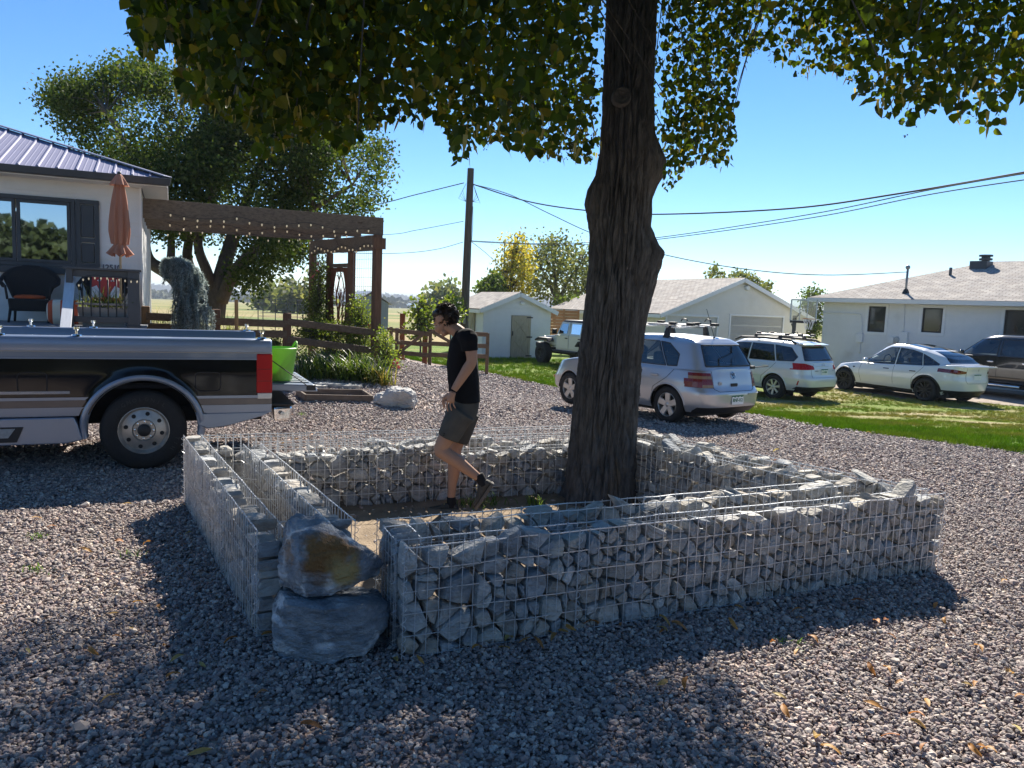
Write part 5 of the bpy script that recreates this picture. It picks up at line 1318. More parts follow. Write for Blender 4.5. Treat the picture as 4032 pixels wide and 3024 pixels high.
# plank gate and fence behind the drive
pf_ = thing('plank_gate', 'dark plank farm gate and fence with diagonal braces in front of the white shed', 'gate', (at(940, 740, 25).x, 25, 0)); FO = Vector(pf_.location)
def pbar(x0, y0, x1, y1, D0, D1, w_=.05, h=.14, nm='plank', mat=m_rail):
    mb = MB(); mb.bar(at(x0, y0, D0)-FO, at(x1, y1, D1)-FO, w_, h); return mb.build(nm, mat, pf_, bevel=.008)
for xd, yt, yb in ((845, 706, 768), (858, 708, 770), (930, 712, 775), (1054, 720, 778)):
    a = at(xd, yt, 25); mb = MB(); mb.box(-.055, .055, -.055, .055, float(gz(a.x, a.y))-.2, a.z); o = mb.build('post', m_rail, pf_, bevel=.01); o.location = (a.x-FO.x, 25-FO.y, 0)
for (a, b, c, d) in ((836, 712, 930, 722), (846, 738, 930, 745), (848, 760, 930, 768), (930, 716, 1054, 723), (930, 742, 1054, 748), (930, 766, 1054, 770)):
    pbar(a, b, c, d, 24.9, 24.9)
pbar(862, 762, 916, 720, 24.8, 24.8, .05, .10, 'brace'); pbar(940, 720, 975, 740, 24.8, 24.8, .05, .10, 'brace')
for xd in (870, 920):
    a = at(xd, 677, 28); b_ = at(xd, 735, 28); mb = MB(); g = float(gz(a.x, a.y)); mb.box(-.09, .09, -.09, .09, g-.1, a.z); o = mb.build('steel_post', M('rust_red_post', (.26, .085, .035), .8, var=.2), None, bevel=.01); o.location = (a.x, 28, 0)
    tag(o, 'rust red square post beside the small maple, the one %s' % ('nearer the pergola' if xd == 870 else 'nearer the walking person'), 'post')
# grey metal barn in the meadow
bn = at(838, 708, 60); g = float(gz(bn.x, bn.y)); barn = thing('metal_barn', 'blue-grey corrugated metal barn seen beyond the pergola post', 'barn', (bn.x, bn.y, 0), rad(20))
m_barn = M('corrugated_steel', (.20, .27, .31), .6, metal=.3, var=.15, scale=3, stretch=(6, 6, .3)); be = at(843, 656, 60).z; bp_ = at(795, 634, 60).z
mb = MB(); mb.prism([(-2.6, g-.5), (0, g-.5), (0, be), (-1.3, bp_), (-2.6, be)], 0, 5.5); mb.build('wall', m_barn, barn)
for k in range(14):
    mb = MB(); mb.box(-2.6+k*.19, -2.6+k*.19+.05, -.03, -.001, g-.4, be-.05); mb.build('wall_rib', m_barn, barn)
mb = MB(); mb.prism([(-2.9, be-.12), (-1.3, bp_+.14), (.3, be-.12), (.3, be-.05), (-1.3, bp_+.22), (-2.9, be-.05)], -.3, 5.8); mb.build('roof', M('barn_roof', (.36, .38, .40), .5, metal=.4), barn)
# trampoline with net far off in the meadow
tp = at(606, 690, 48); tr_ = thing('trampoline', 'small trampoline with dark safety net standing on the meadow behind the fence', 'trampoline', (tp.x, 48, float(gz(tp.x, 48))))
mb = MB(); mb.tube([(1.35*math.cos(a), 1.35*math.sin(a), .75) for a in np.linspace(0, 2*PI, 25)], .04, 6); mb.build('frame', m_char, tr_)
mb = MB(); mb.lathe([(0, .74), (1.33, .75)], 24); mb.build('mat', m_cord, tr_)
for k in range(6):
    a = PI/3*k; mb = MB(); mb.tube([(1.4*math.cos(a), 1.4*math.sin(a), 0), (1.4*math.cos(a), 1.4*math.sin(a), 2.2)], .03, 6); mb.build('net_pole', m_char, tr_)
mb = MB()
for z in (1.1, 1.5, 1.9, 2.15): mb.tube([(1.37*math.cos(a), 1.37*math.sin(a), z) for a in np.linspace(0, 2*PI, 25)], .012, 4)
mb.build('net', m_char, tr_, fix=False)

# ================================================================ planting along the fence
m_spruce = M('blue_spruce_needles', (.95, .95, .95), .6, var=.1, palette=[(.20, .27, .25), (.30, .37, .35), (.42, .48, .46), (.52, .57, .55)], attr='lv', trans=.5)
sb = at(424, 716, 14.7); sb.z = float(gz(sb.x, sb.y)); spr = thing('weeping_spruce', 'weeping blue spruce with a bent top in front of the rail fence', 'spruce', sb)
rr = np.random.default_rng(8); P = []; Dd_ = []; S2 = []; strands = MB()
lead = [at(x, y, 14.7) for x, y in ((420, 712), (418, 660), (412, 620), (408, 590), (395, 575), (375, 568), (358, 570))]
lead = smooth_path(lead, 6); strands_list = []
for k in range(230):
    i = min(len(lead)-1, 4+int((rr.random()**1.35)*(len(lead)-4))); p = lead[i]; f_ = i/len(lead)
    out = Vector((rr.normal(0, 1), rr.normal(0, 1), .2)).normalized()*(.07+.30*(1-f_))*rr.uniform(.3, 1.2)
    L = rr.uniform(.4, .95)*(1.25-.95*f_); q = p+out
    strands_list.append([p, p.lerp(q, .6)+Vector((0, 0, .05)), q+Vector((0, 0, -.06)), q+Vector((rr.normal(0, .03), rr.normal(0, .03), -L*.5)), q+Vector((rr.normal(0, .05), rr.normal(0, .05), -L))])
for sgl in strands_list:
    S = smooth_path(sgl, 5); strands.tube([p-sb for p in S], .006, 4, False)
    for a, b in zip(S, S[1:]):
        for q in range(14):
            t = rr.random(); c = a.lerp(b, t)
            if c.z < sb.z+.03: continue
            d = (b-a).normalized()*.6+Vector(rr.normal(0, .6, 3)); P.append(c-sb); Dd_.append(d); S2.append(rr.uniform(.05, .085))
leaves('needles', np.array([list(p) for p in P]), np.array(S2), m_spruce, spr, 'blade', rot_to(np.array([list(d) for d in Dd_]), rr), aspect=.16, lv=np.clip(.5+.3*rr.normal(size=len(P)), 0, 1))['kind'] = 'stuff'
strands.build('branches', m_bark, spr, fix=False)['kind'] = 'stuff'
mb = MB(); mb.tube([p-sb for p in lead], np.linspace(.05, .015, len(lead)).tolist(), 6); mb.build('trunk', m_bark, spr, smooth=True)
m_maiden = M('maiden_grass', (.95, .95, .95), .5, var=.1, palette=[(.10, .14, .03), (.20, .24, .05), (.32, .33, .08), (.42, .40, .14)], attr='lv', trans=.55, tcol=(1.3, 1.35, .8))
for xd, dd, n_, L_s, lab in ((358, 17.0, 420, 1.25, 'large arching clump of pale green ornamental grass left of the weeping spruce'), (492, 17.0, 380, 1.15, 'arching clump of pale green ornamental grass right of the weeping spruce')):
    p = at(xd, 700, dd); straps('ornamental_grass', lab, 'grass', (p.x, p.y, float(gz(p.x, p.y))), n_, L_s, .95, .014, m_maiden, 20+xd, rad_xy=(.14, .14), nseg=6)
m_lily = M('daylily_leaf', (.95, .95, .95), .4, var=.1, palette=[(.025, .05, .012), (.05, .09, .018), (.10, .15, .03), (.22, .24, .05)], attr='lv', trans=.42, tcol=(1.4, 1.5, .7), spec=.5)
for k, (xd, yd) in enumerate(((652, 826), (672, 822), (694, 820), (716, 823), (738, 826), (760, 828), (782, 829), (803, 832))):
    p = gh(xd, yd-4); straps('daylily', 'clump of dark strap-leaved daylilies in the bed along the rail fence', 'plant', (p.x, p.y+.15, float(gz(p.x, p.y+.15))), 105, .62, .85, .022, m_lily, 40+k, group='daylilies along the rail fence', rad_xy=(.17, .15), nseg=5)
p = gh(822, 832); straps('daylily', 'yellowing clump of strap leaves at the foot of the pergola post', 'plant', (p.x, p.y+.1, float(gz(p.x, p.y))), 90, .45, 1.0, .02, M('yellow_strap', (.95, .95, .95), .5, palette=[(.12, .15, .02), (.26, .24, .03), (.45, .30, .05)], attr='lv', trans=.45), 60, rad_xy=(.12, .12))
m_pink = M('pink_petal', (.72, .14, .20), .6, var=.2, trans=.3)
plant('rose_bush', 'leafy rose bush with pink flowers in the bed left of the pergola post', 'bush', 17.0, .25, [(660, 800), (670, 760), (700, 748), (740, 752), (780, 770), (790, 805), (720, 815)], 2600, .055, m_green, clus=9, spread=.10, trunk_r=.015, flowers=(m_pink, 34, .035, [(690, 790), (695, 772), (735, 768), (745, 785), (720, 795)]), foliage='foliage', seed=61)
plant('rose_bush', 'rose bush with red pink flowers at the right foot of the pergola post', 'bush', 16.6, .22, [(812, 830), (815, 740), (822, 715), (838, 720), (848, 755), (862, 795), (858, 825), (835, 836)], 2600, .05, m_lime, clus=9, spread=.09, trunk_r=.015, flowers=(m_pink, 22, .035, [(845, 790), (852, 775), (864, 790), (862, 812), (850, 808)]), foliage='foliage', seed=62)
plant('climbing_rose', 'tall leafy climber growing up the trellis left of the rusted gate', 'climber', 18.9, .3, [(660, 715), (664, 660), (672, 620), (684, 590), (692, 545), (700, 550), (704, 620), (706, 712)], 4200, .055, m_green, clus=9, spread=.10, trunk_r=.02, flowers=(m_pink, 8, .03, [(670, 600), (690, 560), (700, 600)]), foliage='foliage', seed=63)
plant('climbing_rose', 'leafy climber on the trellis between the gate and the near pergola post', 'climber', 17.7, .25, [(745, 770), (752, 700), (764, 655), (776, 640), (792, 660), (806, 690), (806, 775)], 4000, .055, m_lime, clus=9, spread=.10, trunk_r=.02, flowers=(m_pink, 8, .03, [(780, 680), (800, 690), (800, 720)]), foliage='foliage', seed=64)
plant('bed_shrub', 'yellow green shrub behind the rail fence below the gate', 'bush', 18.2, .3, [(640, 745), (645, 705), (690, 695), (745, 700), (748, 745)], 2800, .06, m_lime, clus=9, spread=.11, trunk_r=.02, foliage='foliage', seed=65)
plant('bed_shrub', 'dark green leafy shrub under the lower fence rail next to the pickup tail', 'bush', 16.8, .25, [(560, 770), (566, 735), (600, 728), (640, 740), (660, 790), (640, 815), (590, 800)], 2600, .06, m_green, clus=9, spread=.10, trunk_r=.02, foliage='foliage', seed=66)
# flat stones edging the bed
for k, (xd, yd) in enumerate(((640, 842), (668, 836), (705, 833), (740, 836))):
    p = gh(xd, yd); pts = [(p.x+dx*.32, p.y+dy*.16, p.z+dz) for dx, dy in ((-1, -.6), (1, -.8), (1.1, .7), (-.8, .9), (0, -1.1), (.2, 1.1)) for dz in (-.02, .045)]
    o = rock('edging_stone', 'flat grey edging stone of the flower bed behind the tailgate', pts, m_rock, .012, 2, k, 'stone', .004); o['group'] = 'edging stones of the flower bed'
# ================================================================ white shed
m_shing = bpy.data.materials.new('asphalt_shingle'); m_shing.use_nodes = True; MATS['asphalt_shingle'] = m_shing; nt = m_shing.node_tree; b = nt.nodes['Principled BSDF']; b.inputs['Roughness'].default_value = .95; b.inputs['Specular IOR Level'].default_value = .15
tc = _n(nt, 'ShaderNodeTexCoord'); br_ = _n(nt, 'ShaderNodeTexBrick'); nt.links.new(tc.outputs['UV'], br_.inputs['Vector'])
br_.inputs['Color1'].default_value = (.36, .33, .30, 1); br_.inputs['Color2'].default_value = (.50, .47, .43, 1); br_.inputs['Mortar'].default_value = (.20, .185, .17, 1)
br_.inputs['Scale'].default_value = 1.0; br_.inputs['Brick Width'].default_value = .32; br_.inputs['Row Height'].default_value = .145; br_.inputs['Mortar Size'].default_value = .014; br_.inputs['Bias'].default_value = 0
nzz = nz(nt, tc.outputs['UV'], 2.2, 4); nt.links.new(mixc(nt, 1.0, br_.outputs[0], rampn(nt, nzz, [(.3, (.78, .78, .8)), (.7, (1.15, 1.12, 1.08))]), 'MULTIPLY'), b.inputs['Base Color'])
bumpn(nt, b, br_.outputs['Fac'], -.6, .02)
def roof_sheet(name, quads, parent, th=.05, mat=None):
    """quads: lists of 4 points (eave a, eave b, ridge b, ridge a); UV in metres along eave / up slope"""
    me = bpy.data.meshes.new(name); V = []; Fs = []; UV = []
    for q in quads:
        q = [Vector(p) for p in q]; k = len(V); ex = (q[1]-q[0]).normalized(); n = (q[1]-q[0]).cross(q[-1]-q[0]).normalized(); ey = n.cross(ex)
        V += q; V += [p-n*th for p in q]; m_ = len(q)
        Fs.append(tuple(range(k, k+m_))); UV.append([((p-q[0]).dot(ex), (p-q[0]).dot(ey)) for p in q])
        Fs.append(tuple(range(k+2*m_-1, k+m_-1, -1))); UV.append([(0, 0)]*m_)
        for i in range(m_): j = (i+1) % m_; Fs.append((k+i, k+m_+i, k+m_+j, k+j)); UV.append([(0, 0)]*4)
    me.from_pydata([tuple(v) for v in V], [], Fs); uv = me.uv_layers.new(name='UVMap'); i = 0
    for f, u in zip(me.polygons, UV):
        for li, c in zip(f.loop_indices, u): uv.data[li].uv = c
    me.materials.append(mat or m_shing); return link(bpy.data.objects.new(name, me), parent)
def gable(root, Wd, Dp, g, ez, rz_, ov=.28, wall=m_white, course=.27, holes=(), side_holes=(), fascia=m_trim):
    """gable wall on local y=0 facing the camera, left side wall on local x=0"""
    laps(root, 0, Wd, g, ez, course, wall, 0, holes=holes)
    nb_ = max(2, round((rz_-ez)/course))
    for k in range(nb_):
        t0 = k/nb_; t1 = (k+1)/nb_; z0 = ez+(rz_-ez)*t0; z1 = ez+(rz_-ez)*t1; a0 = Wd/2*t0; a1 = Wd/2*t1
        mb = MB(); P = [(a0, -.018, z0), (Wd-a0, -.018, z0), (Wd-a1, -.004, z1), (a1, -.004, z1), (a0, 0, z0), (Wd-a0, 0, z0), (Wd-a1, 0, z1), (a1, 0, z1)]
        mb.hexa([P[0], P[1], P[5], P[4], P[3], P[2], P[6], P[7]]); mb.build('siding_board', wall, root)
    mb = MB(); mb.prism([(.02, g-.4), (Wd-.02, g-.4), (Wd-.02, ez-.02), (Wd/2, rz_-.02), (.02, ez-.02)], .02, Dp)
    mb.build('wall', wall, root)
    # left side wall boards
    z = g
    while z < ez-.02:
        zt = min(z+course, ez); mb = MB(); mb.hexa([(-.018, 0, z), (0, 0, z), (0, Dp, z), (-.018, Dp, z), (-.004, 0, zt), (0, 0, zt), (0, Dp, zt), (-.004, Dp, zt)]); mb.build('siding_board', wall, root); z += course
    sl_ = (rz_-ez)/(Wd/2); e = ov
    roof_sheet('roof', [[(-e, Dp+.2, ez-e*sl_+.05), (-e, -.22, ez-e*sl_+.05), (Wd/2, -.22, rz_+.05), (Wd/2, Dp+.2, rz_+.05)], [(Wd+e, -.22, ez-e*sl_+.05), (Wd+e, Dp+.2, ez-e*sl_+.05), (Wd/2, Dp+.2, rz_+.05), (Wd/2, -.22, rz_+.05)]], root)
    for s in (0, 1):
        x0 = -e if s == 0 else Wd+e; mb = MB(); a = Vector((x0, -.235, ez-e*sl_-.055)); b2 = Vector((Wd/2, -.235, rz_-.055)); mb.bar(a, b2, .026, .18, (0, 0, 1)); mb.build('barge_board', fascia, root)
    mb = MB(); mb.box(-e-.02, -e, -.22, Dp+.2, ez-e*sl_-.14, ez-e*sl_+.01); mb.build('fascia', fascia, root)
    mb = MB(); mb.box(-e, -.02, -.2, Dp+.18, ez-e*sl_-.10, ez-e*sl_-.08); mb.build('soffit', fascia, root)
W0 = at(1041, 778, 33.0); g = float(gz(W0.x, W0.y)); shed = thing('garden_shed', 'small white shed with gabled shingle roof and braced plank door', 'shed', (W0.x, W0.y, 0), GRID)
sez = loc_on(shed, 1041, 664, 0).z; Wd = loc_on(shed, 1188, 720, 0).x; sap = loc_on(shed, 1132, 634, 0).z
d0 = loc_on(shed, 1103, 720, 0).x; d1 = loc_on(shed, 1146, 720, 0).x; dz = loc_on(shed, 1125, 681, 0).z
gable(shed, Wd, 4.2, g, sez, sap, .25, holes=[(d0, d1, g, dz)])
m_pale = M('raw_pine', (.42, .36, .26), .8, var=.2, scale=6, stretch=(6, 1, .6), bump=.2)
dr_ = MB(); dr_.box(d0+.02, d1-.02, -.03, .0, g+.03, dz-.02); door = dr_.build('door', m_pale, shed)
for (a, b_, c, d) in ((d0+.02, d1-.02, g+.03, g+.16), (d0+.02, d1-.02, dz-.15, dz-.02), (d0+.02, d1-.02, (g+dz)/2-.07, (g+dz)/2+.06), (d0+.02, d0+.13, g+.16, dz-.15), (d1-.13, d1-.02, g+.16, dz-.15)):
    mb = MB(); mb.box(a, b_, -.05, -.031, c, d); mb.build('door_rail', m_pale, door)
for z0, z1 in ((g+.16, (g+dz)/2-.07), ((g+dz)/2+.06, dz-.15)):
    for s in (0, 1):
        a = (d0+.13, z0) if s == 0 else (d0+.13, z1); b_ = (d1-.13, z1) if s == 0 else (d1-.13, z0)
        mb = MB(); mb.bar((a[0], -.041, a[1]), (b_[0], -.041, b_[1]), .016, .09, (0, 0, 1)); mb.build('door_brace', m_pale, door)
for z in (g+.12, (g+dz)/2, dz-.09):
    mb = MB(); mb.box(d1-.22, d1+.06, -.062, -.051, z-.025, z+.025); mb.build('hinge', m_cord, door)
mb = MB(); mb.box(d0+.05, d0+.09, -.08, -.051, (g+dz)/2+.05, (g+dz)/2+.24); mb.build('door_handle', m_cord, door)
vx = loc_on(shed, 1128, 655, 0); mb = MB(); mb.box(vx.x-.12, vx.x+.12, -.10, -.02, vx.z-.06, vx.z+.06); mb.build('vent_hood', m_trim, shed, bevel=.02)
# sliding door on the side wall
mb = MB(); mb.box(-.09, -.03, .9, 2.0, g+.1, sez-.25); sd_ = mb.build('side_door', m_pale, shed)
mb = MB(); mb.bar((-.10, .95, g+.2), (-.10, 1.95, sez-.3), .02, .10); mb.build('door_brace', m_pale, sd_)
mb = MB(); mb.bar((-.10, 1.95, g+.2), (-.10, .95, sez-.3), .02, .10); mb.build('door_brace', m_pale, sd_)
mb = MB(); mb.bar((-.12, .1, sez-.20), (-.12, 2.6, sez-.20), .03, .07); mb.build('door_track', m_cord, shed)
# cedar privacy fence between shed and garage
m_cedar = M('cedar_board', (.42, .20, .085), .8, var=.25, scale=4, stretch=(.5, 1, 5))
ca_ = at(1186, 690, 38.0); cfr = thing('privacy_fence', 'orange cedar board privacy fence between the shed and the garage', 'fence', (ca_.x, ca_.y, 0)); g = float(gz(ca_.x, ca_.y))
zt_ = at(1200, 669, 38).z
for k in range(9):
    mb = MB(); z = zt_-.155*(k+1); mb.box(0, 1.45, -.012, .012, z, z+.143); mb.build('board', m_cedar, cfr)
for x in (0.02, .72, 1.43):
    mb = MB(); mb.box(x-.05, x+.05, -.05, -.014, g, zt_+.03); mb.build('post', m_cedar, cfr)
# ================================================================ garage
G0 = at(1433, 742, 34.0); g = float(gz(G0.x, G0.y)); gar = thing('garage', 'white gabled two-door garage with pale shingle roof behind the silver hatchback', 'garage', (G0.x, G0.y, 0), GRID)
gez = loc_on(gar, 1433, 672, 0).z; gW = 8.2; gap = loc_on(gar, 1612, 603, 0).z
holes = []; doors = []
for xa, xb in ((1440, 1548), (1578, 1690)):
    a = loc_on(gar, xa, 700, 0).x; b_ = loc_on(gar, xb, 700, 0).x; z = loc_on(gar, (xa+xb)/2, 684, 0).z; holes.append((a, b_, g, z)); doors.append((a, b_, z))
m_gwhite = M('garage_paint', (.72, .69, .62), .55, var=.04, scale=3, dirt=((.62, .57, .48), .7, .56, .8))
gable(gar, gW, 10.5, g, gez, gap, .4, wall=m_gwhite, course=.30, holes=holes)
for a, b_, z in doors:
    nP = 5
    dmb = MB(); dmb.box(a, b_, .05, .07, g, z); dob = dmb.build('garage_door', m_trim, gar)
    for k in range(nP):
        z0 = g+(z-g)*k/nP; z1 = g+(z-g)*(k+1)/nP; mb = MB(); mb.box(a+.01, b_-.01, .02, .049, z0+.012, z1-.004); mb.build('door_panel', m_trim, dob, bevel=.008)
    mb = MB(); mb.box(a-.09, a-.002, -.035, .0, g, z+.09); mb.box(b_+.002, b_+.09, -.035, 0, g, z+.09); mb.box(a-.002, b_+.002, -.035, 0, z+.002, z+.09); mb.build('door_trim', m_trim, dob)
sl0 = loc_on(gar, 1612, 622, 0); mb = MB(); mb.lathe([(0, -.16), (.10, -.15), (.13, -.06), (.13, -.02), (0, -.02)], 16, (sl0.x, 0, sl0.z), 'Y'); mb.build('wall_lamp', m_trim, gar, smooth=True, angle=40)
# ================================================================ right house
RL = Vector((12.75, 33.2, 0)); RD = Vector((.613, -.79, 0)).normalized(); rng_ = math.atan2(RD.y, RD.x)
rh = thing('ranch_house', 'long low white house with pale shingle hip roof behind the parked cars', 'house', RL, rng_)
rl = lambda x, y: loc_on(rh, x, y, 0)
rx0 = rl(1779, 680).x; rez = rl(1900, 646).z; g = float(gz(13, 30)); rlen = 19.0
zx = lambda X, Y: ((2850+X*.5344)/S_, (1000+Y*.5344)/S_)      # close-up crop coordinates to display pixels
hol = []; wins = []
for X0, X1, Y0, Y1 in ((1064, 1190, 386, 575), (1462, 1610, 398, 580), (2066, 2290, 414, 612)):
    a = rl(*zx(X0, (Y0+Y1)/2)).x; b_ = rl(*zx(X1, (Y0+Y1)/2)).x; zt = rl(*zx((X0+X1)/2, Y0)).z; zb = rl(*zx((X0+X1)/2, Y1)).z; hol.append((a, b_, zb, zt)); wins.append((a, b_, zb, zt))
laps(rh, rx0, rlen, g, rez, .30, m_white, 0, holes=hol, thick=.012)
mb = MB(); xs_ = [rx0]; prev = rx0
for a, b_, zb, zt in wins:
    mb.box(prev, a, .001, .15, g-.3, rez); mb.box(a, b_, .001, .15, g-.3, zb); mb.box(a, b_, .001, .15, zt, rez); prev = b_
mb.box(prev, rlen, .001, .15, g-.3, rez); mb.box(rx0, rx0+.15, .15, 9, g-.3, rez); mb.box(rx0+.15, rlen, 8.85, 9, g-.3, rez); mb.box(rlen-.15, rlen, .15, 8.85, g-.3, rez); mb.box(rx0+.15, rlen-.15, 3, 3.1, g, rez); mb.build('wall', m_white, rh)
m_hglass = M('house_glass', (.025, .035, .035), .06, var=.3, scale=1.5, spec=.9)
for a, b_, zb, zt in wins:
    mb = MB(); frame_rect(mb, a-.11, b_+.11, zb-.11, zt+.11, .105, -.03, .0); w_o = mb.build('window', m_trim, rh, bevel=.005)
    mb = MB(); frame_rect(mb, a+.002, b_-.002, zb+.002, zt-.002, .05, .01, .06); mb.build('window_frame', m_cord, w_o)
    mb = MB(); mb.box(a+.05, b_-.05, .035, .042, zb+.05, zt-.05); mb.build('pane', m_hglass, w_o)
e = .5; pk_ = rl(*zx(1980, 60)); rise = .345; run = (9+2*e)/2
roof_sheet('roof', [[(rx0-e, -e, rez), (rlen+e, -e, rez), (rlen+e-run, -e+run, rez+rise*run), (rx0-e+run, -e+run, rez+rise*run)],
                    [(rx0-e, 9+e, rez), (rx0-e, -e, rez), (rx0-e+run, -e+run, rez+rise*run)],
                    [(rlen+e, 9+e, rez), (rx0-e, 9+e, rez), (rx0-e+run, -e+run, rez+rise*run), (rlen+e-run, -e+run, rez+rise*run)]], rh)
mb = MB(); mb.box(rx0-e, rlen+e, -e-.02, -e, rez-.17, rez-.01); mb.box(rx0-e, rx0-e+.02, -e, 9+e, rez-.17, rez-.01); mb.build('fascia', m_trim, rh)
mb = MB(); mb.box(rx0-e+.02, rlen, -e, -.02, rez-.17, rez-.15); mb.build('soffit', m_trim, rh)
# wall boxes and conduits
bx = lambda X0, X1, Y0, Y1: (rl(*zx(X0, (Y0+Y1)/2)).x, rl(*zx(X1, (Y0+Y1)/2)).x, rl(*zx((X0+X1)/2, Y1)).z, rl(*zx((X0+X1)/2, Y0)).z)
for nm, q in (('breaker_box', (985, 1030, 587, 650)), ('service_panel', (1300, 1362, 575, 662)), ('meter_box', (1215, 1262, 612, 660))):
    a, b_, zb, zt = bx(*q); mb = MB(); mb.box(a, b_, -.14, -.02, zb, zt); mb.build(nm, m_trim, rh, bevel=.012)
p = rl(*zx(1287, 630)); mb = MB(); mb.lathe([(0, -.22), (.09, -.21), (.11, -.15), (.11, -.02)], 18, (p.x, 0, p.z), 'Y'); mb.build('electric_meter', M('meter_glass', (.45, .46, .46), .2, var=.2, scale=20), rh, smooth=True, angle=40)
def cond(pts, r=.022):
    mb = MB(); L = [rl(*zx(*q)) for q in pts]; mb.tube(smooth_path([Vector((p.x, -.045, p.z)) for p in L], 4), r, 6); mb.build('conduit', m_trim, rh, smooth=True)
cond([(735, 432), (985, 442), (1012, 462), (1020, 500), (1018, 587)]); cond([(1335, 345), (1330, 500), (1325, 575)]); cond([(1007, 650), (1004, 730)])
def roof_z(y): return rez+rise*(y+e)
def on_roof(X, Y):
    R = rh.rotation_euler.to_matrix(); n = R @ Vector((0, -rise, 1)); P0 = rh.location+R @ Vector((0, -e, rez)); return rotl(rh) @ on_plane(*zx(X, Y), P0, n)
q = on_roof(1340, 285); mt = rl(*zx(1356, 110)); 
Dm = (rh.location+rh.rotation_euler.to_matrix() @ q).y; mz = at(*zx(1356, 104), Dm).z
mb = MB(); mb.tube([(q.x, q.y, q.z-.1), (q.x, q.y, mz)], .045, 8); mb.build('service_mast', M('grey_steel', (.28, .29, .30), .5, metal=.5), rh, smooth=True)
mb = MB(); mb.ball((q.x, q.y, mz+.03), .09, 10, 6); mb.build('weatherhead', M('grey_steel', (.3, .3, .3)), rh, smooth=True)
mb = MB(); mb.lathe([(.16, q.z-.06), (.07, q.z+.14), (0, q.z+.14)], 12, (q.x, q.y, 0)); mb.build('mast_boot', m_cord, rh)
MAST = (Matrix.Translation(rh.location) @ rh.rotation_euler.to_matrix().to_4x4()) @ Vector((q.x, q.y, mz-.15))
q = on_roof(1668, 155); Dm = (rh.location+rh.rotation_euler.to_matrix() @ q).y; mb = MB(); mb.tube([(q.x, q.y, q.z-.1), (q.x, q.y, at(*zx(1670, 100), Dm).z)], .06, 8); mb.build('vent_pipe', m_char, rh)
q = on_roof(1895, 95); Dm = (rh.location+rh.rotation_euler.to_matrix() @ q).y; zc = at(*zx(1920, 8), Dm).z; mb = MB(); mb.box(q.x-.32, q.x+.32, q.y-.3, q.y+.3, q.z-.15, q.z+.22); mb.build('chimney_base', m_char, rh)
mb = MB(); mb.lathe([(.14, q.z+.2), (.14, zc-.22), (.24, zc-.22), (.24, zc-.14), (.16, zc-.13), (.16, zc-.08), (.25, zc-.07), (.25, zc), (0, zc+.02)], 14, (q.x+.15, q.y, 0)); mb.build('flue', m_char, rh, smooth=True, angle=40)
# ================================================================ basketball hoop
hb_ = at(*zx(530, 590), 31.0); g = float(gz(hb_.x, 31)); hoop = thing('basketball_hoop', 'basketball hoop with clear backboard on a dark pole beside the house corner', 'basketball hoop', (hb_.x, 31.0, 0)); HO = Vector((hb_.x, 31.0, 0))
K = lambda X, Y, D=31.0: at(*zx(X, Y), D)-HO
mb = MB(); a = K(530, 500); mb.bar((0, .25, g-.1), (a.x*0, .25, a.z+.25), .12, .12, (0, 1, 0)); mb.build('pole', m_char, hoop)
mb = MB(); mb.bar((0, .25, K(530, 480).z), K(560, 430)+Vector((0, -.1, 0)), .05, .05); mb.bar((0, .25, K(520, 560).z), K(500, 515), .04, .04); mb.build('arm', m_char, hoop)
cA, cB, cC, cD = K(490, 492, 30.6), K(676, 500, 30.6), K(690, 340, 30.6), K(500, 336, 30.6)
mb = MB(); mb.add([tuple(p) for p in (cA, cB, cC, cD)], [(0, 1, 2, 3)]); mb.build('backboard', glass('acrylic_board', (.78, .84, .86), .8), hoop)
mb = MB()
for p, q in ((cA, cB), (cB, cC), (cC, cD), (cD, cA)): mb.bar(p, q, .035, .05)
mb.build('backboard_frame', M('board_frame', (.45, .47, .48), .4, metal=.5), hoop)
mb = MB(); mb.bar(cA+Vector((-.02, -.03, -.03)), cB+Vector((.02, -.03, -.03)), .06, .09); mb.build('backboard_padding', m_cord, hoop)
mb = MB(); mb.bar(cD.lerp(cC, .35), cA.lerp(cB, .35), .02, .03); mb.bar(cD.lerp(cC, .65), cA.lerp(cB, .65), .02, .03); mb.build('backboard_brace', M('board_frame', (.4, .4, .4)), hoop)
rc = K(628, 478, 30.2); mb = MB(); mb.tube([(rc.x+.23*math.cos(t), rc.y+.23*math.sin(t), rc.z) for t in np.linspace(0, 2*PI, 21)], .012, 5); mb.build('rim', M('orange_rim', (.55, .13, .03), .5), hoop)
mb = MB()
for k in range(10):
    t = 2*PI*k/10; t2 = t+.35; t3 = t-.35
    for tt in (t2, t3): mb.tube([(rc.x+.23*math.cos(t), rc.y+.23*math.sin(t), rc.z), (rc.x+.16*math.cos(tt), rc.y+.16*math.sin(tt), rc.z-.22), (rc.x+.12*math.cos(t), rc.y+.12*math.sin(t), rc.z-.42)], .007, 3, False)
mb.build('net', M('net_cord', (.75, .75, .75), .8), hoop, fix=False)
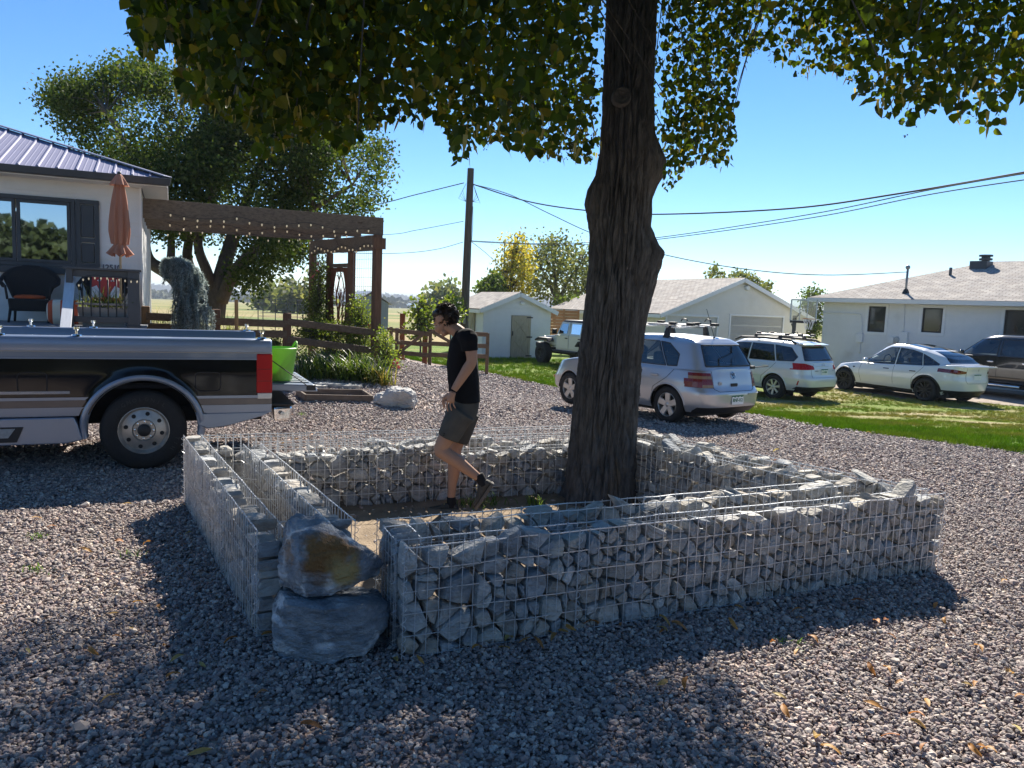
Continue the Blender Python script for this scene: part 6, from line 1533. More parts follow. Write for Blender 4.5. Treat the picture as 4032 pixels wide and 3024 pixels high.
# ================================================================ utility pole and wires
pt = at(1017, 364, 30.0); pb_ = at(1000, 768, 30.0); g = float(gz(pb_.x, 30)); pole = thing('utility_pole', 'weathered wooden utility pole behind the walking person', 'utility pole', (pb_.x, 30.0, g)); PO = Vector((pb_.x, 30.0, g))
m_pole = M('pole_timber', (.12, .10, .085), .95, var=.35, scale=8, stretch=(3, 3, .25), bump=.7, bscale=30)
mb = MB(); mb.tube([Vector((0, 0, -.3)), (pt-PO)*.5, pt-PO], [.17, .155, .125], 14); mb.build('shaft', m_pole, pole, smooth=True, angle=50)
WA = at(1022, 398, 29.85); WB = at(1016, 520, 29.85); WLt = at(1002, 395, 29.9); WL2 = at(1001, 478, 29.9); WL3 = at(1000, 523, 29.9)
for zz in (WA.z-PO.z, WB.z-PO.z, (WA.z+WB.z)/2-PO.z):
    mb = MB(); mb.tube([(.0, -.20, zz), (0, .2, zz)], .025, 6); mb.build('through_bolt', m_char, pole); 
mb = MB(); c = pt-PO
for k in range(4):
    mb.tube([(c.x*.9+.14, -.14, WA.z-PO.z-.02), (c.x*.9+.26+.05*k, -.22, WA.z-PO.z-.4-.1*k), (c.x*.9+.13, -.16, WA.z-PO.z-.65)], .008, 4, False)
    mb.tube([(c.x*.9-.14, -.14, WLt.z-PO.z-.02), (c.x*.9-.26-.05*k, -.2, WLt.z-PO.z-.3-.1*k), (c.x*.9-.13, -.16, WLt.z-PO.z-.7)], .008, 4, False)
mb.tube([(c.x*.5+.17, -.1, WB.z-PO.z+1.3), (c.x*.5+.19, -.12, WB.z-PO.z+.6), (c.x*.5+.17, -.1, WB.z-PO.z)], .012, 4, False); mb.build('jumper_wires', m_cord, pole, fix=False)['kind'] = 'stuff'
mb = MB(); mb.cbox((.02, -.2, at(1000, 690, 29.8).z-PO.z), (.10, .08, .35)); mb.build('junction_box', M('grey_steel', (.28, .29, .3)), pole)
m_cable = M('cable', (.05, .055, .06), .8, var=0, spec=.15)
def wire(label, pts, r):
    """pts: display x, y, depth"""
    P = [at(*q) if len(q) == 3 and not isinstance(q, Vector) else q for q in pts]; c = P[0]
    mb = MB(); mb.tube([p-c for p in smooth_path(P, 10)], r, 5, False); o = mb.build('overhead_wire', m_cable, None, fix=False, smooth=True); o.location = c; tag(o, label, 'wire')
wire('uppermost twisted cable from the top of the utility pole across the sky behind the trunk', [WA, (1140, 435, 28.2), (1270, 455, 26.3), (1410, 463, 24.3), (1700, 451, 20.3), (1950, 417, 17.2), (2330, 352, 13.4)], .022)
wire('thin wire sagging steeply from the pole top to behind the trunk', [WA, (1100, 420, 29), (1190, 463, 28), (1290, 508, 27), (1430, 549, 25.9), (1600, 580, 25.2), (1780, 594, 24.8), MAST+Vector((0, -.0, 0))], .014)
wire('upper thin wire of the pair rising from the middle of the utility pole', [WB, (1150, 526, 28.4), (1275, 524, 26.6), (1430, 512, 24.2), (1750, 463, 19.7), (2020, 408, 16.3), (2330, 356, 13.3)], .012)
wire('lower thin wire of the pair rising from the middle of the utility pole', [WB+Vector((0, 0, -.03)), (1150, 528, 28.5), (1275, 528, 26.8), (1430, 516, 24.6), (1750, 471, 20.2), (2020, 418, 16.8), (2330, 372, 13.8)], .012)
wire('cable from the pole top over the fruit tree crown', [WLt, (900, 420, 31), (790, 446, 32), (600, 470, 34), (300, 490, 37)], .018)
wire('thin wire from the pole to behind the pergola, the upper one', [WL2, (900, 497, 31), (830, 507, 32), (600, 515, 34)], .011)
wire('thin wire from the pole to behind the pergola, the lower one', [WL3, (940, 539, 30.6), (860, 547, 31.4), (740, 546, 33), (560, 535, 35)], .011)
wire('short guy wire slanting from the pole down behind the yellow tree', [WB, (1060, 556, 32), (1100, 600, 36)], .011)
# ================================================================ vehicles
m_tyre = M('tyre_rubber', (.016, .016, .017), .75, var=.2, scale=20, bump=.3, bscale=60)
m_blackpl = M('black_plastic', (.018, .018, .02), .55, var=.1)
m_chrome = M('chrome', (.75, .76, .78), .12, metal=1.0, var=.02)
m_alloy = M('alloy_silver', (.55, .55, .54), .35, metal=.7, var=.08)
m_dalloy = M('dark_alloy', (.035, .036, .04), .4, metal=.6, var=.1)
m_redl = M('red_lens', (.55, .008, .012), .3, var=.06, coat=.15, spec=.4, trans=.25)
m_clearl = M('clear_lens', (.62, .60, .56), .15, var=.06, coat=1.0)
m_amber = M('amber_lens', (.60, .22, .05), .2, var=.05, coat=1.0)
m_cab = M('dark_interior', (.025, .026, .03), .85, var=.1)
m_cglass = glass('car_glass', (.70, .78, .78), .88)
m_tglass = glass('tinted_glass', (.16, .18, .19), .45)
m_seam = M('panel_gap', (.02, .02, .022), .8, var=0)
m_plate = M('plate_white', (.80, .82, .80), .4, var=.02)
m_pgreen = M('plate_green', (.04, .16, .08), .5, var=.05)
def tabf(tab):
    xs = [q[0] for q in tab]; ys = [q[1] for q in tab]
    return lambda v: float(np.interp(v, xs, ys))
def resample(P, n):
    P = np.array(P); d = np.linalg.norm(np.roll(P, -1, 0)-P, axis=1); s = np.concatenate([[0], np.cumsum(d)]); Q = np.concatenate([P, P[:1]])
    t = np.linspace(0, s[-1], n, endpoint=False); return np.stack([np.interp(t, s, Q[:, k]) for k in range(P.shape[1])], 1)
def plan(xr, xf, wd, nf, nr, npt):
    """rounded plan outline, front and rear squareness nf, nr"""
    out = []; a = (xf-xr)/2; xc = (xf+xr)/2
    for k in range(400):
        p = 2*PI*k/400; c, s = math.cos(p), math.sin(p); n = nf if c > 0 else nr
        out.append((xc+a*math.copysign(abs(c)**(2/n), c), wd*math.copysign(abs(s)**(2/n), s)))
    return resample(out, npt)
def inside(poly, u, v):
    c = False; n = len(poly)
    for i in range(n):
        x1, y1 = poly[i]; x2, y2 = poly[(i+1) % n]
        if (y1 > v) != (y2 > v) and u < (x2-x1)*(v-y1)/(y2-y1)+x1: c = not c
    return c
def cut(bm, U, poly, cond):
    """take the faces inside a convex polygon (coords along U, and z) out of bm; returns list of face coordinate lists"""
    U = Vector(U).normalized(); us = [q[0] for q in poly]; vs_ = [q[1] for q in poly]; u0, u1, v0, v1 = min(us), max(us), min(vs_), max(vs_)
    def cand():
        out = []
        for f in bm.faces:
            c = f.calc_center_median()
            if not cond(c, f.normal): continue
            fu = [p.co.dot(U) for p in f.verts]; fv = [p.co.z for p in f.verts]
            if max(fu) < u0 or min(fu) > u1 or max(fv) < v0 or min(fv) > v1: continue
            out.append(f)
        return out
    bm.normal_update(); n = len(poly)
    for i in range(n):
        a = poly[i]; b = poly[(i+1) % n]; no = U*(b[1]-a[1])-Vector((0, 0, 1))*(b[0]-a[0])
        fs = cand(); g = list({e for f in fs for e in f.edges})+list({v for f in fs for v in f.verts})+fs
        if fs: bmesh.ops.bisect_plane(bm, geom=g, plane_co=U*a[0]+Vector((0, 0, a[1])), plane_no=no, dist=1e-5)
    bm.normal_update()
    fs = [f for f in cand() if inside(poly, f.calc_center_median().dot(U), f.calc_center_median().z)]
    out = [([p.co.copy() for p in f.verts], f.normal.copy()) for f in fs]
    bedges = []
    fset = set(fs)
    for f in fs:
        for e in f.edges:
            if sum(1 for q in e.link_faces if q in fset) == 1: bedges.append((e.verts[0].co.copy(), e.verts[1].co.copy()))
    bmesh.ops.delete(bm, geom=fs, context='FACES')
    return out, bedges
def patch(name, pieces, mat, parent, off=0.0, smooth=True, trim=None, tr=.008, trmat=None):
    fs, be = pieces; mb = MB()
    for co, n in fs: mb.add([tuple(p+n*off) for p in co], [tuple(range(len(co)))])
    o = mb.build(name, mat, parent, smooth=smooth, fix=False)
    bm = bmesh.new(); bm.from_mesh(o.data); bmesh.ops.remove_doubles(bm, verts=bm.verts, dist=1e-4); bm.to_mesh(o.data); bm.free()
    if trim:
        mb = MB()
        for a, b in be: mb.tube([a, b], tr, 4, False)
        mb.build(trim, trmat or m_blackpl, o, fix=False)
    return o
def make_wheel(root, x, y, R, wd, rr, style, side, rimmat, cen=None):
    """tyre (part) with rim (sub-part); side = +1 left"""
    h = wd/2; mb = MB()
    prof = [(rr*.98, -h*.9), (rr+.02, -h), (R*.88, -h*1.02), (R*.965, -h*.82), (R, -h*.55), (R*1.002, 0), (R, h*.55), (R*.965, h*.82), (R*.88, h*1.02), (rr+.02, h), (rr*.98, h*.9)]
    mb.lathe(prof, 40, axis='Y'); t = mb.build('wheel', m_tyre, root, smooth=True, angle=50); t.location = (x, y, R)
    mb = MB(); yo = h*.9*side
    mb.lathe([(rr*.99, -h*.8), (rr*.99, yo*.9), (rr, yo), (rr*.965, yo*1.02), (rr*.93, yo*.86), (rr*.90, yo*.2)] if side > 0 else [(rr*.99, h*.8), (rr*.99, yo*.9), (rr, yo), (rr*.965, yo*1.02), (rr*.93, yo*.86), (rr*.90, yo*.2)], 40, axis='Y')
    mb.build('rim', rimmat, t, smooth=True, angle=40)
    mb = MB(); mb.lathe([(0, yo*.15), (rr*.92, yo*.15)], 30, axis='Y'); mb.build('brake_backing', m_blackpl, t)
    if style == 'holes':
        mb = MB(); mb.lathe([(rr*.95, yo*.80), (rr*.86, yo*.45), (rr*.62, yo*.62), (rr*.46, yo*.70), (rr*.42, yo*.55), (0, yo*.55)], 48, axis='Y'); mb.build('wheel_disc', rimmat, t, smooth=True, angle=40)
        for k in range(8):
            a = 2*PI*k/8+.2; c = (rr*.70*math.cos(a), 0, rr*.70*math.sin(a)); mb = MB(); mb.lathe([(0, yo*.66), (rr*.085, yo*.66), (rr*.085, yo*.5)], 14, c, 'Y'); mb.build('hand_hole', m_seam, t)
        for k in range(8):
            a = 2*PI*k/8+.05; c = (rr*.36*math.cos(a), 0, rr*.36*math.sin(a)); mb = MB(); mb.lathe([(0, yo*.74), (rr*.045, yo*.72), (rr*.05, yo*.5)], 8, c, 'Y'); mb.build('lug_nut', m_chrome, t)
        mb = MB(); mb.lathe([(0, yo*1.02), (rr*.2, yo*1.0), (rr*.255, yo*.9), (rr*.26, yo*.5)], 24, axis='Y'); mb.build('hub_cap', m_blackpl, t, smooth=True, angle=40)
    else:
        n, w0, w1 = style
        for k in range(n):
            a = 2*PI*k/n+.3; ca, sa = math.cos(a), math.sin(a)
            def P(r, s, yy): return (r*ca-s*sa, yy, r*sa+s*ca)
            mb = MB(); r0, r1 = rr*.16, rr*.95
            mb.hexa([P(r0, -w0, yo*.55), P(r1, -w1, yo*.72), P(r1, w1, yo*.72), P(r0, w0, yo*.55), P(r0, -w0*.85, yo*.86), P(r1, -w1*.85, yo*.98), P(r1, w1*.85, yo*.98), P(r0, w0*.85, yo*.86)]); mb.build('spoke', rimmat, t, bevel=.004)
        mb = MB(); mb.lathe([(0, yo*.93), (rr*.17, yo*.92), (rr*.21, yo*.84), (rr*.21, yo*.4)], 20, axis='Y'); mb.build('hub_cap', cen or rimmat, t, smooth=True, angle=40)
    return t
def plate_on(root, p, nrm, txt, w_=.305, h=.155, green=True):
    nrm = Vector(nrm).normalized(); up = Vector((0, 0, 1)); sd = up.cross(nrm).normalized(); up = nrm.cross(sd)
    Mx = Matrix((sd, up, nrm)).transposed().to_4x4(); Mx.translation = Vector(p)+nrm*.012
    mb = MB(); mb.box(-w_/2, w_/2, -h/2, h/2, -.004, 0); mb.xf(Mx); o = mb.build('license_plate', m_plate, root)
    if green:
        mb = MB(); mt = [(-w_/2, h/2), (-w_/2, h*.30), (-w_*.36, h*.36), (-w_*.25, h*.26), (-w_*.1, h*.37), (w_*.05, h*.28), (w_*.2, h*.38), (w_*.33, h*.29), (w_/2, h*.35), (w_/2, h/2)]
        for a, b in zip(mt[1:-1], mt[2:-1]): mb.add([(a[0], a[1], .001), (b[0], b[1], .001), (b[0], h/2, .001), (a[0], h/2, .001)], [(0, 1, 2, 3)])
        mb.xf(Mx); mb.build('plate_mountains', m_pgreen, o, fix=False)
    if txt: text_mesh('plate_number', txt, h*.50, m_pgreen, o, Mx @ Matrix.Translation((0, -.006, .0015)), .0008, bold=.002)
    return o
def carbody(root, S):
    """S: dict of tables; builds body and greenhouse bmeshes, cuts openings, returns helpers"""
    npt = 132; zb = S['zb']; belt = S['belt']; ztop = tabf(S['ztop']); xr = tabf(S['xr']); xf = tabf(S['xf']); wf = tabf(S['w']); nt_ = S.get('layers', 15)
    mb = MB(); rings = []
    for k in range(nt_+1):
        t = k/nt_; zn = zb+(belt-zb)*t; P = plan(xr(zn), xf(zn), wf(zn), S['nf'], S['nr'], npt)
        rings.append([(p[0], p[1], zb+(ztop(p[0])-zb)*t) for p in P])
    top = rings[-1]
    for kk, q in enumerate((.985, .94, .8, .55, .25, 0.001)):
        rings.append([((p[0]-.8)*(1-.03*(1-q))+.8, p[1]*q, p[2]+(.010, .022, .030, .036, .04, .04)[kk]*S.get('crown', 1)) for p in top])
    vs_ = [p for r in rings for p in r]; fs = []
    for r in range(len(rings)-1):
        for k in range(npt): j = (k+1) % npt; fs.append((r*npt+k, r*npt+j, (r+1)*npt+j, (r+1)*npt+k))
    mb.add(vs_, fs); me = bpy.data.meshes.new('tmp'); me.from_pydata(mb.v, [], mb.f); body = bmesh.new(); body.from_mesh(me); bmesh.ops.recalc_face_normals(body, faces=body.faces)
    # greenhouse
    gr = S['roof']; zr = tabf(gr); gxr = tabf(S['gxr']); gxf = tabf(S['gxf']); gw = tabf(S['gw']); rings = []; lv = [0, .1, .2, .3, .4, .5, .6, .7, .8, .88, .94, .98, 1.0]
    for s in lv:
        P = plan(gxr(s), gxf(s), gw(s), S['gnf'], S['gnr'], npt); rings.append([(p[0], p[1], (ztop(p[0])+.0)+(zr(p[0])-ztop(p[0]))*s) for p in P])
    top = rings[-1]; xc = (max(p[0] for p in top)+min(p[0] for p in top))/2
    for q, dz in ((.93, .012), (.8, .022), (.55, .034), (.25, .04), (0.002, .042)):
        rings.append([(xc+(p[0]-xc)*(1-(1-q)*.25 if q > .01 else .75), p[1]*q, zr(xc+(p[0]-xc)*(1-(1-q)*.25))+dz*S.get('dome', 1)) for p in top])
    vs_ = [p for r in rings for p in r]; fs = []
    for r in range(len(rings)-1):
        for k in range(npt): j = (k+1) % npt; fs.append((r*npt+k, r*npt+j, (r+1)*npt+j, (r+1)*npt+k))
    me = bpy.data.meshes.new('tmp2'); me.from_pydata(vs_, [], fs); gh_ = bmesh.new(); gh_.from_mesh(me); bmesh.ops.recalc_face_normals(gh_, faces=gh_.faces)
    # interior floor at the belt
    P = plan(gxr(0)+.05, gxf(0)-.05, gw(0)-.03, S['gnf'], S['gnr'], 60)
    mb = MB(); mb.add([(p[0], p[1], ztop(p[0])+.045) for p in P], [tuple(range(60))]); mb.build('interior', m_cab, root, fix=False)
    return body, gh_
def fin(bm, name, mat, root, ang=38):
    me = bpy.data.meshes.new(name); bm.to_mesh(me); me.materials.append(mat); me.polygons.foreach_set('use_smooth', [True]*len(me.polygons)); me.set_sharp_from_angle(angle=rad(ang))
    return link(bpy.data.objects.new(name, me), root)
def arch(bm, x, R, n=14):
    poly = [(x+R*math.cos(PI*k/n), max(.0, R*.98*math.sin(PI*k/n))+R*.93) if False else (x+R*math.cos(PI*k/n), .33+R*math.sin(PI*k/n)) for k in range(n+1)]+[(x-R, -.1), (x+R, -.1)]
    poly = poly[::-1]
    return poly
def arches(root, body, xs, R, zc, W, lip=None, liprad=.012, lipo=0.0):
    for x in xs:
        n = 16; poly = [(x+R*math.cos(PI*k/n), zc+R*math.sin(PI*k/n)) for k in range(n+1)]+[(x-R, -.2), (x+R, -.2)]; poly = poly[::-1]
        for sd in (1, -1):
            cut(body, (1, 0, 0), poly if True else poly, lambda c, n_, sd=sd: c.y*sd > W*.55)
            mb = MB(); mb.lathe([(R*1.0, sd*W*.50), (R*1.0, sd*(W-.07))], 20, (x, 0, zc), 'Y', 0, PI); mb.lathe([(0, sd*W*.5), (R, sd*W*.5)], 20, (x, 0, zc), 'Y', 0, PI); mb.box(x-R, x+R, min(sd*W*.5, sd*W*.51), max(sd*W*.5, sd*W*.51), .12, zc); mb.build('wheel_well', m_seam, root, fix=False)
            if lip:
                bt = BVHTree.FromBMesh(body); pts = []
                for k in range(25):
                    a = PI*k/24; q = Vector((x+(R+.012+lipo)*math.cos(a), sd*3, zc+(R+.012+lipo)*math.sin(a))); h = bt.ray_cast(q, Vector((0, -sd, 0)))
                    if h[0]: pts.append(h[0]-Vector((0, sd*.004, 0)))
                if len(pts) > 3: mb = MB(); mb.tube(pts, liprad, 6); mb.build('arch_trim', lip, root, smooth=True)
def seams(root, body, lines, r=.0045, side=(1,)):
    bt = BVHTree.FromBMesh(body)
    for ln in lines:
        for sd in side:
            pts = []
            for a, b in zip(ln, ln[1:]):
                for k in range(8):
                    t = k/8; q = Vector((a[0]+(b[0]-a[0])*t, sd*3, a[1]+(b[1]-a[1])*t)); h = bt.ray_cast(q, Vector((0, -sd, 0)))
                    if h[0]: pts.append(h[0])
            if len(pts) > 1: mb = MB(); mb.tube(pts, r, 4, False); mb.build('door_gap', m_seam, root, fix=False)
def rear_seam(root, body, ln, r=.0045, name='hatch_gap', mat=None, d=1):
    bt = BVHTree.FromBMesh(body); pts = []
    for a, b in zip(ln, ln[1:]):
        for k in range(8):
            t = k/8; q = Vector((-6*d, a[0]+(b[0]-a[0])*t, a[1]+(b[1]-a[1])*t)); h = bt.ray_cast(q, Vector((d, 0, 0)))
            if h[0]: pts.append(h[0])
    if len(pts) > 1: mb = MB(); mb.tube(pts, r, 4, False); mb.build(name, mat or m_seam, root, fix=False)
def rear_pt(body, y, z):
    h = BVHTree.FromBMesh(body).ray_cast(Vector((-6, y, z)), Vector((1, 0, 0))); return (h[0], h[1]) if h[0] else (Vector((-1, y, z)), Vector((-1, 0, 0)))
def side_pt(body, x, z, sd=1):
    h = BVHTree.FromBMesh(body).ray_cast(Vector((x, 3*sd, z)), Vector((0, -sd, 0))); return (h[0], h[1]) if h[0] else (Vector((x, .8*sd, z)), Vector((0, sd, 0)))
def handle(root, body, x, z, mat, sd=1, L=.17):
    p, n = side_pt(body, x, z, sd); mb = MB(); mb.cbox(p+n*.022, (L, .022, .034)); mb.cbox(p+n*.004, (L*.7, .012, .05)); mb.build('door_handle', mat, root, bevel=.008)
def mirror(root, x, y, z, mat, sd=1):
    mb = MB(); mb.ball((x, sd*(y+.10), z), (.065, .115, .075), 14, 10); mb.cbox((x+.01, sd*y, z-.04), (.05, .1, .04)); mb.build('side_mirror', mat, root, smooth=True)
def badge(root, p, n, kind, r):
    n = Vector(n).normalized(); up = Vector((0, 0, 1)); sd = up.cross(n).normalized(); up = n.cross(sd); Mx = Matrix((sd, up, n)).transposed().to_4x4(); Mx.translation = Vector(p)+n*.006
    mb = MB()
    if kind == 'vw':
        mb.tube([(r*math.cos(t), r*math.sin(t), 0) for t in np.linspace(0, 2*PI, 29)], r*.09, 5)
        for a, b in (((-.32, .90), (0, .12)), ((.32, .90), (0, .12)), ((-.88, .42), (-.45, -.82)), ((-.45, -.82), (0, .0)), ((0, 0), (.45, -.82)), ((.45, -.82), (.88, .42))): mb.bar((a[0]*r, a[1]*r, 0), (b[0]*r, b[1]*r, 0), r*.13, r*.06, (0, 0, 1))
    elif kind == 'oval':
        mb.tube([(r*1.7*math.cos(t), r*math.sin(t), 0) for t in np.linspace(0, 2*PI, 29)], r*.12, 5)
        for x, y in ((-.7, .1), (0, .3), (.3, -.2), (.8, .2), (-.2, -.4), (.7, -.35)): mb.ball((x*r, y*r, 0), r*.14, 6, 4)
    else:
        mb.bar((-r, r*.6, 0), (r, r*.6, 0), .006, r*.3); mb.bar((0, r*.5, 0), (0, -r, 0), .006, r*.3, (1, 0, 0))
    mb.xf(Mx); back = MB(); 
    if kind == 'vw': back.lathe([(0, -.004), (r, -.004)], 28); back.xf(Mx); o = back.build('badge', m_seam, root); mb.build('emblem', m_chrome, o, fix=False)
    else: mb.build('badge', m_chrome, root, fix=False)
def place(root, contact, fwd, half):
    """contact = near rear tyre contact point (left wheel), fwd = heading; sets root at the rear axle centre"""
    f = Vector((fwd[0], fwd[1], 0)).normalized(); left = Vector((-f.y, f.x, 0)); c = Vector((contact[0], contact[1], 0))-left*half
    z0 = float(gz(c.x, c.y)); root.rotation_euler = (0, 0, math.atan2(f.y, f.x)); root.location = (c.x, c.y, float(gz(contact[0], contact[1])))
    return f
def roof_bars(root, xs, z, half, zc, mat, towers=True):
    for x in xs:
        mb = MB(); mb.tube([(x, -half, z), (x, half, z)], .017, 8); b = mb.build('roof_bar', mat, root, smooth=True)
        for s in (-1, 1):
            mb = MB(); mb.hexa([(x-.07, s*half*.97-.03, zc), (x+.07, s*half*.97-.03, zc), (x+.07, s*half*.97+.03, zc), (x-.07, s*half*.97+.03, zc), (x-.035, s*half*.86-.025, z+.03), (x+.035, s*half*.86-.025, z+.03), (x+.035, s*half*.86+.025, z+.03), (x-.035, s*half*.86+.025, z+.03)]); mb.build('rack_tower', m_blackpl, root, bevel=.01)
def bike_tray(root, y, x0, x1, z):
    mb = MB(); mb.box(x0, x1, y-.03, y+.03, z, z+.03); t = mb.build('bike_tray', m_alloy, root, bevel=.008)
    for x in (x0+.05, x0+.45, x1-.1):
        mb = MB(); mb.cbox((x, y, z+.04), (.14, .09, .05)); mb.build('tray_clamp', m_blackpl, t, bevel=.01)
    mb = MB(); mb.tube([(x0+.2+.07*math.cos(a), y, z+.08+.05*math.sin(a)) for a in np.linspace(0, PI, 8)], .01, 5); mb.build('wheel_strap', m_blackpl, t)
def seats(root, xs, z, ys=(-.36, .36)):
    for x in xs:
        for y in ys:
            mb = MB(); mb.cbox((x, y, z-.10), (.14, .46, .34)); so = mb.build('seat_back', m_cab, root, bevel=.05)
            mb = MB(); mb.ball((x-.02, y, z+.16), (.06, .14, .10), 12, 8); mb.build('headrest', m_cab, so, smooth=True)

# ---------------------------------------------------------------- silver hatchback
m_silver = M('silver_paint', (.46, .48, .51), .32, metal=.55, var=.03, scale=2, coat=.7)
gf = thing('hatchback', 'silver compact hatchback with roof rack parked right behind the big trunk', 'car')
place(gf, (2.65, 12.96), (-.6, .8), .80)
S = dict(zb=.24, belt=.93, ztop=[(-.9, .945), (2.05, .93), (2.35, .92), (2.9, .83), (3.25, .70), (3.4, .60)], xr=[(.2, -.66), (.35, -.79), (.58, -.80), (.64, -.735), (.8, -.70), (.95, -.655)], xf=[(.2, 3.15), (.35, 3.33), (.6, 3.34), (.75, 3.25), (.95, 3.2)],
         w=[(.2, .78), (.32, .845), (.55, .868), (.75, .862), (.95, .805)], nf=4.2, nr=6.0, roof=[(-.75, 1.36), (-.3, 1.425), (.5, 1.455), (1.2, 1.43), (1.6, 1.37), (2.3, 1.33)],
         gxr=[(0, -.655), (.5, -.52), (.9, -.40), (1, -.31)], gxf=[(0, 2.30), (.5, 1.92), (.9, 1.60), (1, 1.46)], gw=[(0, .795), (.5, .71), (.88, .625), (1, .53)], gnf=5.0, gnr=8.0)
body, grn = carbody(gf, S)
arches(gf, body, (0, 2.51), .355, .31, .868, m_silver, .014)
# windows
sidec = lambda c, n: abs(n.y) > .45 and abs(c.y) > .3
for poly, nm in (([(2.02, .975), (1.30, 1.36), (.86, 1.375), (.86, .975)], 'front'), ([(.80, .975), (.80, 1.375), (.40, 1.37), (.10, .975)], 'rear'), ([(.065, .975), (.365, 1.37), (.16, 1.35), (-.12, 1.18), (-.14, .985)], 'quarter')):
    for sd in (1, -1): patch('side_window', cut(grn, (1, 0, 0), poly, lambda c, n, sd=sd: n.y*sd > .4), m_cglass, gf, trim='window_trim', tr=.009)
patch('rear_window', cut(grn, (0, 1, 0), [(-.60, 1.005), (.60, 1.005), (.50, 1.345), (-.50, 1.345)], lambda c, n: n.x < -.3 and c.x < .2), m_cglass, gf, trim='window_seal', tr=.014)
patch('windscreen', cut(grn, (0, 1, 0), [(-.68, .97), (.68, .97), (.52, 1.35), (-.52, 1.35)], lambda c, n: n.x > .3 and c.x > 1.2), m_cglass, gf, trim='window_trim')
# tail lights wrap round the corner
for sd in (1, -1):
    U = Vector((-.55, .835*sd, 0)).normalized(); cond = lambda c, n, sd=sd: c.x < -.15 and c.y*sd > .35 and n.x < .35
    p0 = cut(body, (0, sd, 0), [(.52, .66), (.90, .66), (.90, .90), (.535, .90)], lambda c, n, sd=sd: c.x < -.36 and c.y*sd > .3 and n.z < .8)
    o = patch('tail_light', p0, M('dark_red_lens', (.17, .015, .015), .25, var=.1, coat=.3), gf, .004)
    o['label'] = 'dark red wrap-round tail light'
    for zz, mt in ((.805, m_amber), (.675, m_amber)):
        pts = []
        bt = BVHTree.FromObject(o, bpy.context.evaluated_depsgraph_get()) if False else None
        mb = MB(); n_ = 0
        for co, nn in p0[0]:
            zs = [p.z for p in co]
            if (zz == .805 and .79 < sum(zs)/len(zs) < .845) or (zz == .675 and sum(zs)/len(zs) < .69 and sum(p.y*sd for p in co)/len(co) < .66): mb.add([tuple(p+nn*.006) for p in co], [tuple(range(len(co)))]); n_ += 1
        if n_: mb.build('lens_band', M('smoked_amber', (.30, .20, .11), .25, var=.1), o, fix=False)
# bumper rub strips, black valance
vb = cut(body, (0, 1, 0), [(-.74, .20), (.74, .20), (.74, .335), (-.74, .335)], lambda c, n: c.x < -.5 and n.z > -.8); patch('rear_valance', vb, m_blackpl, gf, .003)
for y0, y1 in ((.24, .82), (-.82, -.24)):
    rear_seam(gf, body, [(y0, .545), (y1, .545)], .018, 'rub_strip', m_silver)
seams(gf, body, [[(.80, .93), (.80, .32)], [(.80, .93), (.78, .60), (.55, .36)], [(-.10, .93), (.02, .78), (.30, .60), (.36, .33)], [(2.02, .92), (1.95, .6), (1.92, .32)]], side=(1, -1))
rear_seam(gf, body, [(.515, .93), (.515, .64), (.42, .60), (-.42, .60), (-.515, .64), (-.515, .93)])
p, n = rear_pt(body, 0, .855); badge(gf, p, n, 'vw', .058)
p, n = rear_pt(body, 0, .70); mb = MB(); mb.cbox(p-Vector((.004, 0, 0)), (.014, .17, .055)); mb.build('hatch_handle', m_seam, gf, bevel=.006); mb = MB(); mb.cbox(p-Vector((.014, 0, .0)), (.012, .15, .022)); mb.build('handle_bar', m_blackpl, gf)
p, n = rear_pt(body, -.02, .455); plate_on(gf, p, (-1, 0, .05), 'BNF-I12')
p, n = rear_pt(body, .36, .72); mb = MB(); mb.lathe([(0, 0), (.045, 0)], 20, axis='X'); mb.xf(Matrix.Translation(p-Vector((.006, 0, 0))) @ Matrix.Rotation(-.12, 4, 'Y')); mb.build('sticker', M('sticker_grey', (.58, .60, .63), .5), gf)
text_mesh('sticker_letters', 'GB', .055, M('sticker_ink', (.36, .37, .39), .5), gf, Matrix.Translation(p-Vector((.011, 0, 0))) @ Matrix.Rotation(-PI/2, 4, 'Z') @ Matrix.Rotation(PI/2, 4, 'X'), .0006)
p, n = rear_pt(grn, -.12, 1.02); mb = MB(); mb.tube([p-Vector((.02, -.05, 0)), p-Vector((.015, .38, -.015))], .01, 5); mb.cbox(p-Vector((.02, -.06, 0)), (.04, .09, .05)); mb.build('rear_wiper', m_blackpl, gf)
for sd in (1, -1): handle(gf, body, .28, .80, m_silver, sd); handle(gf, body, 1.12, .80, m_silver, sd); mirror(gf, 1.82, .80, 1.0, m_silver, sd)
for sd in (1, -1):
    patch('headlight', cut(body, (0, sd, 0), [(.45, .52), (.84, .52), (.84, .68), (.45, .68)], lambda c, n, sd=sd: c.x > 2.9 and c.y*sd > .3), m_clearl, gf, .003)
    p, n = side_pt(body, 3.12, .50, sd); mb = MB(); mb.cbox(p, (.09, .012, .035)); mb.build('side_marker', m_amber, gf)
fin(body, 'body', m_silver, gf); fin(grn, 'cabin', m_silver, gf)
mb = MB(); mb.box(-.5, 3.0, -.66, .66, .17, .30); mb.build('underbody', m_seam, gf)
for x in (0, 2.51):
    for sd in (1, -1): make_wheel(gf, x, sd*.735, .315, .19, .205, (5, .052, .060), sd, m_alloy)
seats(gf, (.35, 1.2), 1.06)
roof_bars(gf, (.35, 1.15), 1.62, .56, 1.40, m_alloy); bike_tray(gf, .33, -.05, 1.35, 1.64); bike_tray(gf, -.30, -.05, 1.35, 1.64)
mb = MB(); mb.tube([(-.22, 0, 1.44), (-.26, 0, 1.48)], .014, 6); mb.tube([(-.25, 0, 1.47), (-.05, 0, 1.95)], .0045, 4); mb.build('aerial', m_blackpl, gf); mb = MB()

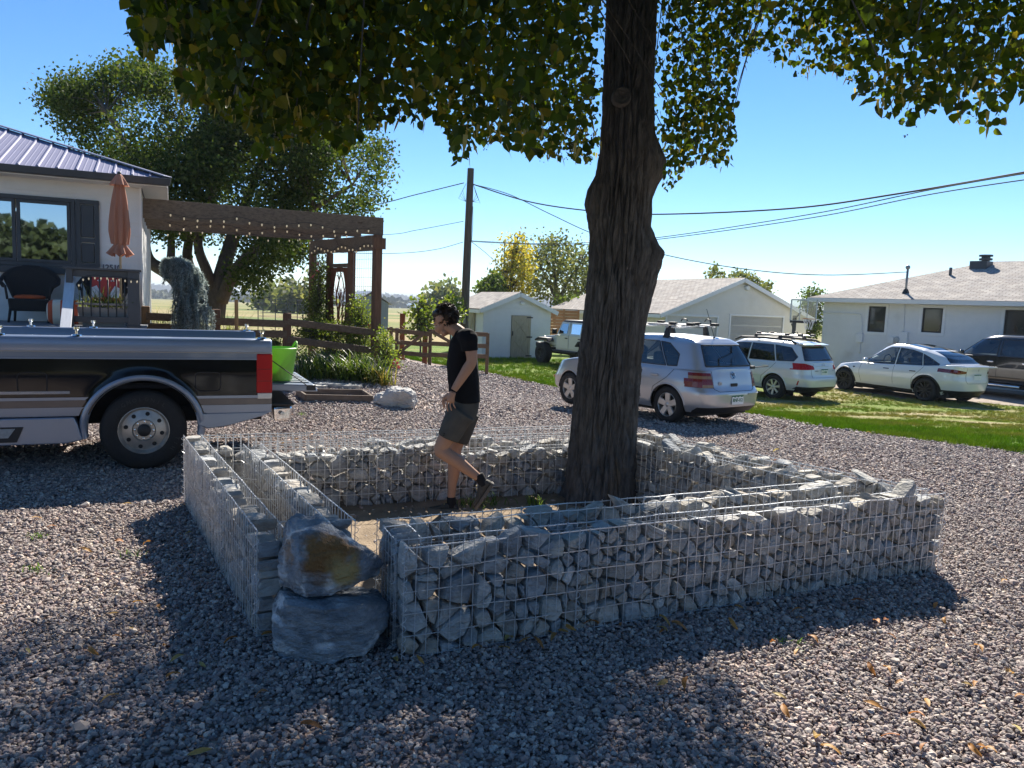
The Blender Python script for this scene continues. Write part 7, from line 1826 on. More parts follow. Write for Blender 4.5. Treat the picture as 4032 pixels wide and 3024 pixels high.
# ---------------------------------------------------------------- white wagon
m_pearl = M('white_paint_cool', (.70, .72, .75), .28, metal=.15, var=.02, scale=2, coat=.8)
sw = thing('estate_car', 'white estate car with black roof rails parked between the silver and white cars', 'car')
p = gh(1668, 862); place(sw, (p.x, p.y), (-.58, .81), .86)
S = dict(zb=.30, belt=1.02, ztop=[(-1.1, 1.06), (0, 1.05), (2.2, 1.0), (2.5, .98), (3.3, .86), (3.65, .72)], xr=[(.25, -.86), (.4, -1.03), (.62, -1.06), (.70, -1.00), (.9, -.97), (1.06, -.90)], xf=[(.25, 3.4), (.45, 3.66), (.65, 3.68), (1.06, 3.5)],
         w=[(.25, .82), (.42, .885), (.65, .905), (.85, .90), (1.06, .845)], nf=4.2, nr=5.5, roof=[(-1.0, 1.54), (-.5, 1.59), (.6, 1.62), (1.4, 1.59), (2.0, 1.50), (2.5, 1.46)],
         gxr=[(0, -.90), (.5, -.74), (.9, -.62), (1, -.50)], gxf=[(0, 2.50), (.5, 2.08), (.9, 1.74), (1, 1.6)], gw=[(0, .835), (.5, .75), (.88, .67), (1, .58)], gnf=5.0, gnr=7.0)
body, grn = carbody(sw, S); arches(sw, body, (0, 2.74), .385, .345, .905, m_pearl, .016)
for poly in ([(2.18, 1.06), (1.46, 1.50), (.96, 1.52), (.96, 1.06)], [(.90, 1.07), (.90, 1.52), (.20, 1.51), (.02, 1.07)], [(-.03, 1.08), (.14, 1.51), (-.38, 1.46), (-.62, 1.22), (-.55, 1.10)]):
    for sd in (1, -1): patch('side_window', cut(grn, (1, 0, 0), poly, lambda c, n, sd=sd: n.y*sd > .4), m_tglass, sw, trim='window_trim', tr=.009)
patch('rear_window', cut(grn, (0, 1, 0), [(-.66, 1.13), (.66, 1.13), (.54, 1.50), (-.54, 1.50)], lambda c, n: n.x < -.3 and c.x < .2), m_tglass, sw, trim='window_seal', tr=.012)
patch('windscreen', cut(grn, (0, 1, 0), [(-.7, 1.04), (.7, 1.04), (.55, 1.48), (-.55, 1.48)], lambda c, n: n.x > .3 and c.x > 1.2), m_cglass, sw)
for sd in (1, -1):
    o = patch('tail_light', cut(body, (0, sd, 0), [(.44, .90), (.90, .87), (.92, 1.05), (.70, 1.06), (.46, .99)], lambda c, n, sd=sd: c.x < -.52 and c.y*sd > .3 and n.z < .8), m_redl, sw, .004)
    rear_seam(sw, body, [(sd*.5, .925), (sd*.66, .925)], .022, 'reversing_lamp', m_clearl); rear_seam(sw, body, [(sd*.80, .46), (sd*.80, .60)], .02, 'reflector', m_redl)
patch('rear_valance', cut(body, (0, 1, 0), [(-.80, .20), (.80, .20), (.80, .42), (-.80, .42)], lambda c, n: c.x < -.6 and n.z > -.8), m_blackpl, sw, .003)
rear_seam(sw, body, [(.44, 1.04), (.56, .86), (.54, .68), (-.54, .68), (-.56, .86), (-.44, 1.04)])
rear_seam(sw, body, [(.32, .985), (-.32, .985)], .012, 'hatch_trim', m_pearl)
seams(sw, body, [[(.93, 1.02), (.93, .42)], [(-.02, 1.02), (.12, .86), (.40, .62), (.42, .42)], [(2.15, 1.0), (2.05, .45)]], side=(1, -1))
p, n = rear_pt(body, 0, 1.02); badge(sw, p, n, 'oval', .035)
p, n = rear_pt(body, 0, .83); plate_on(sw, p, (-1, 0, .05), 'A N04')
p, n = rear_pt(body, .36, .86); text_mesh('maker_lettering', 'SUBARU', .045, m_chrome, sw, Matrix.Translation(p-Vector((.01, 0, 0))) @ Matrix.Rotation(-PI/2, 4, 'Z') @ Matrix.Rotation(PI/2, 4, 'X'), .001)
p, n = rear_pt(body, -.42, .86); text_mesh('model_lettering', 'OUTBACK', .028, m_chrome, sw, Matrix.Translation(p-Vector((.01, 0, 0))) @ Matrix.Rotation(-PI/2, 4, 'Z') @ Matrix.Rotation(PI/2, 4, 'X'), .001)
p, n = rear_pt(grn, 0, 1.17); mb = MB(); mb.tube([p-Vector((.02, -.2, 0)), p-Vector((.02, .2, -.01))], .011, 5); mb.build('rear_wiper', m_blackpl, sw)
mb = MB(); mb.hexa([(-.72, -.56, 1.53), (-.45, -.58, 1.56), (-.45, .58, 1.56), (-.72, .56, 1.53), (-.72, -.56, 1.56), (-.45, -.58, 1.60), (-.45, .58, 1.60), (-.72, .56, 1.56)]); sp_ = mb.build('roof_spoiler', m_pearl, sw, bevel=.012)
mb = MB(); mb.box(-.726, -.715, -.16, .16, 1.535, 1.557); mb.build('brake_lamp', m_redl, sp_)
for sd in (1, -1):
    handle(sw, body, .30, .93, m_pearl, sd); handle(sw, body, 1.25, .92, m_pearl, sd); mirror(sw, 2.0, .84, 1.1, m_pearl, sd)
    mb = MB(); mb.tube([(-.45, sd*.60, 1.57), (-.25, sd*.60, 1.66), (.6, sd*.61, 1.69), (1.4, sd*.60, 1.66), (1.6, sd*.59, 1.58)], .032, 8); mb.build('roof_rail', m_blackpl, sw, smooth=True)
roof_bars(sw, (0.1, .9), 1.75, .62, 1.67, m_blackpl); bike_tray(sw, .30, -.4, 1.1, 1.77); bike_tray(sw, -.30, -.4, 1.1, 1.77)
fin(body, 'body', m_pearl, sw); fin(grn, 'cabin', m_pearl, sw)
mb = MB(); mb.box(-.7, 3.2, -.7, .7, .24, .40); mb.build('underbody', m_seam, sw)
for x in (0, 2.74):
    for sd in (1, -1): make_wheel(sw, x, sd*.78, .345, .215, .225, (7, .03, .036), sd, m_alloy)
seats(sw, (.4, 1.35), 1.16)

# ---------------------------------------------------------------- white electric crossover
m_snow = M('white_paint_clean', (.78, .79, .81), .22, var=.015, scale=2, coat=1.0)
ty = thing('crossover_car', 'sleek white fastback crossover with dark wheels in front of the low white house', 'car')
p = gh(1995, 868); place(ty, (p.x, p.y), (-.42, .907), .88)
S = dict(zb=.24, belt=.98, ztop=[(-1.0, 1.10), (-.6, 1.10), (.2, 1.03), (1.8, .96), (2.4, .95), (3.2, .84), (3.6, .70), (3.8, .6)], xr=[(.2, -.70), (.35, -.90), (.6, -.965), (.75, -.93), (.9, -.95), (1.0, -.99)], xf=[(.2, 3.55), (.45, 3.75), (.6, 3.76), (1.0, 3.55)],
         w=[(.2, .82), (.36, .90), (.6, .955), (.8, .945), (1.0, .87)], nf=3.8, nr=4.2, roof=[(-1.1, 1.12), (-.7, 1.22), (-.3, 1.36), (.3, 1.52), (.9, 1.60), (1.4, 1.60), (2.0, 1.50), (2.6, 1.40)],
         gxr=[(0, -.80), (.5, -.62), (.9, -.50), (1, -.36)], gxf=[(0, 2.62), (.5, 2.16), (.9, 1.78), (1, 1.62)], gw=[(0, .86), (.5, .77), (.88, .67), (1, .57)], gnf=4.4, gnr=4.4, dome=.8)
body, grn = carbody(ty, S); arches(ty, body, (0, 2.89), .40, .345, .955, m_blackpl, .03, .012)
for poly in ([(2.30, .985), (1.70, 1.36), (1.42, 1.485), (1.10, 1.50), (1.10, .995)], [(1.04, .995), (1.04, 1.50), (.62, 1.46), (.30, 1.39), (.17, 1.03)], [(.12, 1.03), (.25, 1.37), (.02, 1.28), (-.32, 1.12), (-.30, 1.075)]):
    for sd in (1, -1): patch('side_window', cut(grn, (1, 0, 0), poly, lambda c, n, sd=sd: n.y*sd > .35), m_cglass, ty, trim='window_trim', tr=.011)
patch('rear_window', cut(grn, (0, 1, 0), [(-.62, 1.16), (.62, 1.16), (.50, 1.47), (-.50, 1.47)], lambda c, n: n.z > .25 and c.x < .35), m_tglass, ty, .002)
patch('glass_roof', cut(grn, (0, 1, 0), [(-.54, 1.50), (.54, 1.50), (.5, 1.75), (-.5, 1.75)], lambda c, n: n.z > .55 and c.x < 1.8), m_tglass, ty, .002)
patch('windscreen', cut(grn, (0, 1, 0), [(-.72, 1.0), (.72, 1.0), (.54, 1.49), (-.54, 1.49)], lambda c, n: n.x > .3 and c.x > 1.2), m_cglass, ty)
mb = MB(); pts = [(-1.0, y, 1.095-.02*abs(y)) for y in np.linspace(-.72, .72, 9)]; mb.tube(pts, .022, 6); mb.build('tail_lip', m_snow, ty, smooth=True)
for sd in (1, -1):
    o = patch('tail_light', cut(body, (0, sd, 0), [(.45, .90), (.66, .87), (.96, .93), (.96, 1.02), (.70, 1.0), (.45, .955)], lambda c, n, sd=sd: c.x < -.35 and c.y*sd > .3 and n.z < .8), M('smoked_red_lens', (.16, .01, .012), .12, var=.3, scale=9, coat=1.0), ty, .004)
    rear_seam(ty, body, [(sd*.5, .925), (sd*.70, .925)], .012, 'reversing_lamp', m_clearl)
    patch('headlight', cut(body, (0, sd, 0), [(.45, .66), (.9, .64), (.9, .76), (.5, .74)], lambda c, n, sd=sd: c.x > 3.1 and c.y*sd > .3), m_clearl, ty, .003)
patch('rear_valance', cut(body, (0, 1, 0), [(-.86, .18), (.86, .18), (.86, .40), (-.86, .40)], lambda c, n: c.x < -.45 and n.z > -.8), m_blackpl, ty, .003)
for sd in (1, -1): patch('sill_trim', cut(body, (1, 0, 0), [(.42, .18), (2.47, .18), (2.47, .315), (.42, .315)], lambda c, n, sd=sd: c.y*sd > .4), m_blackpl, ty, .003)
seams(ty, body, [[(1.07, .98), (1.07, .34)], [(.10, 1.02), (.20, .90), (.42, .66), (.46, .34)], [(2.26, .97), (2.30, .7), (2.22, .34)]], side=(1, -1))
rear_seam(ty, body, [(.44, 1.05), (.46, .70), (.40, .62), (-.40, .62), (-.46, .70), (-.44, 1.05)])
p, n = rear_pt(body, 0, .80); plate_on(ty, p, (-1, 0, .05), ''); p, n = rear_pt(body, 0, 1.0); badge(ty, p, n, 't', .035)
p, n = side_pt(body, 2.52, .80); mb = MB(); mb.cbox(p, (.07, .01, .05)); mb.build('side_camera', m_blackpl, ty)
for sd in (1, -1):
    for x in (.42, 1.33):
        p, n = side_pt(body, x, .86, sd); mb = MB(); mb.cbox(p, (.20, .012, .026)); mb.build('door_handle', m_blackpl, ty)
    mirror(ty, 2.06, .87, 1.05, m_snow, sd)
fin(body, 'body', m_snow, ty); fin(grn, 'cabin', m_snow, ty)
mb = MB(); mb.box(-.6, 3.3, -.72, .72, .17, .34); mb.build('underbody', m_seam, ty)
for x in (0, 2.89):
    for sd in (1, -1): make_wheel(ty, x, sd*.80, .355, .25, .25, (10, .016, .028), sd, m_dalloy)
seats(ty, (.45, 1.4), 1.12)
mb = MB(); mb.tube([(1.75, .36+.17*math.cos(t), 1.08+.17*math.sin(t)) for t in np.linspace(0, 2*PI, 19)], .014, 5); mb.build('steering_wheel', m_cab, ty)

# ---------------------------------------------------------------- black pickup / SUV at the frame edge
m_blk = M('black_paint', (.010, .011, .013), .16, var=.05, coat=1.0, spec=.7)
bk = thing('black_suv', 'large black four-door vehicle with chrome step parked beyond the white crossover', 'car')
S = dict(zb=.45, belt=1.28, ztop=[(-1.3, 1.30), (2.6, 1.28), (2.9, 1.25), (3.8, 1.18), (4.1, 1.05)], xr=[(.4, -1.10), (.6, -1.22), (1.3, -1.15)], xf=[(.4, 4.0), (.7, 4.12), (1.3, 4.05)], w=[(.4, .90), (.6, .985), (.95, 1.0), (1.3, .96)], nf=6, nr=8,
         roof=[(-1.2, 1.90), (0, 1.96), (1.4, 1.96), (2.0, 1.90), (3, 1.82)], gxr=[(0, -1.14), (1, -1.0)], gxf=[(0, 2.82), (.5, 2.45), (.9, 2.12), (1, 2.0)], gw=[(0, .95), (.5, .87), (.88, .78), (1, .68)], gnf=5, gnr=9)
body, grn = carbody(bk, S); arches(bk, body, (0, 3.15), .46, .42, 1.0, m_blk, .02)
for poly in ([(2.62, 1.31), (2.02, 1.82), (1.36, 1.84), (1.36, 1.31)], [(1.26, 1.31), (1.26, 1.84), (.30, 1.83), (.20, 1.31)], [(.1, 1.31), (.16, 1.83), (-.75, 1.80), (-.85, 1.31)]):
    for sd in (1, -1): patch('side_window', cut(grn, (1, 0, 0), poly, lambda c, n, sd=sd: n.y*sd > .4), m_cglass if poly[0][0] > 2 else m_tglass, bk, trim='window_trim', tr=.012)
patch('windscreen', cut(grn, (0, 1, 0), [(-.8, 1.30), (.8, 1.30), (.64, 1.82), (-.64, 1.82)], lambda c, n: n.x > .3 and c.x > 1.2), m_cglass, bk)
seams(bk, body, [[(1.31, 1.28), (1.31, .52)], [(.18, 1.28), (.22, .9), (.52, .6)], [(2.66, 1.27), (2.6, .52)]], side=(1, -1))
for sd in (1, -1): handle(bk, body, .45, 1.13, m_chrome, sd, .2); handle(bk, body, 1.52, 1.13, m_chrome, sd, .2); mirror(bk, 2.42, .98, 1.38, m_blk, sd)
for sd in (1, -1): mb = MB(); mb.tube([(.55, sd*1.0, .40), (2.6, sd*1.0, .40)], .05, 8); mb.build('side_step', m_chrome, bk, smooth=True)
fin(body, 'body', m_blk, bk); fin(grn, 'cabin', m_blk, bk); mb = MB(); mb.box(-.9, 3.8, -.8, .8, .32, .55); mb.build('underbody', m_seam, bk)
for x in (0, 3.15):
    for sd in (1, -1): make_wheel(bk, x, sd*.86, .41, .27, .235, (6, .03, .05), sd, m_alloy)
seats(bk, (.3, 1.5), 1.42)
fw = Vector((-.47, .883, 0)).normalized(); lf = Vector((-fw.y, fw.x, 0)); A0 = at(2068, 690, 25.6)
cpos = Vector((A0.x, A0.y, 0))-fw*2.75-lf*.95; bk.location = (cpos.x, cpos.y, float(gz(cpos.x, cpos.y))); bk.rotation_euler = (0, 0, math.atan2(fw.y, fw.x))

# ---------------------------------------------------------------- white off-roader
m_jw = M('white_paint_flat', (.68, .70, .70), .35, var=.03, coat=.5)
jp = thing('off_roader', 'boxy white off-road vehicle with black hardtop and huge tyres beside the shed', 'car')
fw = Vector((-.5, .866, 0)).normalized(); lf = Vector((-fw.y, fw.x, 0)); fl = gh(1172, 786); c = Vector((fl.x, fl.y, 0))-fw*2.95-lf*.86
jp.location = (c.x, c.y, float(gz(c.x, c.y))); jp.rotation_euler = (0, 0, math.atan2(fw.y, fw.x))
mb = MB(); mb.prism([(-.62, .62), (2.2, .62), (2.2, 1.22), (-.62, 1.24)], -.76, .76); mb.build('body_tub', m_jw, jp, bevel=.04)
mb = MB(); mb.hexa([(2.2, -.72, .75), (3.35, -.60, .80), (3.35, .60, .80), (2.2, .72, .75), (2.2, -.72, 1.23), (3.35, -.58, 1.12), (3.35, .58, 1.12), (2.2, .72, 1.23)]); mb.build('bonnet', m_jw, jp, bevel=.05)
mb = MB(); mb.box(3.352, 3.40, -.58, .58, .72, 1.12); mb.build('grille', m_jw, jp, bevel=.02)
for k in range(7): mb = MB(); mb.box(3.401, 3.41, -.30+k*.1-.022, -.30+k*.1+.022, .82, 1.06); mb.build('grille_slot', m_seam, jp)
for sd in (1, -1):
    mb = MB(); mb.lathe([(0, 3.42), (.085, 3.41), (.09, 3.40)], 16, (0, sd*.45, .97), 'X'); mb.build('headlight', m_clearl, jp)
    mb = MB(); mb.prism([(2.42, .95), (2.55, 1.08), (3.2, 1.08), (3.45, .98), (3.45, .92), (3.2, 1.0), (2.6, 1.0), (2.48, .92)], sd*.58, sd*.98); mb.build('fender_flare', m_blackpl, jp, bevel=.015)
    mb = MB(); mb.prism([(-.55, .92), (-.42, 1.06), (.38, 1.06), (.58, .86), (.50, .84), (.32, .98), (-.38, .98), (-.48, .9)], sd*.74, sd*.98); mb.build('fender_flare', m_blackpl, jp, bevel=.015)
    mb = MB(); mb.box(.62, 2.3, sd*.80-.08, sd*.80+.08, .56, .64); mb.build('side_step', m_blackpl, jp, bevel=.02)
    for x0, x1, nm in ((1.30, 2.12, 'front_door'), (.42, 1.26, 'rear_door')):
        mb = MB(); mb.box(x0, x1, min(sd*.762, sd*.785), max(sd*.762, sd*.785), .70, 1.23); d_ = mb.build(nm, m_jw, jp, bevel=.012)
        mb = MB(); mb.hexa([(x0, sd*.70, 1.232), (x1, sd*.70, 1.232), (x1, sd*.772, 1.232), (x0, sd*.772, 1.232), (x0+.02, sd*.62, 1.74), (x1-(.22 if nm[0] == 'f' else .02), sd*.62, 1.74), (x1-(.22 if nm[0] == 'f' else .02), sd*.68, 1.74), (x0+.02, sd*.68, 1.74)]); mb.build('door_upper', m_jw, d_)
        mb = MB(); q = x1-(.22 if nm[0] == 'f' else .02); P = [(x0+.10, sd*.768, 1.30), (x1-.10-.04, sd*.768, 1.30), (q-.08, sd*.697, 1.68), (x0+.11, sd*.697, 1.68)]; mb.add([(a, b_+sd*.006, z) for a, b_, z in P], [(0, 1, 2, 3)]); mb.build('door_window', m_tglass if nm[0] == 'r' else M('window_mirror', (0, 0, 0)), d_)
        mb = MB(); mb.cbox((x0+.12, sd*.80, 1.12), (.14, .03, .035)); mb.build('door_handle', m_seam, d_)
    mb = MB(); mb.cbox((2.08, sd*.92, 1.36), (.08, .2, .2)); mb.build('side_mirror', m_blackpl, jp, bevel=.02)
mb = MB(); mb.hexa([(-.60, -.73, 1.25), (.40, -.73, 1.25), (.40, .73, 1.25), (-.60, .73, 1.25), (-.56, -.66, 1.80), (.40, -.66, 1.80), (.40, .66, 1.80), (-.56, .66, 1.80)]); mb.build('hardtop', m_blackpl, jp, bevel=.04)
mb = MB(); mb.hexa([(-.56, -.68, 1.745), (1.92, -.66, 1.745), (1.92, .66, 1.745), (-.56, .68, 1.745), (-.52, -.60, 1.84), (1.85, -.58, 1.83), (1.85, .58, 1.83), (-.52, .60, 1.84)]); mb.build('roof', m_blackpl, jp, bevel=.03)
mb = MB(); mb.hexa([(2.14, -.70, 1.24), (2.20, -.70, 1.24), (2.20, .70, 1.24), (2.14, .70, 1.24), (1.90, -.62, 1.75), (1.94, -.62, 1.75), (1.94, .62, 1.75), (1.90, .62, 1.75)]); mb.build('windscreen', m_glassdark, jp)
mb = MB(); mb.box(3.42, 3.62, -.82, .82, .68, .86); mb.build('front_bumper', m_blackpl, jp, bevel=.03); mb = MB(); mb.box(-.75, -.62, -.78, .78, .62, .8); mb.build('rear_bumper', m_blackpl, jp, bevel=.03)
mb = MB(); mb.box(-.5, 3.3, -.45, .45, .45, .66); mb.build('chassis', m_seam, jp)
for x in (0, 2.95):
    for sd in (1, -1): make_wheel(jp, x, sd*.84, .445, .32, .22, (8, .02, .03), sd, m_dalloy)

# ================================================================ two-tone pickup
tk = thing('pickup_truck', 'old black and silver-blue pickup with its tailgate down beside the stone planter', 'pickup')
half = .99; fwd = -GU; left = Vector((-fwd.y, fwd.x, 0)); con = Vector((-3.84, 7.97, 0)); cen_ = con-left*(half-.12); tk.location = (cen_.x, cen_.y, 0); tk.rotation_euler = (0, 0, math.atan2(fwd.y, fwd.x))
m_tblk = M('pickup_black', (.006, .007, .010), .12, var=.1, scale=3, spec=.4, bump=.02, bscale=3)
m_tsil = M('pickup_silver_blue', (.25, .30, .39), .34, metal=.35, var=.04, scale=2, coat=.3)
m_tblu = M('pickup_stripe_blue', (.17, .22, .30), .35, metal=.4, var=.04, coat=.5)
m_ttau = M('pickup_taupe', (.11, .10, .105), .4, metal=.3, var=.05, coat=.5)
XT, XB = -1.27, 1.78           # tail end and bed front (metres ahead of the rear axle)
CABF = 4.4
def side_profile(z):           # half width of the bed side at height z
    return float(np.interp(z, [.40, .60, .78, 1.0, 1.17, 1.24, 1.36, 1.385], [.93, .965, .985, .995, .985, .99, .985, .96]))
WA_R = .515; WZ = .44
def bed_side(sd, z0, z1, mat, name, x0=XT, x1=XB, dy=0.0, nz_=8, follow_arch=True, flare_cut=WA_R):
    xs = list(np.arange(x0, x1, .03))+[x1]; mb = MB(); cols = []
    for x in xs:
        zb_ = z0
        if follow_arch and abs(x) < flare_cut: zb_ = max(z0, WZ+math.sqrt(max(0, flare_cut**2-x*x)))
        zb_ = min(zb_, z1-.002) if zb_ < z1 else z1
        col = []
        for j in range(nz_+1):
            z = zb_+(z1-zb_)*j/nz_; y = side_profile(z)+dy
            if x < x0+.06 and name == 'bedside': y -= .03*(1-(x-x0)/.06)**2
            # the bulge over the wheel
            r = math.hypot(x, z-WZ)
            if name in ('bedside',): y += .040*math.exp(-((r-flare_cut)/.07)**2)*(z > WZ)*(z < 1.15)
            col.append((x, sd*y, z))
        cols.append(col)
    mb.grid(lambda i, j: cols[i][j], len(cols), nz_+1); return mb.build(name, mat, tk, smooth=True, fix=False, angle=50)
for sd in (1, -1):
    bs = bed_side(sd, .60, 1.165, m_tblk, 'bedside', nz_=14)
    bed_side(sd, 1.167, 1.232, m_tblu, 'upper_stripe', dy=.006, follow_arch=False, nz_=2)
    # rounded top rail
    prof = [(side_profile(1.234)+.010, 1.234), (1.004, 1.25), (1.006, 1.30), (1.000, 1.345), (.985, 1.372), (.955, 1.384), (.86, 1.386), (.845, 1.37), (.845, 1.20)]
    xs = [XT]+list(np.linspace(XT+.02, XB, 12)); mb = MB(); mb.grid(lambda i, j: (xs[i], sd*(prof[j][0]-(.02 if i == 0 else 0)), prof[j][1]-(.012 if i == 0 and j > 2 else 0)), len(xs), len(prof)); mb.build('bed_rail', m_tsil, tk, smooth=True, fix=False, angle=60)
    mb = MB(); mb.bar((XT+.0, sd*.998, 1.166), (XB, sd*.998, 1.166), .012, .012); mb.build('pinstripe', m_tsil, tk)
    mb = MB(); mb.bar((XT, sd*1.004, 1.236), (XB, sd*1.004, 1.236), .012, .008); mb.build('pinstripe', M('tan_pinstripe', (.42, .38, .34), .4), tk)
    # flare
    def fl(i, j):
        a = rad(-10)+rad(200)*i/40; rr_ = [WA_R-.01, WA_R+.010, WA_R+.052, WA_R+.066][j]; oy = [-.05, .022, .016, -.012][j]
        z = WZ+rr_*math.sin(a)*.98; x = rr_*math.cos(a)*1.02; return (x, sd*(side_profile(max(.45, z))+.02+oy), z)
    mb = MB(); mb.grid(fl, 41, 4); mb.build('wheel_flare', m_tsil, tk, smooth=True, fix=False)
    # lower trim behind the wheel
    for z0, z1, mt, nm, dy in ((.745, .775, m_tsil, 'trim_line', .012), (.675, .743, m_ttau, 'trim_band', .010), (.585, .673, m_tsil, 'lower_band', .014)):
        bed_side(sd, z0, z1, mt, nm, x0=XT, x1=-.50, dy=dy, nz_=2, follow_arch=True, flare_cut=.60); bed_side(sd, z0, z1, mt, nm, x0=.50, x1=XB, dy=dy, nz_=2, follow_arch=True, flare_cut=.60)
    mb = MB(); mb.prism([(-.52, .46), (-.62, .42), (-.80, .44), (XT+.10, .54), (XT, .59), (-.50, .583)], sd*.90, sd*.985); mb.build('rocker_tail', m_tsil, tk, bevel=.01)
    # running board and step ahead of the wheel
    mb = MB(); mb.prism([(.60, .50), (.56, .34), (.70, .31), (CABF-.7, .30), (CABF-.7, .46), (.64, .585), (CABF-.7, .585)][:5]+[(CABF-.7, .56), (.63, .575)], sd*.84, sd*1.0); mb.build('running_board', m_tsil, tk, bevel=.012)
    mb = MB(); mb.prism([(1.06, .49), (1.60, .49), (1.52, .34), (1.12, .34)], sd*1.001, sd*1.008); st = mb.build('step_recess', m_blackpl, tk); mb = MB(); mb.prism([(1.13, .475), (1.53, .475), (1.47, .385), (1.19, .385)], sd*1.009, sd*1.014); mb.build('step_plate', M('step_tread', (.38, .38, .38), .7, var=.2, scale=40), st)
    mb = MB(); mb.bar((.66, sd*.995, .825), (XB+2.0, sd*.995, .825), .014, .028); mb.build('chrome_moulding', m_chrome, tk)
    for cx in (-.62, .98):
        mb = MB(); pts = []
        for k in range(24):
            a = 2*PI*k/24; c_, s_ = math.cos(a), math.sin(a); x = cx+.125*math.copysign(abs(c_)**.35, c_); z = .925+.10*math.copysign(abs(s_)**.35, s_); pts.append((x, sd*(side_profile(z)+.003), z))
        mb.tube(pts+[pts[0]], .006, 4); mb.build('filler_door', m_seam, tk)
    # tail light
    mb = MB(); mb.prism([(XT+.16, .80), (XT-.004, .80), (XT-.004, 1.225), (XT+.16, 1.225)], sd*.86, sd*1.008); tl = mb.build('tail_light', m_redl, tk, bevel=.012)
    mb = MB(); mb.prism([(XT+.15, .735), (XT-.0, .735), (XT-.002, .798), (XT+.15, .798)], sd*.86, sd*1.004); mb.build('reversing_lamp', m_clearl, tl, bevel=.008)
    for z in (.93, 1.06): mb = MB(); mb.bar((XT+.15, sd*1.009, z), (XT+.01, sd*1.009, z), .004, .006); mb.build('lens_rib', M('red_lens_dark', (.22, .008, .008), .3), tl)
    for x in (XT+.05, .55, 1.2):
        mb = MB(); mb.lathe([(.05, 1.386), (.045, 1.40), (.015, 1.405), (.015, 1.44), (.03, 1.45), (.03, 1.475), (0, 1.48)], 12, (x+.05, sd*.92, 0)); mb.build('tie_down', m_chrome, tk, smooth=True, angle=40)
# bed floor, front panel, inner walls
mb = MB(); mb.box(XT, XB, -.84, .84, .84, .88); mb.box(XB-.05, XB, -.84, .84, .88, 1.37); mb.build('bed_floor', m_tblk, tk)
for k in range(12): mb = MB(); y = -.78+k*.14; mb.box(XT, XB-.06, y, y+.06, .881, .895); mb.build('bed_ridge', m_tblk, tk)
mb = MB(); mb.prism([(XT+.001, .64), (XT+.02, .64), (XT+.02, .80), (XT+.001, .80)], -.95, .95); mb.build('rear_sill', m_tblk, tk)
# tailgate lying open
m_tg = M('tailgate_liner', (.40, .42, .45), .4, metal=.5, var=.1)
mb = MB(); mb.hexa([(XT-.54, -.76, .775), (XT-.02, -.76, .79), (XT-.02, .76, .79), (XT-.54, .76, .775), (XT-.50, -.76, .86), (XT-.02, -.76, .875), (XT-.02, .76, .875), (XT-.50, .76, .86)]); tg = mb.build('tailgate', m_tsil, tk, bevel=.015)
for k in range(8): mb = MB(); y = -.66+k*.17; mb.hexa([(XT-.46, y, .862), (XT-.06, y, .876), (XT-.06, y+.09, .876), (XT-.46, y+.09, .862), (XT-.45, y+.01, .875), (XT-.07, y+.01, .888), (XT-.07, y+.08, .888), (XT-.45, y+.08, .875)]); mb.build('tailgate_rib', m_tg, tg)
for s in (1, -1):
    mb = MB(); mb.tube([(XT+.01, s*.84, 1.16), (XT-.42, s*.775, .845)], .006, 5); mb.build('tailgate_cable', m_seam, tg)
    mb = MB(); mb.cbox((XT-.46, s*.763, .825), (.10, .02, .06)); mb.build('latch', m_blackpl, tg)
# bumper
mb = MB(); mb.hexa([(XT-.22, -.90, .47), (XT-.03, -.95, .47), (XT-.03, .95, .47), (XT-.22, .90, .47), (XT-.24, -.90, .64), (XT-.02, -.97, .64), (XT-.02, .97, .64), (XT-.24, .90, .64)]); bp2 = mb.build('rear_bumper', m_chrome, tk, bevel=.03)
mb = MB(); mb.box(XT-.25, XT-.0, -.93, .93, .642, .672); mb.build('bumper_pad', m_blackpl, bp2, bevel=.01)
mb = MB(); mb.lathe([(0, .976), (.022, .974), (.024, .955)], 12, (XT-.12, 0, .56), 'Y'); mb.build('bumper_bolt', m_alloy, bp2)
mb = MB(); mb.box(XT-.30, XT-.1, -.05, .05, .38, .46); mb.lathe([(0, .53), (.03, .52), (.03, .47), (.02, .46)], 12, (XT-.26, 0, 0)); mb.build('tow_hitch', m_seam, tk)
mb = MB(); mb.box(XT+.05, CABF, -.42, .42, .42, .62); mb.box(XT+.1, -.1, -.6, .6, .45, .62); mb.box(-.12, .12, -.8, .8, .36, .50); mb.build('chassis', m_seam, tk)
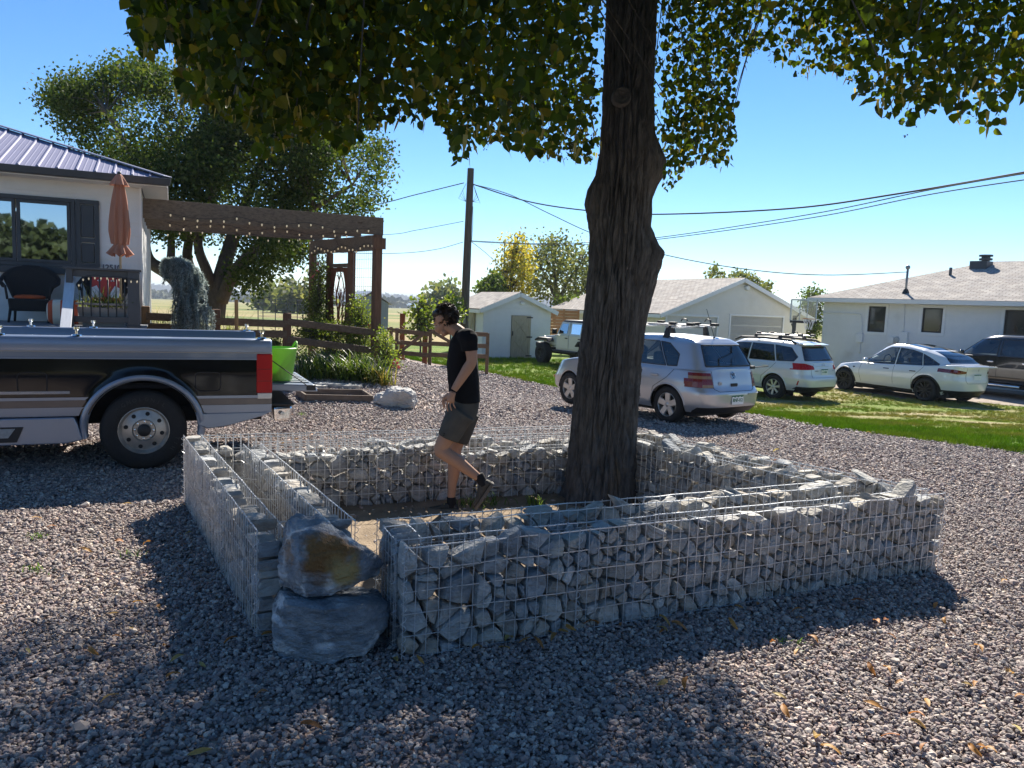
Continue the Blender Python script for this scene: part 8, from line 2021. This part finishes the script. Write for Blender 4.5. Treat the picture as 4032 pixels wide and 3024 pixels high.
for sd in (1, -1):
    mb = MB(); mb.lathe([(WA_R+.03, sd*.55), (WA_R+.03, sd*.93)], 24, (0, 0, WZ), 'Y', 0, PI); mb.build('wheel_well', m_seam, tk, fix=False)
    mb = MB(); mb.lathe([(0, sd*.55), (WA_R+.03, sd*.55)], 24, (0, 0, WZ), 'Y', 0, PI); mb.build('wheel_well', m_seam, tk, fix=False)
    wh = make_wheel(tk, 0, sd*.87, .415, .235, .248, 'holes', sd, M('aged_alloy', (.46, .45, .43), .42, metal=.75, var=.18, scale=9))
    make_wheel(tk, 4.05, sd*.87, .415, .235, .248, 'holes', sd, MATS['aged_alloy'])
    if sd == 1:
        m_raise = M('tyre_lettering', (.045, .045, .045), .6, var=0)
        for txt, a0 in (('LINGLONG', 90), ('H/T', 205)):
            for i, ch in enumerate(txt):
                a = rad(a0+(len(txt)-1)*5.0-i*10.0); r = .328
                Mx = Matrix.Translation((-r*math.cos(a)*-1, .118, r*math.sin(a))) @ Matrix.Rotation(0, 4, 'Z')
                # letters stand upright along the circle, read from the left side of the truck
                ex = Vector((-math.sin(a)*-1, 0, math.cos(a)*-1))*-1; ez = Vector((math.cos(a), 0, math.sin(a))); ny = Vector((0, 1, 0)); ex = ez.cross(ny)
                R = Matrix((ex, ez, ny)).transposed().to_4x4(); R.translation = (r*math.cos(a), .122, r*math.sin(a))
                text_mesh('tyre_letter', ch, .055, m_raise, wh, R, .001)
# cab and nose (mostly out of frame)
mb = MB(); mb.prism([(XB+.04, .60), (3.45, .60), (3.45, 1.25), (XB+.04, 1.25)], -.96, .96); mb.build('cab_lower', m_tblk, tk, bevel=.04)
mb = MB(); mb.hexa([(XB+.04, -.94, 1.252), (3.35, -.94, 1.252), (3.35, .94, 1.252), (XB+.04, .94, 1.252), (XB+.12, -.74, 1.92), (2.75, -.74, 1.92), (2.75, .74, 1.92), (XB+.12, .74, 1.92)]); mb.build('cab', m_tsil, tk, bevel=.05)
for sd in (1, -1):
    P = [(XB+.3, sd*.932, 1.30), (3.05, sd*.932, 1.30), (2.68, sd*.785, 1.80), (XB+.34, sd*.785, 1.80)]
    mb = MB(); mb.add([(a, b_+sd*.012, z) for a, b_, z in P], [(0, 1, 2, 3)]); mb.build('cab_window', m_glassdark, tk)
mb = MB(); mb.add([(3.36, -.82, 1.28), (3.36, .82, 1.28), (2.80, .66, 1.86), (2.80, -.66, 1.86)], [(0, 1, 2, 3)]); mb.build('windscreen', m_glassdark, tk)
mb = MB(); mb.hexa([(3.46, -.95, .60), (4.85, -.92, .60), (4.85, .92, .60), (3.46, .95, .60), (3.46, -.93, 1.26), (4.85, -.88, 1.17), (4.85, .88, 1.17), (3.46, .93, 1.26)]); mb.build('bonnet', m_tblk, tk, bevel=.05)
mb = MB(); mb.box(4.86, 5.02, -.95, .95, .5, .72); mb.build('front_bumper', m_chrome, tk, bevel=.03)
# green tub standing on the tailgate
TM = Matrix.Translation(tk.location) @ tk.rotation_euler.to_matrix().to_4x4()
m_tub = M('lime_plastic', (.30, .62, .10), .4, var=.05, trans=.35)
tb_ = thing('garden_tub', 'lime green flexible garden tub standing on the open tailgate', 'tub', TM @ Vector((XT-.13, .50, .889)))
mb = MB(); mb.lathe([(0, .0), (.145, .0), (.155, .02), (.205, .36), (.212, .375), (.205, .38), (.195, .36), (.148, .025), (0, .02)], 32); mb.build('tub_body', m_tub, tb_, smooth=True, angle=50)
for s in (0, PI):
    mb = MB(); a = Vector((math.cos(GRID+s)*.0, 0, 0)); c_, s_ = math.cos(.5+s), math.sin(.5+s)
    mb.tube([(.20*math.cos(.5+s+q), .20*math.sin(.5+s+q), .37+.075*math.cos(q/.5*PI/2)) for q in np.linspace(-.5, .5, 9)], .012, 6); mb.build('handle', m_tub, tb_, smooth=True)
# ================================================================ walking person
Z4 = lambda x, y, D: at((1550+x*.5425)/S_, (1150+y*.5425)/S_, D)
ZH_ = lambda x, y, D: at((1500+x*.4521)/S_, (800+y*.4521)/S_, D)
DC, DN, DF = 6.66, 6.56, 6.76
pr = thing('person', 'person in black t-shirt and grey shorts stepping through the planter ring, head bowed', 'person', (Z4(420, 1590, DF).x, DC, .0)); PB = Vector(pr.location)
m_skin = M('skin', (.42, .235, .155), .55, var=.06, scale=14, bump=.06, bscale=180, spec=.35)
m_tee = M('black_cotton', (.009, .009, .011), .9, var=.2, scale=6, bump=.35, bscale=16, spec=.2)
m_short = M('grey_shorts', (.085, .080, .072), .9, var=.22, scale=7, bump=.35, bscale=22, spec=.15)
m_hair = M('dark_brown_hair', (.030, .017, .010), .45, var=.3, scale=30, spec=.4)
m_shoe = M('hiking_shoe', (.060, .056, .048), .85, var=.35, scale=24, bump=.4, bscale=60)
m_sock = M('black_sock', (.010, .010, .012), .95, var=.1)
def loft(mb, secs, seg=20):
    """secs: centre, half width along picture, half width in depth, tilt axis"""
    rings = []
    for c, a, b in secs: rings.append([(c.x+a*math.cos(2*PI*k/seg)-PB.x, c.y+b*math.sin(2*PI*k/seg)-PB.y, c.z) for k in range(seg)])
    vs_ = [p for r in rings for p in r]; fs = []
    for r in range(len(rings)-1):
        for k in range(seg): j = (k+1) % seg; fs.append((r*seg+k, r*seg+j, (r+1)*seg+j, (r+1)*seg+k))
    fs.append(tuple(range(seg-1, -1, -1))); fs.append(tuple((len(rings)-1)*seg+k for k in range(seg))); mb.add(vs_, fs)
def limb(mb, pts, rs, seg=14):
    mb.tube(smooth_path([p-PB for p in pts], 5), np.interp(np.linspace(0, len(pts)-1, (len(pts)-1)*5+1), range(len(pts)), rs).tolist(), seg)
def remesh(o, vox, it=4):
    md = o.modifiers.new('skin', 'REMESH'); md.mode = 'VOXEL'; md.voxel_size = vox; md.use_smooth_shade = True
    if it: sm = o.modifiers.new('soft', 'SMOOTH'); sm.factor = .5; sm.iterations = it
    return o
K1 = .5425*DC/F_PX                                   # zoom pixel in metres at the body's distance
# ---- body: one continuous skin
mb = MB()
hc_ = ZH_(562, 990, DC); R45 = Matrix.Rotation(rad(-38), 3, 'Y')
mb.ball(hc_-PB, (.100, .076, .112), 24, 16, Matrix.Rotation(rad(40), 3, 'Y'))            # skull
mb.ball(ZH_(526, 1068, DC)-PB, (.048, .058, .072), 20, 14, Matrix.Rotation(rad(40), 3, 'Y'))   # face
mb.ball(ZH_(548, 1115, DC)-PB, (.046, .048, .034), 18, 12, Matrix.Rotation(rad(35), 3, 'Y'))   # jaw
mb.ball(ZH_(545, 1148, DC)-PB, (.019, .024, .016), 12, 8)                                       # chin
mb.ball(ZH_(474, 1050, DC)-PB, (.014, .048, .014), 12, 8, Matrix.Rotation(rad(40), 3, 'Y'))    # brow
limb(mb, [ZH_(478, 1068, DC), ZH_(484, 1095, DC), ZH_(484, 1108, DC)], [.006, .008, .010], 8)  # nose
mb.ball(ZH_(496, 1108, DC)-PB, (.010, .015, .008), 10, 6)
mb.ball(ZH_(508, 1126, DC)-PB, (.009, .020, .005), 10, 6); mb.ball(ZH_(515, 1135, DC)-PB, (.009, .018, .005), 10, 6)   # lips
for sd in (-1, 1):
    e_ = ZH_(532, 1005, DC)-PB; mb.ball(e_+Vector((.0, sd*.080, 0)), (.018, .010, .032), 12, 8, Matrix.Rotation(rad(25), 3, 'Y'))
limb(mb, [ZH_(575, 1060, DC), ZH_(620, 1085, DC), ZH_(665, 1115, DC), Z4(505, 330, DC)], [.058, .056, .062, .075])    # neck
loft(mb, [(Z4(512, 830, DC), .085, .13), (Z4(520, 700, DC), .105, .15), (Z4(510, 560, DC), .105, .155), (Z4(505, 430, DC), .11, .17), (Z4(510, 350, DC), .085, .17), (Z4(515, 315, DC), .05, .10)])
def arm(sh, el, wr, D0, D1, D2):
    limb(mb, [Z4(sh[0]-25, sh[1], (D0+DC)/2), Z4(*sh, D0), Z4((sh[0]+el[0])/2+6, (sh[1]+el[1])/2, (D0+D1)/2), Z4(*el, D1), Z4(el[0]*.72+wr[0]*.28+4, el[1]*.72+wr[1]*.28, D1), Z4(*wr, D2)], [.06, .060, .052, .044, .047, .028])
arm((545, 335), (566, 500), (437, 712), 6.46, 6.43, 6.42)
def hand(wr, D, flip=1):
    w0 = Z4(*wr, D); k_ = Z4(wr[0]-28, wr[1]+72, D)
    limb(mb, [w0, w0.lerp(k_, .4), k_], [.026, .030, .026])
    mb.ball(w0.lerp(k_, .62)-PB, (.036, .017, .040), 14, 10)
    tips = [((wr[0]-68, wr[1]+92), (wr[0]-66, wr[1]+128)), ((wr[0]-46, wr[1]+100), (wr[0]-38, wr[1]+142)), ((wr[0]-22, wr[1]+100), (wr[0]-10, wr[1]+138)), ((wr[0]+2, wr[1]+92), (wr[0]+18, wr[1]+120))]
    for i, (a, b) in enumerate(tips):
        r0 = Z4(wr[0]-54+20*i, wr[1]+58, D-.012+.008*i); limb(mb, [r0, Z4(*a, D-.02+.012*i), Z4(*b, D-.005+.012*i)], [.0082, .0078, .0065], 8)
    limb(mb, [Z4(wr[0]-34, wr[1]+22, D+.01), Z4(wr[0]-72, wr[1]+58, D+.015), Z4(wr[0]-70, wr[1]+98, D+.012)], [.014, .012, .009], 8)
hand((432, 724), 6.42)
arm((530, 345), (545, 510), (440, 700), 6.86, 6.90, 6.90); hand((436, 712), 6.90)
# legs
limb(mb, [Z4(492, 895, DN), Z4(430, 990, DN-.02), Z4(345, 1130, DN-.03), Z4(372, 1170, DN-.03), Z4(455, 1225, DN-.02), Z4(540, 1290, DN-.01), Z4(612, 1345, DN)], [.085, .085, .062, .062, .060, .048, .036])
mb.ball(Z4(332, 1140, DN-.03)-PB, (.045, .05, .05), 12, 8)
limb(mb, [Z4(510, 900, DF), Z4(490, 990, DF), Z4(448, 1130, DF), Z4(442, 1200, DF), Z4(438, 1300, DF), Z4(425, 1400, DF), Z4(418, 1490, DF)], [.085, .082, .060, .058, .056, .040, .035])
mb.ball(Z4(432, 1235, DF)-PB, (.05, .052, .085), 12, 8)
remesh(mb.build('body', m_skin, pr, fix=False), .0052, 2)
# ---- clothes
mb = MB()
loft(mb, [(Z4(530, 795, DC), .122, .172), (Z4(512, 720, DC), .134, .172), (Z4(503, 620, DC), .136, .172), (Z4(500, 520, DC), .134, .180), (Z4(500, 430, DC), .128, .192), (Z4(502, 360, DC), .112, .194), (Z4(507, 315, DC), .082, .155), (Z4(500, 278, DC), .060, .085)], 28)
for sg, D0 in ((0, 6.455), (0, 6.865)):
    limb(mb, [Z4(520, 335, (D0+DC)/2), Z4(546, 335, D0), Z4(552, 380, D0-.005), Z4(556, 428, D0-.008)], [.085, .078, .071, .069], 18)
o = mb.build('t_shirt', m_tee, pr, fix=False); remesh(o, .009, 3)
tx = bpy.data.textures.new('folds', 'CLOUDS'); tx.noise_scale = .16
md = o.modifiers.new('folds', 'DISPLACE'); md.texture = tx; md.strength = .022; md.mid_level = .5
mb = MB()
loft(mb, [(Z4(525, 765, DC), .110, .158), (Z4(508, 820, DC), .134, .172), (Z4(490, 880, DC), .140, .180), (Z4(478, 940, DC), .125, .170)], 24)
limb(mb, [Z4(500, 870, DN-.01), Z4(440, 960, DN-.02), Z4(395, 1062, DN-.03)], [.122, .112, .098], 18)
limb(mb, [Z4(535, 870, DF), Z4(500, 970, DF), Z4(462, 1080, DF)], [.115, .108, .098], 18)
o = mb.build('shorts', m_short, pr, fix=False); remesh(o, .009, 3)
md = o.modifiers.new('folds', 'DISPLACE'); md.texture = tx; md.strength = .016; md.mid_level = .5
text_mesh('leg_print', 'Z', .035, m_sock, o, Matrix.Translation(Z4(365, 1035, DN-.145)-PB) @ Matrix.Rotation(PI/2, 4, 'X'), .001)
# ---- shoes and socks
def shoe(ank, heel, toe, D, sole_dir, col=m_shoe):
    """ank, heel, toe are zoom pixels"""
    A, H_, T = Z4(*ank, D), Z4(*heel, D), Z4(*toe, D); mb = MB(); ax_ = (T-H_).normalized(); L_f = (T-H_).length; up = (A-H_)-ax_*(A-H_).dot(ax_); up.normalize(); sd = ax_.cross(up)
    rings = []; n = 18
    prof = [(-.02, .030, .05), (.06, .040, .085), (.2, .042, .098), (.35, .041, .092), (.5, .045, .068), (.65, .049, .052), (.8, .047, .044), (.93, .036, .036), (1.0, .018, .024)]
    for t, hw_, ht in prof:
        c = H_+ax_*(L_f*t); rings.append([c+sd*hw_*math.copysign(abs(math.cos(2*PI*k/n))**.7, math.cos(2*PI*k/n))+up*(ht*.5+ht*.5*math.copysign(abs(math.sin(2*PI*k/n))**.8, math.sin(2*PI*k/n)))-PB for k in range(n)])
    vs_ = [p for r in rings for p in r]; fs = [(r*n+k, r*n+(k+1) % n, (r+1)*n+(k+1) % n, (r+1)*n+k) for r in range(len(rings)-1) for k in range(n)]+[tuple(range(n-1, -1, -1)), tuple((len(rings)-1)*n+k for k in range(n))]
    mb.add([tuple(v) for v in vs_], fs); so = mb.build('shoe', col, pr, smooth=True, sub=1)
    mb = MB(); rings = []
    for t, hw_, ht in prof:
        c = H_+ax_*(L_f*t)
        rings.append([c+sd*(hw_+.005)-up*.018-PB, c+sd*(hw_+.006)+up*.010-PB, c-sd*(hw_+.006)+up*.010-PB, c-sd*(hw_+.005)-up*.018-PB])
    vs_ = [p for r in rings for p in r]; m_ = 4; fs = [(r*m_+k, r*m_+(k+1) % m_, (r+1)*m_+(k+1) % m_, (r+1)*m_+k) for r in range(len(rings)-1) for k in range(m_)]+[(3, 2, 1, 0), tuple((len(rings)-1)*m_+k for k in range(m_))]
    mb.add([tuple(v) for v in vs_], fs); mb.build('sole', M('shoe_sole', (.11, .10, .09), .9, var=.2), so, bevel=.006)
    mb = MB()
    for k in range(4):
        t = .36+.07*k; c = H_+ax_*(L_f*t)+up*(.095-.008*k-.022*k*.6); mb.tube([c-sd*.028-PB, c+up*.008-PB, c+sd*.028-PB], .004, 5)
    mb.build('laces', M('lace', (.35, .28, .12), .8), so)
    mb = MB(); B2 = H_+ax_*(L_f*.2)+up*.05; limb(mb, [B2, A.lerp(B2, .5), A+(A-B2)*.22], [.046, .043, .041], 16); mb.build('sock', m_sock, pr, smooth=True)
shoe((418, 1500), (468, 1600), (232, 1592), DF, 0)
shoe((622, 1338), (715, 1385), (590, 1570), DN, 0)
# ---- hair
rr = np.random.default_rng(77); mb = MB(); hb0 = ZH_(566, 978, DC)-PB; Rh = Matrix.Rotation(rad(40), 3, 'Y')
mb.ball(hb0, (.104, .082, .110), 24, 16, Rh)
fr0 = len(mb.f)
keep = []
for f in mb.f:
    c = sum((Vector(mb.v[i]) for i in f), Vector())/len(f)-hb0; q = Rh.inverted() @ c
    if q.z > -.018-(.075 if q.x > .01 else -.028*(q.x < -.05)): keep.append(f)
mb.f = keep
mb.ball(ZH_(480, 1000, DC)-PB, (.015, .046, .026), 16, 10, Matrix.Rotation(rad(20), 3, 'Y')); mb.ball(ZH_(500, 965, DC)-PB, (.055, .068, .045), 16, 10)
for i, v in enumerate(mb.v):
    d = (Vector(v)-hb0).normalized(); mb.v[i] = tuple(Vector(v)+d*.012*mnoise.noise(Vector(v)*22))
hr = mb.build('hair', m_hair, pr, smooth=True, fix=False); md = hr.modifiers.new('t', 'SOLIDIFY'); md.thickness = .01
P = []; Dd2 = []; S3 = []
for k in range(2600):
    d = Vector(rr.normal(size=3)).normalized(); q = Vector((d.x*.104, d.y*.082, d.z*.110))
    if q.z < -.012-(.075 if q.x > .01 else -.02*(q.x < -.05)): continue
    p = hb0+Rh @ q; dn = (Rh @ d); tang = Vector((-.75, rr.normal()*.5, -.25))+Vector(rr.normal(0, .35, 3)) if q.x < .03 else Vector((.45, rr.normal()*.4, -.8))+Vector(rr.normal(0, .3, 3))
    tang = (tang-dn*tang.dot(dn)*.75).normalized()+dn*.16; P.append(list(p)); Dd2.append(list(tang)); S3.append(rr.uniform(.022, .042))
for k in range(500):
    d = Vector(rr.normal(size=3)).normalized(); p = ZH_(480, 1000, DC)-PB+Vector((d.x*.015, d.y*.046, d.z*.026)); P.append(list(p)); Dd2.append([-.35+rr.normal(0, .3), rr.normal(0, .3), -.8]); S3.append(rr.uniform(.014, .026))
leaves('hair_strands', np.array(P), np.array(S3), M('loose_hair', (.035, .019, .010), .4, var=.3, spec=.5, trans=.25), hr, 'blade', rot_to(np.array(Dd2), rr), aspect=.16)['kind'] = 'stuff'  # slightly lighter, translucent brown for the loose strands
mb = MB()
for sd in (-1, 1):
    p = ZH_(474, 1062, DC)-PB; mb.ball(p+Vector((.012, sd*.028, -.004)), (.008, .012, .003), 8, 6, Matrix.Rotation(rad(45), 3, 'Y'))
mb.build('eyebrows', m_hair, pr, smooth=True, fix=False)
# ================================================================ small things on the gravel
m_dry = M('dry_leaf', (.95, .95, .95), .6, var=.25, scale=14, palette=[(.50, .20, .05), (.62, .30, .07), (.70, .42, .12), (.45, .16, .05), (.62, .50, .16)], trans=.35)
dm = []
for a in range(4):
    n = 7; V = []; Fs = []
    for i in range(n):
        t = i/(n-1); wd = .16*math.sin(PI*min(1, t*.96+.03))**.8; cz = (.10+.06*a)*math.sin(PI*t)+.10*a*t*t; bend = .10*math.sin(2.2*t*(1+a*.3))
        V += [(t-.5, bend-wd, cz+.05+.03*a), (t-.5, bend, cz), (t-.5, bend+wd, cz+.04)]
    for i in range(n-1): Fs += [(3*i, 3*i+3, 3*i+4, 3*i+1), (3*i+1, 3*i+4, 3*i+5, 3*i+2)]
    me = bpy.data.meshes.new('fallen_leaf'); me.from_pydata(V, [], Fs); me.materials.append(m_dry); me.polygons.foreach_set('use_smooth', [True]*len(me.polygons)); dm.append(me)
LZ = [(x*.6774, 1900+y*.6774) for x, y in ((930, 755), (760, 885), (680, 940), (545, 1043), (165, 1010), (640, 1300), (1345, 965), (1015, 1170), (1180, 1095), (1030, 1065), (500, 428), (690, 380), (215, 228), (740, 148), (1095, 322), (855, 390), (660, 790), (800, 735), (1525, 1280), (1810, 1490), (1160, 1615), (300, 285), (1560, 930), (960, 1000))]
LZ += [(2500+x*.6926, 2300+y*.6926) for x, y in ((150, 295), (150, 600), (290, 605), (550, 265), (930, 220), (920, 180), (1010, 345), (780, 375), (920, 415), (1370, 250), (1420, 240), (1760, 245), (1710, 150), (1265, 125), (1340, 525), (1430, 530), (1350, 730), (860, 770), (1600, 790), (1600, 850), (1665, 710), (1880, 605), (1930, 612), (2120, 555), (2170, 860), (1960, 975), (2010, 1000), (1930, 1010), (1450, 900), (1640, 970), (1110, 1000), (1020, 930), (820, 670), (1500, 590), (1455, 330), (1950, 405), (690, 140), (590, 160), (2190, 690), (2090, 15))]
LZ += [(1400+x*.5877, 1900+y*.5877) for x, y in ((1290, 1045), (1390, 1040), (1330, 1080), (1440, 1030), (1130, 1095), (1220, 1120), (1020, 1100), (820, 1165), (990, 1150), (280, 1225), (430, 1240), (1570, 1000), (1780, 985), (2050, 1028), (2060, 972), (2160, 1020))]
rr_ = random.Random(9)
for _ in range(46): LZ.append((rr_.uniform(1100, 4000), rr_.uniform(1620, 1900)))
k = 0
for px, py in LZ:
    d = gh(px/S_, py/S_)
    if A_.y-.6 < d.y and in_poly(np.array([d.x]), np.array([d.y]), [A_, B_, C_, D_, L_])[0]: continue
    if not in_poly(np.array([d.x]), np.array([d.y]), gpoly)[0]: continue
    o = bpy.data.objects.new('fallen_leaf', dm[k % 4]); link(o); s = rr_.uniform(.055, .095); o.scale = (s, s, s); o.location = d+Vector((0, 0, .028)); o.rotation_euler = (rr_.uniform(-.35, .35), rr_.uniform(-.35, .35), rr_.uniform(0, 6.28)); k += 1
    tag(o, 'curled dry orange leaf lying on the gravel', 'leaf', 'dry leaves scattered on the gravel')
m_weed = M('weed_green', (.95, .95, .95), .5, palette=[(.06, .12, .02), (.12, .22, .03), (.22, .34, .05)], attr='lv', trans=.45)
for q, (px, py, lab) in enumerate(((530, 2190, 'small green weed in the gravel left of the planter shadow'), (145, 2255, 'spreading green weed in the sunlit gravel near the pickup shadow'), (3120, 2540, 'thin green weed at the edge of the planter shadow'), (1190, 1635, 'bright green weed tuft in the gravel behind the pickup bumper'), (150, 2120, 'pale weed patch in sunlit gravel behind the orange leaves'))):
    p = gh(px/S_, py/S_); straps('weed', lab, 'weed', p, 22, .065, 1.2, .008, m_weed, 90+q, rad_xy=(.05, .04), nseg=3)
for q, (x, y, lab) in enumerate(((1010, 1094, 'tuft of green grass beside the front shoe inside the planter'), (1055, 1090, 'sunlit grass tuft on the soil near the trunk'), (1150, 1090, 'low grass tuft at the foot of the trunk'))):
    p = atz(x, y, .022); straps('grass_tuft', lab, 'grass', p, 34, .15, .9, .008, m_weed, 120+q, rad_xy=(.07, .05), nseg=4)
# low timber frame beside the pickup tail
ZF = lambda X, Y: gh((900+X*.384)/S_, (1350+Y*.384)/S_)
a, b_, c_, d_ = ZF(790, 606), ZF(1470, 618), ZF(1372, 552), ZF(700, 545); fr_ = thing('raised_bed', 'low empty timber bed frame on the gravel behind the open tailgate', 'raised bed', (a+c_)/2); FO = Vector(fr_.location)
for p, q in ((a, b_), (b_, c_), (c_, d_), (d_, a)):
    mb = MB(); mb.bar(p-FO+Vector((0, 0, .055)), q-FO+Vector((0, 0, .055)), .035, .135); mb.build('board', M('grey_board', (.17, .13, .10), .9, var=.3, scale=5, stretch=(.6, 4, 4)), fr_, bevel=.004)
mb = MB(); mb.add([tuple(p-FO+Vector((0, 0, .012))) for p in (a, b_, c_, d_)], [(0, 1, 2, 3)]); mb.build('leaf_litter', M('leaf_litter', (.20, .12, .06), .95, var=.5, scale=14, bump=.8), fr_)
# ================================================================ trees behind the viewer (seen mirrored in the paint and the window)
m_back = M('back_leaf', (.95, .95, .95), .6, palette=[(.03, .045, .015), (.06, .08, .02), (.09, .11, .03)], attr='lv', trans=.3)
for q, (x, y, r, h, lab) in enumerate(((-9, -12.5, 4.0, 4.8, 'broad tree behind the viewer facing the house window'), (-1.5, -14, 4.6, 5.0, 'wide tree behind the viewer facing the pickup'), (6.5, -13, 4.2, 5.2, 'rounded tree behind the viewer facing the planter corner'), (14, -14, 4.5, 5.5, 'spreading tree behind the viewer facing the right drive'))):
    rr = np.random.default_rng(200+q); n = 5200; v = rr.normal(size=(n, 3)); v /= np.linalg.norm(v, axis=1)[:, None]; v *= (rr.random(n)**.4)[:, None]; P = v*np.array([r, r*.8, h*.5])+np.array([0, 0, h*.52]); P = P[P[:, 2] > .3]
    t_ = thing('garden_tree', lab, 'tree', (x, y, float(gz(x, y)))); leaves('crown', P, rr.uniform(.3, .6, len(P)), m_back, t_, 'oval', rng=rr, aspect=1.4)['kind'] = 'stuff'
    mb = MB(); mb.tube([(0, 0, -.2), (.1, 0, h*.3), (0, .1, h*.6)], [.28, .22, .1], 8); mb.build('trunk', m_bark, t_, smooth=True)
# ================================================================ air
hz = bpy.data.materials.new('hazy_air'); hz.use_nodes = True; nt = hz.node_tree; nt.nodes.clear(); out = _n(nt, 'ShaderNodeOutputMaterial'); pv = _n(nt, 'ShaderNodeVolumePrincipled')
pv.inputs['Color'].default_value = (.80, .88, 1.0, 1); pv.inputs['Density'].default_value = .00030; pv.inputs['Anisotropy'].default_value = .0; nt.links.new(pv.outputs[0], out.inputs['Volume'])
mb = MB(); mb.box(-6300, 6300, -500, 6300, float(gz(0, 5000))-1.2, 42); o = mb.build('haze', hz); tag(o, 'thin bluish haze over the meadow and the lake', 'haze', kind='stuff')
